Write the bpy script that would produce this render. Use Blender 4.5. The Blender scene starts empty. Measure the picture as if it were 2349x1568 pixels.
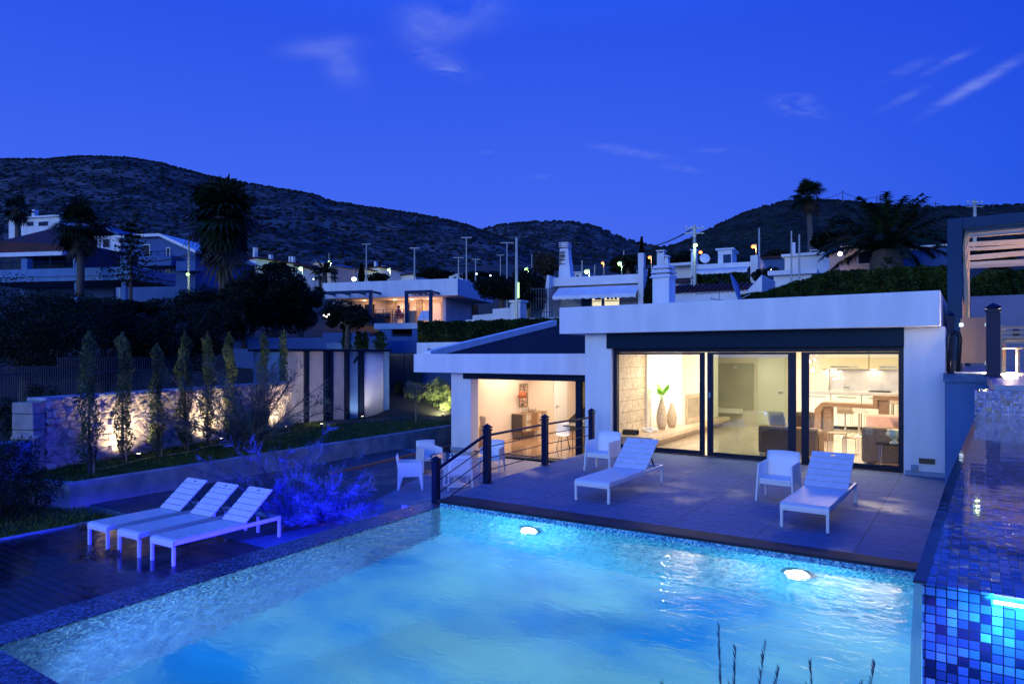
import bpy, math, random
import numpy as np
from mathutils import Vector, Matrix
rnd = random.Random(7)
nr = np.random.default_rng(11)
SC = bpy.context.scene
COL = SC.collection
# ---------------------------------------------------------------- survey of the place
# camera stands at (0,0,CH); R/D are its right/forward ground axes; world +Y runs from the pool to the villa
CH = 2.4; FP = 1566.0; CX = 1174.5; HY = 817.0
RX, RY = 0.829, 0.559
def rd(R, D): return (RX*R - RY*D, RY*R + RX*D)
def G(px, py, z=0.0):
    """ground point of level z that the survey photo shows at px,py"""
    D = (CH - z)*FP/(py - HY); R = (px - CX)/FP*D
    return rd(R, D)
def AT(px, D):
    return rd((px - CX)/FP*D, D)
def ZD(py, D): return CH - (py - HY)*D/FP
def oY(px, Y):
    r = (px - CX)/FP; D = Y/(RY*r + RX)
    return (RX*r - RY)*D
def dY(px, Y):
    r = (px - CX)/FP; return Y/(RY*r + RX)
def zY(px, py, Y): return ZD(py, dY(px, Y))
def depth(x, y): return -RY*x + RX*y
# ---------------------------------------------------------------- materials
MATS = {}
def srgb(h):
    c = [int(h[i:i+2], 16)/255 for i in (0, 2, 4)]
    return tuple(x/12.92 if x <= .04045 else ((x+.055)/1.055)**2.4 for x in c)
def nt(name):
    m = bpy.data.materials.new(name); m.use_nodes = True
    t = m.node_tree; b = t.nodes['Principled BSDF']; MATS[name] = m
    return m, t, b
def N(t, kind, **kw):
    n = t.nodes.new(kind)
    for k, v in kw.items():
        if k.startswith('i_'):
            n.inputs[k[2:].replace('_', ' ')].default_value = v
        else: setattr(n, k, v)
    return n
def ramp(t, stops, fac):
    r = t.nodes.new('ShaderNodeValToRGB'); e = r.color_ramp.elements
    while len(e) < len(stops): e.new(.5)
    for el, (p, c) in zip(e, stops): el.position = p; el.color = (*c, 1)
    t.links.new(fac, r.inputs[0]); return r.outputs[0]
def mat(name, c1, c2=None, rough=.6, scale=3.0, metal=0.0, bump=0.0, bscale=40.0, spec=.5, stretch=(1,1,1), detail=6, trans=0.0, coat=0):
    m, t, b = nt(name)
    b.inputs['Roughness'].default_value = rough; b.inputs['Metallic'].default_value = metal
    b.inputs['Specular IOR Level'].default_value = spec
    b.inputs['Coat Weight'].default_value = coat
    tc = N(t, 'ShaderNodeTexCoord'); mp = N(t, 'ShaderNodeMapping'); mp.inputs['Scale'].default_value = stretch
    t.links.new(tc.outputs['Object'], mp.inputs[0])
    if c2 is not None:
        n = N(t, 'ShaderNodeTexNoise'); n.inputs['Scale'].default_value = scale; n.inputs['Detail'].default_value = detail
        t.links.new(mp.outputs[0], n.inputs['Vector'])
        t.links.new(ramp(t, [(.35, c1), (.65, c2)], n.outputs[0]), b.inputs['Base Color'])
    else: b.inputs['Base Color'].default_value = (*c1, 1)
    if bump:
        n2 = N(t, 'ShaderNodeTexNoise'); n2.inputs['Scale'].default_value = bscale; n2.inputs['Detail'].default_value = 5
        t.links.new(mp.outputs[0], n2.inputs['Vector'])
        bp = N(t, 'ShaderNodeBump'); bp.inputs['Strength'].default_value = bump; bp.inputs['Distance'].default_value = .02
        t.links.new(n2.outputs[0], bp.inputs['Height']); t.links.new(bp.outputs[0], b.inputs['Normal'])
    return m
def emat(name, c, s):
    m, t, b = nt(name)
    b.inputs['Base Color'].default_value = (*c, 1); b.inputs['Emission Color'].default_value = (*c, 1)
    b.inputs['Emission Strength'].default_value = s
    return m
def glassmat(name, tint, refl=.08, rough=.0, ior=1.5, extra=0.0):
    m = bpy.data.materials.new(name); m.use_nodes = True; t = m.node_tree; t.nodes.clear(); MATS[name] = m
    o = N(t, 'ShaderNodeOutputMaterial'); mx = N(t, 'ShaderNodeMixShader'); tr = N(t, 'ShaderNodeBsdfTransparent'); gl = N(t, 'ShaderNodeBsdfGlossy')
    tr.inputs[0].default_value = (*tint, 1); gl.inputs['Roughness'].default_value = rough
    fr = N(t, 'ShaderNodeFresnel'); fr.inputs[0].default_value = ior
    ad = N(t, 'ShaderNodeMath', operation='ADD'); ad.inputs[1].default_value = extra; ad.use_clamp = True
    t.links.new(fr.outputs[0], ad.inputs[0])
    gb = N(t, 'ShaderNodeNewGeometry'); fb = N(t, 'ShaderNodeMath', operation='SUBTRACT'); fb.inputs[0].default_value = 1; t.links.new(gb.outputs['Backfacing'], fb.inputs[1])
    mb_ = N(t, 'ShaderNodeMath', operation='MULTIPLY'); t.links.new(ad.outputs[0], mb_.inputs[0]); t.links.new(fb.outputs[0], mb_.inputs[1]); t.links.new(mb_.outputs[0], mx.inputs[0])
    t.links.new(tr.outputs[0], mx.inputs[1]); t.links.new(gl.outputs[0], mx.inputs[2]); t.links.new(mx.outputs[0], o.inputs[0])
    return m
def mosaic(name, size, stops, rough=.15, grout=(.05,.07,.12), gw=.1, bump=.4):
    m, t, b = nt(name); b.inputs['Roughness'].default_value = rough
    L = t.links.new
    ge = N(t, 'ShaderNodeNewGeometry'); sc = N(t, 'ShaderNodeVectorMath', operation='SCALE'); sc.inputs['Scale'].default_value = 1/size
    L(ge.outputs['Position'], sc.inputs[0])
    of = N(t, 'ShaderNodeVectorMath', operation='ADD'); of.inputs[1].default_value = (.37, .41, .33); L(sc.outputs[0], of.inputs[0])
    fl = N(t, 'ShaderNodeVectorMath', operation='FLOOR'); L(of.outputs[0], fl.inputs[0])
    frn = N(t, 'ShaderNodeVectorMath', operation='FRACTION'); L(of.outputs[0], frn.inputs[0])
    wn = N(t, 'ShaderNodeTexWhiteNoise'); L(fl.outputs[0], wn.inputs[0])
    colr = ramp(t, stops, wn.outputs['Value'])
    t.nodes[-1].color_ramp.interpolation = 'CONSTANT'
    an = N(t, 'ShaderNodeVectorMath', operation='ABSOLUTE'); L(ge.outputs['True Normal'], an.inputs[0])
    s1 = N(t, 'ShaderNodeSeparateXYZ'); L(frn.outputs[0], s1.inputs[0]); s2 = N(t, 'ShaderNodeSeparateXYZ'); L(an.outputs[0], s2.inputs[0])
    last = None
    for k in range(3):
        lt = N(t, 'ShaderNodeMath', operation='LESS_THAN'); lt.inputs[1].default_value = gw; L(s1.outputs[k], lt.inputs[0])
        nl = N(t, 'ShaderNodeMath', operation='LESS_THAN'); nl.inputs[1].default_value = .6; L(s2.outputs[k], nl.inputs[0])
        mu = N(t, 'ShaderNodeMath', operation='MULTIPLY'); L(lt.outputs[0], mu.inputs[0]); L(nl.outputs[0], mu.inputs[1])
        if last is None: last = mu
        else:
            mxx = N(t, 'ShaderNodeMath', operation='MAXIMUM'); L(last.outputs[0], mxx.inputs[0]); L(mu.outputs[0], mxx.inputs[1]); last = mxx
    mc = N(t, 'ShaderNodeMix', data_type='RGBA'); L(last.outputs[0], mc.inputs[0]); L(colr, mc.inputs[6]); mc.inputs[7].default_value = (*grout, 1)
    L(mc.outputs[2], b.inputs['Base Color'])
    # each tile sits very slightly out of plane, as hand laid glass mosaic does
    wc = N(t, 'ShaderNodeVectorMath', operation='SUBTRACT'); L(wn.outputs['Color'], wc.inputs[0]); wc.inputs[1].default_value = (.5,.5,.5)
    ws = N(t, 'ShaderNodeVectorMath', operation='SCALE'); L(wc.outputs[0], ws.inputs[0]); ws.inputs['Scale'].default_value = .12*bump
    bp = N(t, 'ShaderNodeBump'); bp.inputs['Strength'].default_value = bump; bp.inputs['Distance'].default_value = .002; bp.invert = True
    L(last.outputs[0], bp.inputs['Height'])
    wa = N(t, 'ShaderNodeVectorMath', operation='ADD'); L(bp.outputs[0], wa.inputs[0]); L(ws.outputs[0], wa.inputs[1])
    wnm = N(t, 'ShaderNodeVectorMath', operation='NORMALIZE'); L(wa.outputs[0], wnm.inputs[0]); L(wnm.outputs[0], b.inputs['Normal'])
    return m
def slabmat(name, c1, c2, bw, bh, mortar, wetlo, wethi, r0=.55, r1=.12, gap=.004, rot=0.0, offset=.5, wscale=.55):
    m, t, b = nt(name); L = t.links.new
    ge = N(t, 'ShaderNodeNewGeometry'); mp = N(t, 'ShaderNodeMapping'); mp.inputs['Rotation'].default_value = (0,0,rot); L(ge.outputs['Position'], mp.inputs[0])
    br = N(t, 'ShaderNodeTexBrick'); L(mp.outputs[0], br.inputs[0]); br.offset = offset
    br.inputs['Scale'].default_value = 1; br.inputs['Brick Width'].default_value = bw; br.inputs['Row Height'].default_value = bh
    br.inputs['Mortar Size'].default_value = gap; br.inputs['Mortar Smooth'].default_value = .1
    br.inputs['Color1'].default_value = (*c1,1); br.inputs['Color2'].default_value = (*c2,1); br.inputs['Mortar'].default_value = (*mortar,1)
    n = N(t, 'ShaderNodeTexNoise'); n.inputs['Scale'].default_value = 9; n.inputs['Detail'].default_value = 8; L(ge.outputs['Position'], n.inputs['Vector'])
    mu = N(t, 'ShaderNodeMix', data_type='RGBA', blend_type='MULTIPLY'); mu.inputs[0].default_value = .7
    L(br.outputs[0], mu.inputs[6]); L(ramp(t, [(.3,(.6,.6,.6)),(.7,(1.25,1.25,1.25))], n.outputs[0]), mu.inputs[7]); L(mu.outputs[2], b.inputs['Base Color'])
    w = N(t, 'ShaderNodeTexNoise'); w.inputs['Scale'].default_value = wscale; w.inputs['Detail'].default_value = 7; w.inputs['Roughness'].default_value = .6; L(ge.outputs['Position'], w.inputs['Vector'])
    mr = N(t, 'ShaderNodeMapRange'); mr.inputs[1].default_value = wetlo; mr.inputs[2].default_value = wethi; mr.inputs[3].default_value = r0; mr.inputs[4].default_value = r1
    L(w.outputs[0], mr.inputs[0]); L(mr.outputs[0], b.inputs['Roughness'])
    bp = N(t, 'ShaderNodeBump'); bp.inputs['Strength'].default_value = .25; bp.inputs['Distance'].default_value = .003; L(br.outputs['Fac'], bp.inputs['Height']); bp.invert = True
    b2 = N(t, 'ShaderNodeBump'); b2.inputs['Strength'].default_value = .12; b2.inputs['Distance'].default_value = .004
    n3 = N(t, 'ShaderNodeTexNoise'); n3.inputs['Scale'].default_value = 60; L(ge.outputs['Position'], n3.inputs['Vector']); L(n3.outputs[0], b2.inputs['Height']); L(bp.outputs[0], b2.inputs['Normal'])
    L(b2.outputs[0], b.inputs['Normal'])
    return m
def watermat(name, rough, bscale, bump, tint=(1,1,1), stretch=(1,1,1), dist=.05):
    m = bpy.data.materials.new(name); m.use_nodes = True; t = m.node_tree; t.nodes.clear(); MATS[name] = m; L = t.links.new
    o = N(t, 'ShaderNodeOutputMaterial'); mx = N(t, 'ShaderNodeMixShader'); gl = N(t, 'ShaderNodeBsdfGlossy'); rf = N(t, 'ShaderNodeBsdfRefraction')
    rf.inputs['IOR'].default_value = 1.33; rf.inputs['Roughness'].default_value = rough[0]; gl.inputs['Roughness'].default_value = rough[1]; rf.inputs[0].default_value = (*tint,1)
    fr = N(t, 'ShaderNodeFresnel'); fr.inputs[0].default_value = 1.33
    ge = N(t, 'ShaderNodeNewGeometry'); mp = N(t, 'ShaderNodeMapping'); mp.inputs['Scale'].default_value = stretch; L(ge.outputs['Position'], mp.inputs[0])
    n = N(t, 'ShaderNodeTexNoise'); n.inputs['Scale'].default_value = bscale; n.inputs['Detail'].default_value = 4; n.inputs['Distortion'].default_value = .6; L(mp.outputs[0], n.inputs['Vector'])
    bp = N(t, 'ShaderNodeBump'); bp.inputs['Strength'].default_value = bump; bp.inputs['Distance'].default_value = dist; L(n.outputs[0], bp.inputs['Height'])
    L(bp.outputs[0], gl.inputs['Normal']); L(bp.outputs[0], rf.inputs['Normal']); L(bp.outputs[0], fr.inputs['Normal'])
    L(fr.outputs[0], mx.inputs[0]); L(rf.outputs[0], mx.inputs[1]); L(gl.outputs[0], mx.inputs[2])
    # lamps under the surface shine out through it
    lp = N(t, 'ShaderNodeBsdfTransparent')
    L(mx.outputs[0], o.inputs[0])
    return m
def leafmat(name, c1, c2, rough=.55, tr=.15):
    m, t, b = nt(name); L = t.links.new
    oi = N(t, 'ShaderNodeNewGeometry'); n = N(t, 'ShaderNodeTexNoise'); n.inputs['Scale'].default_value = 2.3; n.inputs['Detail'].default_value = 8
    L(oi.outputs['Position'], n.inputs['Vector']); L(ramp(t, [(.35, c1), (.68, c2)], n.outputs[0]), b.inputs['Base Color'])
    b.inputs['Roughness'].default_value = rough; b.inputs['Specular IOR Level'].default_value = .12
    return m
M = MATS
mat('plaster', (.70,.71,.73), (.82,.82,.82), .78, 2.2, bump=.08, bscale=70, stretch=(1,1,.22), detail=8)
mat('shade_plaster', (.07,.16,.34), (.10,.21,.40), .8, 1.5, bump=.1, bscale=60)  # blue of the dusk shadows is put into this render's base colour
mat('deep_shade_plaster', (.035,.09,.24), (.055,.12,.29), .85, .6)  # same blue shade painted darker, for the dimmest walls
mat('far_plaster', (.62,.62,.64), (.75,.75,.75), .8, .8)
mat('pink_plaster', (.6,.42,.36), (.7,.5,.42), .8, 1)
mat('concrete', (.13,.17,.24), (.30,.35,.42), .55, 2.2, bump=.25, bscale=14, detail=9)
mat('dark_metal', (.002,.008,.028), rough=.4, metal=.0, spec=.2)
mat('rail_metal', (.003,.009,.045), rough=.45, metal=.0, spec=.15)
mat('dark_shutter', (.001,.016,.040), rough=.55, metal=.0, spec=.12)
mat('dark_roof', (.006,.008,.016), (.012,.014,.026), .8, 5, spec=.15)
mat('white_plastic', (.80,.80,.82), (.84,.84,.85), .45, 3)
mat('white_frame', (.72,.74,.78), rough=.35, metal=.1)
mat('white_slat', (.66,.67,.72), (.74,.75,.78), .32, 8, stretch=(1,1,1))
mat('chrome', (.7,.7,.7), rough=.15, metal=1)
mat('warm_wall', (.78,.72,.62), (.82,.76,.67), .7, 1.0)
mat('cream_wall', (.78,.66,.54), (.82,.71,.60), .7, 1.0)
mat('white_wall', (.84,.83,.80), rough=.6)
mat('cabinet_white', (.82,.83,.76), rough=.2)
mat('cabinet_cream', (.70,.66,.46), rough=.25)
mat('steel', (.62,.58,.52), (.74,.70,.64), .3, 3, metal=.6)
mat('bar_wood', (.26,.15,.08), (.38,.24,.14), .45, 6, stretch=(1,1,6))
mat('bench_stone', (.50,.38,.27), (.66,.53,.40), .35, 5, bump=.1)
mat('sofa_brown', (.22,.15,.08), (.31,.21,.12), .95, 30, bump=.3, bscale=200)
mat('sofa_coral', (.62,.36,.28), (.72,.45,.36), .95, 20, bump=.3, bscale=120)
mat('vase_wicker', (.42,.32,.22), (.70,.58,.44), .7, 45, bump=.5, bscale=80, stretch=(1,1,.4))
mat('urn_glaze', (.75,.76,.38), (.85,.84,.50), .3, 8)
mat('bright_leaf', (.20,.62,.05), (.35,.8,.12), .5, 6)
mat('black_plastic', (.015,.015,.018), rough=.4)
mat('firebox', (.30,.24,.18), (.42,.35,.27), .3, 3)
mat('grey_panel', (.40,.39,.31), (.48,.46,.37), .4, 2)
mat('curtain', (.62,.55,.42), (.72,.65,.52), .8, 3)
mat('tan_leather', (.45,.36,.28), (.55,.45,.36), .5, 6)
mat('sideboard_dark', (.05,.04,.035), rough=.4)
mat('lamp_shade_rust', (.30,.08,.03), (.36,.11,.04), .8, 30)
mat('red_tile', (.035,.008,.008), (.07,.014,.012), .8, 2.5, bump=.3, bscale=8)
mat('canvas_awning', (.62,.63,.68), (.72,.73,.76), .85, 1.5)
mat('slat_wood', (.50,.38,.22), (.62,.49,.31), .6, 3, stretch=(1,8,8))
mat('taupe', (.26,.22,.19), (.32,.27,.24), .6, 2)
mat('teak', (.30,.20,.12), (.42,.30,.19), .5, 8, stretch=(1,1,5))
mat('pole_metal', (.30,.33,.33), (.38,.41,.40), .5, 3)
mat('pole_dark', (.04,.04,.05), rough=.6)
mat('concrete_pole', (.34,.38,.36), (.44,.47,.44), .8, 3)
mat('bark', (.05,.04,.03), (.12,.09,.07), .9, 12, bump=.5, bscale=25)
mat('palm_bark', (.045,.04,.035), (.13,.11,.095), .9, 9, bump=.9, bscale=14, stretch=(1,1,2.4))
mat('stake_wood', (.35,.22,.12), (.45,.30,.17), .7, 8)
mat('wire', (.012,.012,.015), rough=.6)
mat('skin', (.5,.3,.22), rough=.6); mat('red_cloth', (.6,.08,.05), rough=.8); mat('dark_cloth', (.02,.02,.03), rough=.9)
mat('rusty_strip', (.20,.07,.025), (.32,.13,.05), .6, 7)
mat('lawn_soil', (.022,.03,.010), (.035,.05,.016), .95, 4)
mat('earth', (.012,.014,.010), (.03,.03,.022), .95, .35, bump=.5, bscale=3)
mat('rock', (.20,.19,.17), (.30,.28,.25), .85, 4, bump=.8, bscale=9)
mat('wall_stone', (.28,.25,.22), (.52,.47,.42), .85, 6, bump=.5, bscale=30)
mat('leaf_litter', (.06,.04,.02), (.12,.08,.04), .9, 10)
mat('cladding', (.34,.33,.33), (.42,.41,.41), .65, 2, bump=.1)
mat('pale_cladding', (.62,.60,.60), (.70,.68,.68), .6, 2)
mat('mesh_fence', (.05,.055,.07), rough=.5)
mat('screen_grey', (.006,.04,.10), rough=.5, spec=.1)
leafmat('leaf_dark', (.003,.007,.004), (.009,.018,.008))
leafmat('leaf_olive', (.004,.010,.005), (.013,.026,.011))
leafmat('leaf_cypress', (.022,.045,.015), (.12,.16,.05))
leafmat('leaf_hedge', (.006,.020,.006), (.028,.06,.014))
leafmat('leaf_bush', (.10,.14,.06), (.22,.28,.11))
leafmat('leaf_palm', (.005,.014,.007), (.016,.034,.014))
leafmat('leaf_skirt', (.03,.028,.02), (.07,.06,.045))
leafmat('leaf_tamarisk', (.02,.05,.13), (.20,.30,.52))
leafmat('leaf_feather', (.06,.08,.07), (.13,.15,.12))
leafmat('grass_blade', (.045,.085,.015), (.10,.15,.03))
leafmat('plume', (.03,.07,.16), (.06,.12,.26))
leafmat('scrub', (.010,.013,.010), (.022,.026,.018))
glassmat('clear_glass', (.97,.97,.97), rough=.0)
glassmat('door_glass', (.62,.66,.60), rough=.0, extra=.06)
glassmat('table_glass', (.55,.70,.75), rough=.02, extra=.08)
glassmat('smoked_glass', (.35,.32,.28), rough=.02, extra=.05)
def frosted():
    m = bpy.data.materials.new('frosted_panel'); m.use_nodes = True; t = m.node_tree; t.nodes.clear(); MATS['frosted_panel'] = m
    o = N(t,'ShaderNodeOutputMaterial'); x = N(t,'ShaderNodeMixShader'); a = N(t,'ShaderNodeBsdfTranslucent'); b = N(t,'ShaderNodeBsdfDiffuse'); a.inputs[0].default_value = (.8,.72,.62,1); b.inputs[0].default_value = (.22,.20,.18,1); x.inputs[0].default_value = .4
    t.links.new(a.outputs[0], x.inputs[1]); t.links.new(b.outputs[0], x.inputs[2]); t.links.new(x.outputs[0], o.inputs[0])
frosted()
mosaic('mosaic_pool', .025, [(0,(.08,.48,.75)),(.45,(.22,.72,.92)),(.7,(.01,.13,.40)),(.88,(.5,.9,1))], .2, (.06,.30,.52), .1, .2)
mosaic('mosaic_rim', .025, [(0,(.035,.06,.16)),(.4,(.09,.14,.30)),(.72,(.015,.02,.06)),(.9,(.22,.28,.42))], .16, (.02,.03,.06), .1)
mosaic('mosaic_spa', .0245, [(0,(.045,.08,.34)),(.22,(.09,.14,.44)),(.42,(.025,.045,.22)),(.6,(.16,.22,.52)),(.74,(.008,.012,.07)),(.86,(.06,.11,.40))], .14, (.010,.014,.03), .12, .9)
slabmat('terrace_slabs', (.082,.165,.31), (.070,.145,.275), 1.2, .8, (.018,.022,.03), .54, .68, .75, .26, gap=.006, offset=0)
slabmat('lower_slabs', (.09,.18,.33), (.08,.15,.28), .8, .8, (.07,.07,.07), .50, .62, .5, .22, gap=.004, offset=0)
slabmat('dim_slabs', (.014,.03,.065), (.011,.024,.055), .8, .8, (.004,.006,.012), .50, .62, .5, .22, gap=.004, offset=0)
slabmat('deck_boards', (.012,.012,.022), (.036,.030,.040), 6.0, .14, (.001,.001,.001), .42, .55, .45, .13, gap=.018, wscale=.8)
slabmat('marble_floor', (.70,.62,.50), (.62,.53,.41), .8, .8, (.4,.34,.27), .0, .1, .09, .09, gap=.003, offset=0)
slabmat('brown_marble', (.45,.28,.17), (.36,.22,.13), .8, .8, (.2,.13,.08), .0, .1, .08, .08, gap=.003, offset=0)
slabmat('stone_blocks', (.70,.60,.46), (.60,.50,.38), .6, .3, (.22,.17,.11), .0, .1, .8, .8, gap=.006)
def stone_blocks_fix():
    t = M['stone_blocks'].node_tree
    br = [n for n in t.nodes if n.type == 'TEX_BRICK'][0]; ge = [n for n in t.nodes if n.type == 'NEW_GEOMETRY'][0]
    s = N(t, 'ShaderNodeSeparateXYZ'); c = N(t, 'ShaderNodeCombineXYZ'); t.links.new(ge.outputs['Position'], s.inputs[0])
    t.links.new(s.outputs[1], c.inputs[0]); t.links.new(s.outputs[2], c.inputs[1]); t.links.new(c.outputs[0], br.inputs[0])
stone_blocks_fix()
watermat('water', (.12, .10), 4.6, .20, (.86,.97,1), (1,1.6,1), .05)
def filmwater(name, bscale, bump):
    m = glassmat(name, (.86,.94,1), rough=.04, ior=1.33); t = m.node_tree
    ge = N(t,'ShaderNodeNewGeometry'); n = N(t,'ShaderNodeTexNoise'); n.inputs['Scale'].default_value = bscale; t.links.new(ge.outputs['Position'], n.inputs['Vector'])
    bp = N(t,'ShaderNodeBump'); bp.inputs['Strength'].default_value = bump; bp.inputs['Distance'].default_value = .02; t.links.new(n.outputs[0], bp.inputs['Height'])
    for k in t.nodes:
        if k.type in ('BSDF_GLOSSY','FRESNEL'): t.links.new(bp.outputs[0], k.inputs['Normal'])
filmwater('spa_water', 5, .05)
mat('coping_stone', (.012,.02,.04), (.035,.045,.07), .6, 3, bump=.1, spec=.12)
mat('plinth_render', (.22,.30,.42), (.30,.38,.50), .8, 4)
mat('pool_plaster', (.0,.24,.66), (.52,.86,1.0), .5, .55, detail=10, stretch=(1,1.8,1))  # clouds of light through the moving water are painted into the floor tone
emat('glow_white', (.9,.97,1), 8); emat('glow_pool', (.75,.93,1), 14)
emat('glow_warm', (1,.72,.42), 5); emat('glow_green', (.50,1,.32), 2.2); emat('glow_orange', (1,.30,.07), 2.0); emat('glow_star', (.8,.92,1), 6)
emat('glow_blue', (.03,.05,1), 8); emat('glow_spot', (1,.82,.55), 9); emat('lit_room', (1,.55,.25), 1.1); emat('lit_room_pale', (1,.86,.55), .9)
emat('glow_soft', (1,.9,.7), 5)
# ---------------------------------------------------------------- mesh building
class MB:
    def __init__(s): s.v = []; s.f = []; s.sm = False
    def add(s, v, f):
        o = len(s.v); s.v += [tuple(p) for p in v]; s.f += [tuple(i+o for i in q) for q in f]; return s
    def box(s, x0, x1, y0, y1, z0, z1):
        x0, x1 = min(x0,x1), max(x0,x1); y0, y1 = min(y0,y1), max(y0,y1); z0, z1 = min(z0,z1), max(z0,z1)
        v = [(x,y,z) for z in (z0,z1) for y in (y0,y1) for x in (x0,x1)]
        return s.add(v, [(0,2,3,1),(4,5,7,6),(0,1,5,4),(2,6,7,3),(0,4,6,2),(1,3,7,5)])
    def hexa(s, b, t):  # four bottom corners ccw, four top corners
        return s.add(list(b)+list(t), [(3,2,1,0),(4,5,6,7),(0,1,5,4),(1,2,6,5),(2,3,7,6),(3,0,4,7)])
    def beam(s, p, q, w, h, up=(0,0,1)):
        p, q = Vector(p), Vector(q); d = (q-p).normalized(); u = Vector(up)
        if abs(d.dot(u)) > .98: u = Vector((0,1,0))
        a = d.cross(u).normalized()*w/2; b = a.cross(d).normalized()*h/2
        return s.hexa([p-a-b, p+a-b, p+a+b, p-a+b], [q-a-b, q+a-b, q+a+b, q-a+b])
    def tube(s, pts, r, n=8, cap=True):
        pts = [Vector(p) for p in pts]; k = len(pts)
        rs = r if isinstance(r, (list, tuple)) else [r]*k
        v = []; f = []; prev = None
        for i, p in enumerate(pts):
            d = (pts[min(i+1,k-1)] - pts[max(i-1,0)]).normalized()
            if prev is None: a = d.orthogonal().normalized()
            else:
                a = prev - d*prev.dot(d); a = a.normalized() if a.length > 1e-6 else d.orthogonal().normalized()
            prev = a; b = d.cross(a)
            for j in range(n):
                t = 2*math.pi*j/n; v.append(p + (a*math.cos(t)+b*math.sin(t))*rs[i])
        for i in range(k-1):
            for j in range(n):
                f.append((i*n+j, i*n+(j+1)%n, (i+1)*n+(j+1)%n, (i+1)*n+j))
        if cap: f.append(tuple(range(n-1,-1,-1))); f.append(tuple((k-1)*n+j for j in range(n)))
        return s.add(v, f)
    def lathe(s, prof, c=(0,0,0), n=24, sx=1, sy=1):
        v = []; f = []; k = len(prof)
        for r, z in prof:
            for j in range(n):
                t = 2*math.pi*j/n; v.append((c[0]+r*sx*math.cos(t), c[1]+r*sy*math.sin(t), c[2]+z))
        for i in range(k-1):
            for j in range(n): f.append((i*n+j, i*n+(j+1)%n, (i+1)*n+(j+1)%n, (i+1)*n+j))
        f.append(tuple(range(n-1,-1,-1))); f.append(tuple((k-1)*n+j for j in range(n)))
        return s.add(v, f)
    def prism(s, poly, z0, z1):
        n = len(poly); a = sum(poly[i][0]*poly[(i+1)%n][1]-poly[(i+1)%n][0]*poly[i][1] for i in range(n))
        if a < 0: poly = poly[::-1]
        z0 = z0 if isinstance(z0, (list,tuple)) else [z0]*n; z1 = z1 if isinstance(z1, (list,tuple)) else [z1]*n
        v = [(p[0],p[1],z) for p, z in zip(poly,z0)] + [(p[0],p[1],z) for p, z in zip(poly,z1)]
        return s.add(v, [tuple(range(n-1,-1,-1)), tuple(range(n,2*n))] + [(i,(i+1)%n,n+(i+1)%n,n+i) for i in range(n)])
    def prof_x(s, poly, x0, x1):  # poly in (y,z), extruded along x
        n = len(poly); v = [(x0,p[0],p[1]) for p in poly] + [(x1,p[0],p[1]) for p in poly]
        return s.add(v, [tuple(range(n-1,-1,-1)), tuple(range(n,2*n))] + [(i,(i+1)%n,n+(i+1)%n,n+i) for i in range(n)])
    def prof_y(s, poly, y0, y1):  # poly in (x,z), extruded along y
        n = len(poly); v = [(p[0],y0,p[1]) for p in poly] + [(p[0],y1,p[1]) for p in poly]
        return s.add(v, [tuple(range(n)), tuple(range(2*n-1,n-1,-1))] + [(i,n+i,n+(i+1)%n,(i+1)%n) for i in range(n)])
    def grid(s, P, wrap=False):
        r = len(P); c = len(P[0]); v = [p for row in P for p in row]; f = []
        for i in range(r-1):
            for j in range(c-1): f.append((i*c+j, i*c+j+1, (i+1)*c+j+1, (i+1)*c+j))
        return s.add(v, f)
    def sphere(s, c, r, n=12, m=8, sz=1):
        return s.lathe([(max(r*math.sin(math.pi*i/m), r*.02), -r*sz*math.cos(math.pi*i/m)) for i in range(m+1)], c, n)
def link(o, parent=None):
    COL.objects.link(o)
    if parent is not None: o.parent = parent
    return o
def mesh_of(name, mb, material, smooth=False, off=None):
    me = bpy.data.meshes.new(name)
    v = mb.v
    if off is not None: v = [(p[0]-off[0], p[1]-off[1], p[2]-off[2]) for p in v]
    me.from_pydata(v, [], mb.f); me.materials.append(M[material] if isinstance(material, str) else material)
    if smooth or mb.sm:
        me.polygons.foreach_set('use_smooth', [True]*len(me.polygons))
    me.update()
    return me
def tag(o, label, cat, group=None):
    o['label'] = label; o['category'] = cat
    if group: o['group'] = group
    return o
def thing(name, label, cat, loc=(0,0,0), rz=0.0, group=None):
    o = bpy.data.objects.new(name, None); o.empty_display_size = .1
    o.location = loc; o.rotation_euler = (0,0,rz); link(o); return tag(o, label, cat, group)
def part(name, mb, material, parent, world=False, smooth=False, bevel=0.0, label=None, loc=None):
    """world=True: mb holds world coordinates and parent is an unrotated top-level thing"""
    off = parent.location if world else None
    o = bpy.data.objects.new(name, mesh_of(name, mb, material, smooth, off)); link(o, parent)
    if loc: o.location = loc
    if bevel:
        b = o.modifiers.new('bevel', 'BEVEL'); b.width = bevel; b.segments = 2; b.limit_method = 'ANGLE'
    if label: o['label'] = label
    return o
def sub(name, mb, material, parent_part, world=True, **kw):
    """sub-part; coordinates as for its part (thing at top is unrotated when world)"""
    off = parent_part.parent.location if world else None
    smooth = kw.get('smooth', False)
    o = bpy.data.objects.new(name, mesh_of(name, mb, material, smooth, off)); link(o, parent_part); return o
def solo(name, mb, material, label, cat, group=None, smooth=False, bevel=0.0, origin=None):
    off = None
    if origin is not None: off = Vector(origin)
    o = bpy.data.objects.new(name, mesh_of(name, mb, material, smooth, off)); link(o)
    if origin is not None: o.location = origin
    if bevel:
        b = o.modifiers.new('bevel', 'BEVEL'); b.width = bevel; b.segments = 2; b.limit_method = 'ANGLE'
    return tag(o, label, cat, group)
def struct(name, mb, material, smooth=False, kind='structure'):
    o = bpy.data.objects.new(name, mesh_of(name, mb, material, smooth)); link(o); o['kind'] = kind; return o
def copy_tree(o, parent=None):
    c = o.copy(); COL.objects.link(c); c.parent = parent
    for ch in list(o.children): copy_tree(ch, c)
    return c
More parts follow.
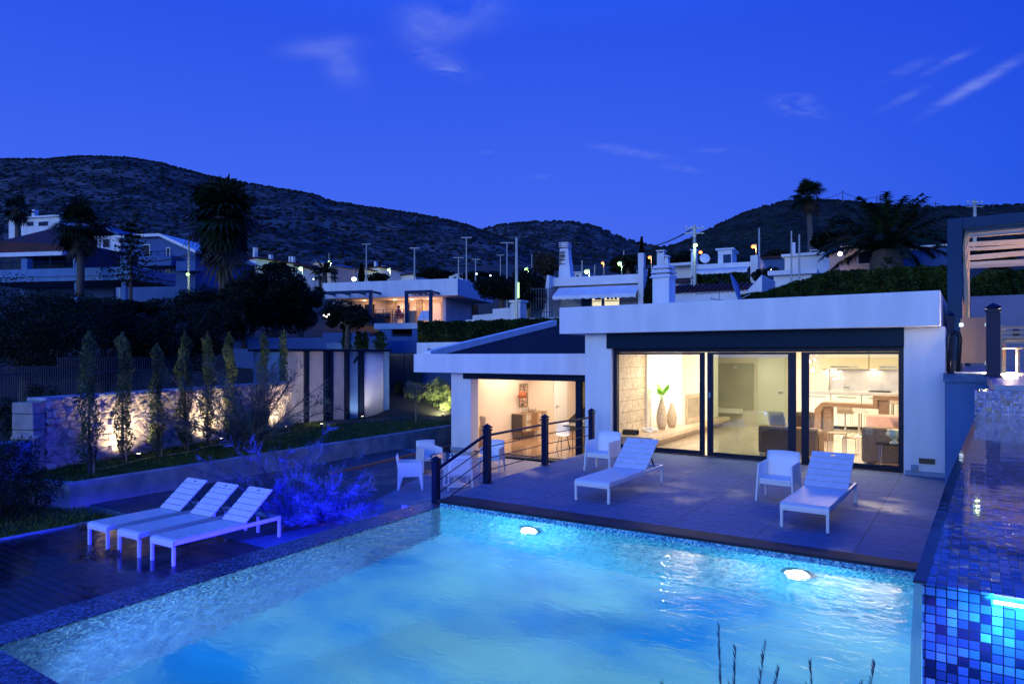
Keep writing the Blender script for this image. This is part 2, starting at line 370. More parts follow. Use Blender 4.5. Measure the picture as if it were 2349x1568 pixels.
def lamp(kind, name, loc, power, color, size=.1, rot=None, spot=None, blend=.5, size_y=None, target=None, parent=None):
    l = bpy.data.lights.new(name, kind); l.energy = power; l.color = color
    if kind == 'AREA':
        l.size = size
        if size_y: l.shape = 'RECTANGLE'; l.size_y = size_y
    else: l.shadow_soft_size = size
    if kind == 'SPOT': l.spot_size = spot; l.spot_blend = blend
    o = bpy.data.objects.new(name, l); COL.objects.link(o); o.location = loc
    if target is not None:
        o.rotation_euler = (Vector(target)-Vector(loc)).to_track_quat('-Z','Y').to_euler()
    elif rot: o.rotation_euler = rot
    return o
def leaves(P, size, aspect=.5, up=None, jit=1.0):
    """P: (n,3) points; returns MB of n small leaf quads with random orientation"""
    n = len(P); a = nr.normal(size=(n,3)); 
    if up is not None: a = a*jit + np.asarray(up)
    a /= np.linalg.norm(a, axis=1)[:,None]
    b = nr.normal(size=(n,3)); b -= (b*a).sum(1)[:,None]*a; b /= np.linalg.norm(b, axis=1)[:,None]
    s = (size*nr.uniform(.6,1.35,n))[:,None]
    v = np.stack([P-a*s*.5, P+b*s*aspect*.5, P+a*s*.5, P-b*s*aspect*.5], 1).reshape(-1,3)
    mb = MB(); mb.v = [tuple(x) for x in v.tolist()]; mb.f = [(4*i,4*i+1,4*i+2,4*i+3) for i in range(n)]
    return mb
def clumps(c, rad, n, k, cr=.33, shell=.55):
    """n points gathered in k leafy clumps over an ellipsoid crown"""
    d = nr.normal(size=(k,3)); d /= np.linalg.norm(d,axis=1)[:,None]
    rr = nr.uniform(shell,1,k)[:,None]; cc = d*rr*np.asarray(rad)*(1-cr*.6)
    w = nr.uniform(.5,1.2,k); idx = nr.integers(0,k,n)
    q = nr.normal(size=(n,3)); q /= np.linalg.norm(q,axis=1)[:,None]; q *= nr.uniform(.35,1,n)[:,None]**.6
    return cc[idx] + q*w[idx][:,None]*np.asarray(rad)*cr + np.asarray(c)
# ================================================================ CAMERA, SKY, RENDER
cd = bpy.data.cameras.new('camera'); cam = bpy.data.objects.new('camera', cd); COL.objects.link(cam)
cam.location = (0,0,CH); cam.rotation_euler = (math.pi/2, 0, math.atan2(RY, RX))
cd.sensor_width = 36; cd.lens = 36*FP/2349; cd.shift_y = 33/2349; cd.clip_end = 5000; cd.clip_start = .05
SC.camera = cam
SC.view_settings.view_transform = 'Standard'; SC.view_settings.look = 'None'; SC.view_settings.exposure = 0; SC.view_settings.gamma = 1
cy = SC.cycles; cy.max_bounces = 7; cy.diffuse_bounces = 4; cy.glossy_bounces = 3; cy.transmission_bounces = 5; cy.transparent_max_bounces = 10
cy.caustics_reflective = False; cy.caustics_refractive = False; cy.sample_clamp_indirect = 4; cy.use_denoising = True; cy.blur_glossy = .5
w = bpy.data.worlds.new('World'); SC.world = w; w.use_nodes = True
def build_sky():
    t = w.node_tree; L = t.links.new; bg = t.nodes['Background']
    tc = N(t, 'ShaderNodeTexCoord')
    def dot(v):
        n = N(t, 'ShaderNodeVectorMath', operation='DOT_PRODUCT'); n.inputs[1].default_value = v; L(tc.outputs['Generated'], n.inputs[0]); return n.outputs['Value']
    def ma(op, a, b=None, c=None, clamp=False):
        n = N(t, 'ShaderNodeMath', operation=op); n.use_clamp = clamp
        for i, x in enumerate((a, b, c)):
            if x is None: continue
            if isinstance(x, (int, float)): n.inputs[i].default_value = x
            else: L(x, n.inputs[i])
        return n.outputs[0]
    z = dot((0,0,1)); fw = dot((-RY, RX, 0)); rt = dot((RX, RY, 0))
    # dusk sky: paler over the hills, deep blue overhead, with the bright side (where the sun went down) behind the camera
    base = ramp(t, [(0,(.078,.165,.86)), (.10,(.060,.152,.88)), (.26,(.038,.118,.86)), (.42,(.020,.085,.80)), (.60,(.004,.10,1.0)), (1,(.0,.11,1.15))], ma('MAXIMUM', z, 0.0))
    rp = ma('MAXIMUM', rt, 0.0); r2 = ma('MULTIPLY', rp, rp)       # right of the hills, away from the afterglow, the blue is deeper
    sd = N(t, 'ShaderNodeCombineXYZ'); L(ma('MAXIMUM', ma('MULTIPLY_ADD', r2, -2.2, 1.0), .02), sd.inputs[0]); L(ma('MULTIPLY_ADD', r2, -1.0, 1.0), sd.inputs[1]); L(ma('MULTIPLY_ADD', r2, -.30, 1.0), sd.inputs[2])
    mxs = N(t, 'ShaderNodeVectorMath', operation='MULTIPLY'); L(base, mxs.inputs[0]); L(sd.outputs[0], mxs.inputs[1])
    west = dot((.12, -.99, .0))
    wg = ma('POWER', ma('MAXIMUM', west, 0.0), 1.6); wz = ma('POWER', ma('SUBTRACT', 1.0, ma('ABSOLUTE', z)), 1.5)
    glow = N(t, 'ShaderNodeVectorMath', operation='SCALE'); glow.inputs[0].default_value = (.0,.55,2.3); L(ma('MULTIPLY', wg, wz), glow.inputs['Scale'])
    s1 = N(t, 'ShaderNodeVectorMath', operation='ADD'); L(mxs.outputs[0], s1.inputs[0]); L(glow.outputs[0], s1.inputs[1])
    # thin cirrus: position = (right/forward, up/forward) on the side of the hills
    f = ma('MAXIMUM', fw, .05); u = ma('DIVIDE', rt, f); v = ma('DIVIDE', z, f)
    cb = N(t, 'ShaderNodeCombineXYZ'); L(u, cb.inputs[0]); L(v, cb.inputs[1])
    def noise(scale, stretch, rot, det=9, dist=.8):
        mp = N(t, 'ShaderNodeMapping'); mp.inputs['Scale'].default_value = stretch; mp.inputs['Rotation'].default_value = (0,0,rot); L(cb.outputs[0], mp.inputs[0])
        n = N(t, 'ShaderNodeTexNoise'); n.inputs['Scale'].default_value = scale; n.inputs['Detail'].default_value = det; n.inputs['Distortion'].default_value = dist; n.inputs['Roughness'].default_value = .55
        L(mp.outputs[0], n.inputs['Vector']); return n.outputs[0]
    n1 = noise(7, (1,1.7,1), .5); n2 = noise(20, (1,3.2,1), -.35, dist=1.2); n3 = noise(9, (1,4.5,1), -.55, dist=.4)
    acc = None
    # centre px, py, half width, half height, tilt(deg), strength, noise
    for px, py, hw, hh, tilt, st, nn in [(745,108,95,24,4,.30,n1),(790,160,42,62,22,.26,n1),(985,52,80,52,0,.42,n1),(1090,40,90,40,0,.16,n1),(1000,135,90,26,-25,.20,n2),(1030,160,34,12,-10,.3,n2),(1110,10,60,20,0,.2,n1),
        (2245,190,125,13,30,.55,n3),(2175,143,62,9,25,.4,n3),(2080,160,62,12,22,.22,n3),(2075,225,60,9,27,.22,n3),(1830,248,62,22,-12,.30,n2),(1830,225,40,12,0,.2,n2),(1450,350,100,10,-8,.22,n2),(1560,385,50,8,-8,.2,n2),(1650,345,60,7,0,.14,n2),(1400,335,40,6,0,.15,n2),(1245,406,30,6,0,.12,n2),(1120,350,20,6,0,.1,n2)]:
        cu, cv = (px-CX)/FP, (HY-py)/FP; a = math.radians(tilt)
        du = ma('SUBTRACT', u, cu); dv = ma('SUBTRACT', v, cv)
        p = ma('MULTIPLY', ma('ADD', ma('MULTIPLY', du, math.cos(a)), ma('MULTIPLY', dv, math.sin(a))), FP/(hw*1.25))
        q = ma('MULTIPLY', ma('SUBTRACT', ma('MULTIPLY', dv, math.cos(a)), ma('MULTIPLY', du, math.sin(a))), FP/(hh*1.3))
        e = ma('SUBTRACT', 1.35, ma('SQRT', ma('ADD', ma('MULTIPLY', p, p), ma('MULTIPLY', q, q))), clamp=True)
        k = ma('MULTIPLY', ma('MULTIPLY', ma('MULTIPLY', e, e), st*.62), ma('MULTIPLY_ADD', nn, 3.4, -1.15, clamp=True))
        acc = k if acc is None else ma('ADD', acc, k)
    acc = ma('MULTIPLY', ma('MINIMUM', acc, .5), ma('GREATER_THAN', fw, .06))
    cm = N(t, 'ShaderNodeMix', data_type='RGBA'); L(acc, cm.inputs[0]); L(s1.outputs[0], cm.inputs[6]); cm.inputs[7].default_value = (.34,.42,.92,1)
    # the physical sky with the sun just set adds its own faint light
    sky = N(t, 'ShaderNodeTexSky'); sky.sky_type = 'NISHITA'; sky.sun_disc = False; sky.sun_elevation = math.radians(.5); sky.sun_rotation = math.radians(173)
    ss = N(t, 'ShaderNodeVectorMath', operation='SCALE'); L(sky.outputs[0], ss.inputs[0]); ss.inputs['Scale'].default_value = .01
    fin = N(t, 'ShaderNodeVectorMath', operation='ADD'); L(cm.outputs[2], fin.inputs[0]); L(ss.outputs[0], fin.inputs[1])
    L(fin.outputs[0], bg.inputs[0]); bg.inputs[1].default_value = 1.0
build_sky()
sun = bpy.data.lights.new('afterglow', 'SUN'); sun.energy = .80; sun.angle = math.radians(34); sun.color = (.95,1.12,.86)
so = bpy.data.objects.new('afterglow', sun); COL.objects.link(so)
so.rotation_euler = Vector((-.10,.97,-.13)).to_track_quat('-Z','Y').to_euler()

# ================================================================ GROUND AND HILLS
ZL = -.7                                             # level of the lower garden
def smooth(a, b, x): x = min(1, max(0, (x-a)/(b-a))); return x*x*(3-2*x)
PROF = [(0,-2.6),(24,-2.6),(30,.0),(36,1.6),(44,3.2),(55,4.6),(80,9),(120,13.5),(200,26),(300,40),(420,48),(700,60),(3000,60)]
def prof(r):
    for (a,za),(b,zb) in zip(PROF, PROF[1:]):
        if r <= b: return za+(zb-za)*(r-a)/(b-a)
    return PROF[-1][1]
mb = MB(); rows = []
radii = [0,4,10,16,20,24,27,30,33,36,40,44,50,56,64,72,80,92,105,120,140,165,200,240,300,420,700,1500,3000]
for r in radii:
    row = []
    for i in range(181):
        an = -math.pi + 2*math.pi*i/180
        wv = 1-smooth(math.radians(60), math.radians(105), abs(an))
        z = -2.6 + (prof(r)+2.6)*wv + (math.sin(r*.13+an*9)*.012*max(0,r-60) if r < 400 else 0)*wv
        x, y = rd(math.sin(an)*r, math.cos(an)*r); row.append((x, y, z))
    rows.append(row)
mb.grid(rows); struct('ground', mb, 'earth', smooth=True)

def hill_noise(x, y, o=5):
    s = 0; a = 1; f = 1
    for k in range(o):
        s += a*math.sin(f*x+1.7*k+1.3*math.sin(f*y*.7+k))*math.sin(f*y*1.1+2.1*k+1.1*math.sin(f*x*.8)); a *= .5; f *= 2.03
    return s
def interp(pts, x):
    if x <= pts[0][0]: return pts[0][1]
    for (a,ya),(b,yb) in zip(pts, pts[1:]):
        if x <= b: return ya+(yb-ya)*(x-a)/(b-a)
    return pts[-1][1]
def hill_mat(name, c1, c2, c3, sc):
    m, t, b = nt(name); L = t.links.new; b.inputs['Roughness'].default_value = .95; b.inputs['Specular IOR Level'].default_value = .1
    ge = N(t, 'ShaderNodeNewGeometry'); mp = N(t, 'ShaderNodeMapping'); mp.inputs['Scale'].default_value = (1,1,2.0); L(ge.outputs['Position'], mp.inputs[0])
    n = N(t, 'ShaderNodeTexNoise'); n.inputs['Scale'].default_value = sc; n.inputs['Detail'].default_value = 12; n.inputs['Roughness'].default_value = .72; L(mp.outputs[0], n.inputs['Vector'])
    n2 = N(t, 'ShaderNodeTexNoise'); n2.inputs['Scale'].default_value = sc*.16; n2.inputs['Detail'].default_value = 5; L(mp.outputs[0], n2.inputs['Vector'])
    ad = N(t, 'ShaderNodeMath', operation='MULTIPLY_ADD'); L(n2.outputs[0], ad.inputs[0]); ad.inputs[1].default_value = .55; L(n.outputs[0], ad.inputs[2])
    L(ramp(t, [(.64,c1),(.76,c2),(.92,c3)], ad.outputs[0]), b.inputs['Base Color'])
hill_mat('hill_rock', (.004,.006,.006), (.022,.027,.031), (.115,.125,.135), .22)
hill_mat('hill_scrub', (.004,.008,.005), (.013,.020,.012), (.042,.048,.036), .24)
LEFT = [(-400,430),(-150,395),(0,366),(100,366),(190,359),(290,362),(370,375),(460,400),(520,413),(620,430),(720,447),(760,463),(860,478),(950,491),(1030,506),(1075,518),(1120,534),(1200,560),(1300,590),(1420,610)]
MID = [(940,560),(1060,545),(1120,523),(1160,514),(1260,507),(1330,511),(1380,525),(1430,548),(1470,558),(1510,567),(1600,580),(1700,600)]
RIGHT = [(1380,605),(1440,590),(1500,572),(1560,558),(1620,530),(1680,500),(1740,478),(1800,462),(1860,459),(1930,461),(2000,468),(2140,475),(2250,474),(2349,469),(2500,470),(2800,500)]
SHRUB = {}
def hill(crest, d0, d1, z0, mname, amp, dens):
    P = []; steps = 44; xs = list(range(int(crest[0][0]), int(crest[-1][0])+1, 10))
    for i in range(steps+7):
        row = []
        for px in xs:
            zc = ZD(interp(crest, px), d1); t = i/steps
            if t <= 1:
                D = d0+(d1-d0)*t; z = z0+(zc-z0)*(t**1.15)
                R = (px-CX)/FP*D; n = hill_noise(R*.012, D*.012)*amp*math.sin(math.pi*min(1,t*1.02))**.7 if t < 1 else 0
                z += n
            else:
                D = d1+(t-1)*(d1-d0)*3; z = zc-(t-1)*8*(zc-z0)*.35; R = (px-CX)/FP*D
            x, y = rd(R, D); row.append((x,y,z))
        P.append(row)
    m = MB(); m.grid(P); struct('hill', m, mname, smooth=True)
    # scrub bushes dotted over the slope and along the skyline
    k = len(xs)
    for _ in range(dens):
        i = min(steps, int(steps*rnd.random()**.8)) if rnd.random() > .22 else steps
        j = rnd.randrange(k-1); a = P[i][j]; b = P[i][j+1]; u = rnd.random()
        c = P[min(i+1,steps+6)][j]; vv = rnd.random() if i < steps else 0
        p = [a[q]+(b[q]-a[q])*u+(c[q]-a[q])*vv for q in range(3)]
        SHRUB.setdefault(mname, []).append((p, d1*.0021*rnd.uniform(.45,1.35)))
hill(LEFT, 230, 560, 22, 'hill_rock', 9, 6500)
hill(MID, 520, 980, 45, 'hill_rock', 9, 1500)
hill(RIGHT, 210, 430, 20, 'hill_scrub', 5, 3000)
def shrubs(items):
    m = MB(); ico = [(0,0,1),(.89,0,.45),(.28,.85,.45),(-.72,.53,.45),(-.72,-.53,.45),(.28,-.85,.45),(.72,.53,-.45),(-.28,.85,-.45),(-.89,0,-.45),(-.28,-.85,-.45),(.72,-.53,-.45),(0,0,-1)]
    fc = [(0,1,2),(0,2,3),(0,3,4),(0,4,5),(0,5,1),(1,6,2),(2,7,3),(3,8,4),(4,9,5),(5,10,1),(6,7,2),(7,8,3),(8,9,4),(9,10,5),(10,6,1),(11,7,6),(11,8,7),(11,9,8),(11,10,9),(11,6,10)]
    for p, r in items:
        sx, sy, sz = r*rnd.uniform(.8,1.5), r*rnd.uniform(.8,1.5), r*rnd.uniform(.55,.95)
        m.add([(p[0]+v[0]*sx*rnd.uniform(.75,1.2), p[1]+v[1]*sy*rnd.uniform(.75,1.2), p[2]+r*.25+v[2]*sz*rnd.uniform(.75,1.2)) for v in ico], fc)
    return m
struct('hillside_scrub', shrubs([x for v in SHRUB.values() for x in v]), 'scrub', kind='stuff')

# ================================================================ TERRACES, DECK, LAWN (all near ground is laid as slabs)
ZW = -.10                                            # pool water level
A = (-6.95, 2.38); B = (-7.32, 8.72); C = (-.11, 8.92); Dd = (-.11, 2.38)
TE = [(-7.42, 8.93), (-7.70, 10.5), (-7.86, 13.0), (-8.05, 16.0)]      # outer edge of the upper pool terrace
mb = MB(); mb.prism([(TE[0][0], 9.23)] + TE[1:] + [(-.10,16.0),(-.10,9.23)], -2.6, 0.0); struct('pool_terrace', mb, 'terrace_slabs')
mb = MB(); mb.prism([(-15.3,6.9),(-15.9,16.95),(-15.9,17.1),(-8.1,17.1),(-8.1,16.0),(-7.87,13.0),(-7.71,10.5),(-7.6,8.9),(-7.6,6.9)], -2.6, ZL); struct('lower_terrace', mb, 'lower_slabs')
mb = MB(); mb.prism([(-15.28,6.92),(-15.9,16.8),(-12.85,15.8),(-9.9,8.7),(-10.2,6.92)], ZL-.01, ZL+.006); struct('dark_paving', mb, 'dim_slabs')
mb = MB(); mb.prism([(-13.5,1.0),(-13.5,6.88),(-7.55,6.88),(-7.5,1.0)], -2.6, ZL+.02); struct('wooden_deck', mb, 'deck_boards')
mb = MB(); mb.prism([(-60,-6),(-60,6.3),(-15.4,6.3),(-13.52,6.88),(-13.52,-6)], -2.6, ZL-.02); struct('lower_lawn', mb, 'lawn_soil')
ZG = -.22
PW = [(-15.25,6.5),(-16.25,20.2)]                    # face line of the concrete planter wall
mb = MB(); mb.prism([(-15.5,6.6),(-17.9,5.8),(-60,8),(-60,34),(-16.2,34),(-16.4,20.2)], -2.6, ZG); struct('raised_lawn', mb, 'lawn_soil')
# deck edging and rust coloured strip between terrace levels
mb = MB(); mb.beam((-13.51,1.0,ZL+.03),(-13.51,6.9,ZL+.03),.06,.05); solo('deck_edging', mb, 'concrete', 'pale narrow edging along the left side of the wet wooden deck', 'edging')
p0 = G(760,1087,ZL); p1 = G(1042,1021,ZL)
mb = MB(); mb.beam((*p0,ZL+.02),(*p1,ZL+.02),.16,.045); solo('floor_strip', mb, 'rusty_strip', 'rust brown strip set across the lower terrace paving', 'paving strip', bevel=.006)
# grass blades on the lawns
def grass(poly_fn, n, z, h):
    P = poly_fn(n); m = MB(); v = []; f = []
    for i, (x, y) in enumerate(P):
        a = rnd.random()*6.283; hh = h*rnd.uniform(.5,1.3); wd = .012+.006*rnd.random(); lx, ly = math.cos(a)*hh*.5, math.sin(a)*hh*.5
        v += [(x-wd*math.sin(a),y+wd*math.cos(a),z),(x+wd*math.sin(a),y-wd*math.cos(a),z),(x+lx,y+ly,z+hh)]; f.append((3*i,3*i+1,3*i+2))
    m.v = v; m.f = f; return m
def lawn_pts(n):
    out = []
    while len(out) < n:
        y = 6.6+rnd.random()**1.3*15; t = (y-6.5)/13.7; x0 = -15.5-t*.9; out.append((x0-.1-rnd.random()*(2.6+3.6*t), y))
    return out
struct('lawn_grass', grass(lawn_pts, 26000, ZG, .07), 'grass_blade', kind='stuff')
def low_pts(n): return [(-13.6-rnd.random()**1.2*7, 2.6+rnd.random()*4.1) for _ in range(n)]
struct('lower_lawn_grass', grass(low_pts, 9000, ZL-.02, .07), 'grass_blade', kind='stuff')

# ================================================================ MAIN POOL
pool = thing('swimming_pool', 'large lit turquoise pool with dark mosaic rim in front of the terrace', 'swimming pool', (-3.6,5.6,ZW))
FB = -1.75
mb = MB(); pts = [A,B,C,Dd]
mb.add([(p[0],p[1],FB) for p in pts], [(3,2,1,0)]); part('basin_floor', mb, 'pool_plaster', pool, world=True)
mb = MB()
for a, b in zip(pts, pts[1:]+pts[:1]):
    top = -.03 if a == B else ZW+.012
    mb.add([(a[0],a[1],FB),(b[0],b[1],FB),(b[0],b[1],top),(a[0],a[1],top)], [(0,1,2,3)])
part('basin_wall', mb, 'mosaic_pool', pool, world=True)
mb = MB(); mb.prism([(A[0]-.50,A[1]-.47),(B[0]-.45,B[1]+.20),(B[0],B[1]+.01),A], -2.6, ZW+.013); mb.prism([(A[0]-.50,A[1]-.47),A,Dd,(Dd[0],Dd[1]-.47)], -2.6, ZW+.013)
part('overflow_rim', mb, 'mosaic_rim', pool, world=True)
mb = MB(); mb.prism([(B[0]-.10,B[1]+.03),C,(C[0]+.01,9.225),(TE[0][0]-.02,9.225)], -.045, .006)
mb.prism([(B[0]-.06,B[1]+.07),(C[0],C[1]+.04),(C[0],9.2),(TE[0][0],9.2)], -2.5, -.047)
part('coping', mb, 'coping_stone', pool, world=True, bevel=.006)
# pool lamps in the far wall
for (px, py, lab) in [(1215,1212,'round underwater lamp left in the far pool wall'),(1825,1325,'round underwater lamp right in the far pool wall')]:
    x = oY(px, 8.75); z = -.60; y = B[1]+(C[1]-B[1])*(x-B[0])/(C[0]-B[0])
    lt = thing('pool_lamp', lab, 'pool light', (x,y-.02,z), 0, 'underwater lamps in the far pool wall')
    mb = MB(); mb.lathe([(.001,0),(.135,0),(.135,.018),(.001,.018)], (0,0,0), 20); o = part('lens', mb, 'glow_pool', lt); o.rotation_euler = (math.pi/2,0,0)
    mb = MB(); mb.lathe([(.137,-.01),(.165,-.01),(.165,.012),(.137,.012)], (0,0,0), 20); o = part('bezel', mb, 'chrome', lt); o.rotation_euler = (math.pi/2,0,0)
    lamp('SPOT', 'pool_light_beam', (x,y-.07,z), 2600, (.42,.82,1), .08, spot=math.radians(84), blend=1.0, target=(x-.2,y-4,z-1.25))
    lamp('POINT', 'pool_light_halo', (x,y-.14,z), 110, (.6,.9,1), .05)
for (x,y,pw) in [(-6.1,2.55,620),(-3.0,2.5,900)]:
    if x < -5: lamp('SPOT', 'pool_light_beam', (x+1.3,y,-.5), 620, (.40,.82,1), .1, spot=math.radians(100), blend=1.0, target=(x-1.0,y+2.6,-.6))    # extra unseen beam added to brighten the left wall, beside two near-wall lamps
    lamp('SPOT', 'pool_light_beam', (x,y,-.5), pw, (.42,.82,1), .1, spot=math.radians(120), blend=1.0, target=(x-.3,y+1.7,-1.7))
mb = MB(); mb.add([(A[0]+.001,A[1],ZW),(B[0]+.001,B[1],ZW),(C[0],C[1],ZW),(Dd[0],Dd[1],ZW)], [(3,2,1,0)]); struct('pool_water', mb, 'water')

# ================================================================ RAISED SPA POOL ON THE RIGHT
ZS = 1.8
e0 = (-.133,2.13); e1 = (-.10,4.0); e2 = (.035,8.45)
spa = thing('raised_pool', 'raised mosaic overflow pool at the right above the main pool', 'raised pool', (1.4,5,0))
mb = MB(); mb.prism([(-.112,2.15),(-.085,4.0),(.045,8.43),(3.6,8.43),(3.6,2.15)], -1.9, ZS-.010); part('pool_body', mb, 'mosaic_spa', spa, world=True)
mb = MB(); mb.prism([e0,e1,e2,(e2[0]+.035,e2[1]),(e1[0]+.035,e1[1]),(e0[0]+.03,e0[1])], ZS-.009, ZS-.0045); part('overflow_edge', mb, 'coping_stone', spa, world=True)
mb = MB(); mb.prism([(.02,8.45),(.02,8.75),(3.6,8.75),(3.6,8.45)], ZS-.3, 2.05); part('back_wall', mb, 'mosaic_spa', spa, world=True)
# main front wall of big mosaic tiles below the overflow
mb = MB(); mb.add([(e0[0],e0[1],ZS),(3.6,2.13,ZS),(3.6,8.449,ZS),(e2[0],e2[1]-.001,ZS),(e1[0],e1[1],ZS)], [(0,1,2,3,4)]); o = struct('raised_pool_water', mb, 'spa_water')
mb = MB(); rows = []
for i in range(14):
    z = ZS-.01-1.87*(i/13.0); bow = .012*math.sin(min(1,i/3)*math.pi/2)
    rows.append([(e0[0]+.004-bow+.003*math.sin(y*31+i), y, z) for y in np.linspace(2.14,2.6,12)])
mb.grid(rows); mb.sm = True
wf = bpy.data.materials.new('falling_water'); wf.use_nodes = True; t = wf.node_tree; M['falling_water'] = wf
t.nodes.clear(); o_ = N(t,'ShaderNodeOutputMaterial'); mx = N(t,'ShaderNodeMixShader'); tr = N(t,'ShaderNodeBsdfTransparent'); df = N(t,'ShaderNodeBsdfTranslucent'); gl = N(t,'ShaderNodeBsdfGlossy'); m2 = N(t,'ShaderNodeMixShader')
df.inputs[0].default_value = (.8,.95,1,1); gl.inputs['Roughness'].default_value = .2; mx.inputs[0].default_value = .6; m2.inputs[0].default_value = .5
t.links.new(tr.outputs[0], mx.inputs[1]); t.links.new(df.outputs[0], m2.inputs[1]); t.links.new(gl.outputs[0], m2.inputs[2]); t.links.new(m2.outputs[0], mx.inputs[2]); t.links.new(mx.outputs[0], o_.inputs[0])
struct('falling_water', mb, 'falling_water')
# LED strip under the lip of the raised pool
mb = MB(); mb.beam((.045,2.120,ZS-.022),(.5,2.120,ZS-.022),.006,.006)
solo('led_strip', mb, 'glow_pool', 'short lit strip under the lip of the raised mosaic pool', 'light strip', origin=(.26,2.118,ZS-.026))
lamp('AREA', 'led_light', (.115,2.075,ZS-.05), 2.2, (.02,.60,1), .16, size_y=.03, target=(.10,2.16,ZS-.13))
lamp('AREA', 'led_light', (.02,1.90,ZS-.20), .9, (.09,.03,1), .3, size_y=.3, target=(.1,2.16,ZS-.45))
lamp('POINT', 'spa_fill_light', (1.5,6.8,ZS+.3), 8, (.05,.65,1), .1); lamp('POINT', 'spa_fill_light', (1.3,3.6,ZS+.35), 7, (.05,.09,1), .1)  # lamps added above the water, out of view, to brighten the tiles
# blue LED strip on the outside of the rim, facing deck and shrub
lamp('AREA', 'rim_led_light', (-7.86,6.2,-.34), 560, (.012,.008,1), 4.2, size_y=.10, target=(-9.6,6.15,.0))
lamp('AREA', 'rim_led_light', (-7.74,3.6,-.34), 100, (.012,.008,1), 2.2, size_y=.12, target=(-9.6,3.6,-.35))
mb = MB(); mb.box(-7.56,-7.535,2.6,8.6,-.30,-.27); solo('led_strip', mb, 'glow_blue', 'long blue light strip on the outside of the main pool rim', 'light strip', origin=(-7.55,5.6,-.28))
lamp('AREA', 'near_rim_light', (-7.7,1.5,-.3), 10, (.1,.2,1), .6, target=(-7.6,2.6,-.1))

# ================================================================ UPPER TERRACE (right) behind the raised pool
ZU = 2.1
mb = MB(); mb.prism([(-.43,14.35),(.20,14.2),(.19,8.76),(9,8.76),(9,26),(-.43,26)], 1.95, ZU); struct('upper_terrace', mb, 'lower_slabs')
mb = MB(); mb.prism([(-.40,14.38),(.22,14.23),(.21,8.8),(8.9,8.8),(8.9,25.9),(-.40,25.9)], -2.6, 1.945); solo('retaining_wall', mb, 'shade_plaster', 'blue shaded rendered wall carrying the upper terrace right of the villa', 'wall')
# ================================================================ VILLA
YG = 16.1; YWF = 15.95; YO = 15.6
X = lambda px, Y=YWF: oY(px, Y)
XL = X(1342); XR = X(2168); XGL = X(1408, YG); XGR = X(2068, YG)
ZB, ZT = 2.99, 3.68
villa = thing('villa', 'white flat roofed villa with wide sliding glass doors behind the pool terrace', 'house', (-4.5,16,0))
xo0 = oY(1283, YO); xo1 = oY(2157, YO)
mb = MB(); mb.box(xo0, xo1, YO, 26.6, ZB, ZT); part('roof_slab', mb, 'plaster', villa, world=True, bevel=.01)
mb = MB(); mb.box(XL, X(1402), YWF, YG+.35, 0, ZB-.003); part('pier', mb, 'plaster', villa, world=True, bevel=.008)
mb = MB(); mb.box(XGR+.05, XR, YWF, YG+.35, 0, ZB-.003); part('pier', mb, 'plaster', villa, world=True, bevel=.008)
mb = MB(); mb.box(XL-.02, X(1402)+.02, YWF-.015, YWF+.3, .002, .10); part('plinth', mb, 'plinth_render', villa, world=True)
mb = MB(); mb.box(XGR+.07, XR+.015, YWF-.015, YWF+.3, .002, .10); part('plinth', mb, 'plinth_render', villa, world=True)
mb = MB(); mb.box(XR-.25, XR-.002, YG+.352, 26.3, 0, ZB-.004); mb.box(XL, XL+.25, YG+.352, 26.3, 0, ZB-.004); mb.box(XL+.26, XR-.26, 26.1, 26.3, 0, ZB-.004)
part('wall', mb, 'warm_wall', villa, world=True)
mb = MB(); mb.box(XL+.26, XR-.26, YWF+.37, 26.08, 2.82, 2.985); part('ceiling', mb, 'white_wall', villa, world=True)
mb = MB(); mb.box(X(1393), X(2074), YWF-.06, YG+.1, 2.60, ZB-.004); part('shutter_box', mb, 'dark_shutter', villa, world=True, bevel=.008)
mb = MB(); mb.box(XL+.05, XR-.05, YG-.1, 26.08, -.02, .012); part('floor', mb, 'marble_floor', villa, world=True)
# fixed frame
fr = MB(); fr.box(XGL, XGR+.06, YG-.03, YG+.12, 2.50, 2.60); fr.box(XGL, XGR+.06, YG-.03, YG+.12, .0, .035)
fr.box(XGL, XGL+.10, YG-.03, YG+.12, .035, 2.50); fr.box(XGR-.04, XGR+.06, YG-.03, YG+.12, .035, 2.50)
frame = part('door_frame', fr, 'dark_metal', villa, world=True, bevel=.004)
def leaf(name, px0, px1, y, w0, w1, glass, label=None):
    x0, x1 = oY(px0, y), oY(px1, y); z0, z1 = .04, 2.495
    m = MB(); m.box(x0, x0+w0, y, y+.05, z0, z1); m.box(x1-w1, x1, y, y+.05, z0, z1); m.box(x0+w0, x1-w1, y, y+.05, z0, z0+.09); m.box(x0+w0, x1-w1, y, y+.05, z1-.05, z1)
    f = part(name, m, 'dark_metal', villa, world=True, bevel=.003, label=label)
    g = MB(); g.box(x0+w0, x1-w1, y+.02, y+.03, z0+.09, z1-.05); sub('pane', g, glass, f)
    return f, x0, x1
leaf('sliding_door', 1414, 1616, YG+.05, .05, .12, 'clear_glass')
fm, a0, a1 = leaf('sliding_door', 1622, 1826, YG-.02, .14, .17, 'door_glass')
leaf('sliding_door', 1838, 2066, YG+.05, .16, .04, 'clear_glass')
mb = MB(); mb.box(a0+.045, a0+.095, YG-.06, YG-.021, 1.42, 1.55); sub('handle', mb, 'chrome', fm)
# dark vent and little outlet box on the right pier
mb = MB(); mb.box(X(2108), X(2145), YWF-.03, YWF-.001, zY(2126,1063,YWF), zY(2126,1051,YWF)); part('vent', mb, 'black_plastic', villa, world=True)
mb = MB(); mb.box(X(2090), X(2106), YWF-.08, YWF-.016, .12, .22); part('outlet_box', mb, 'plinth_render', villa, world=True, bevel=.005)
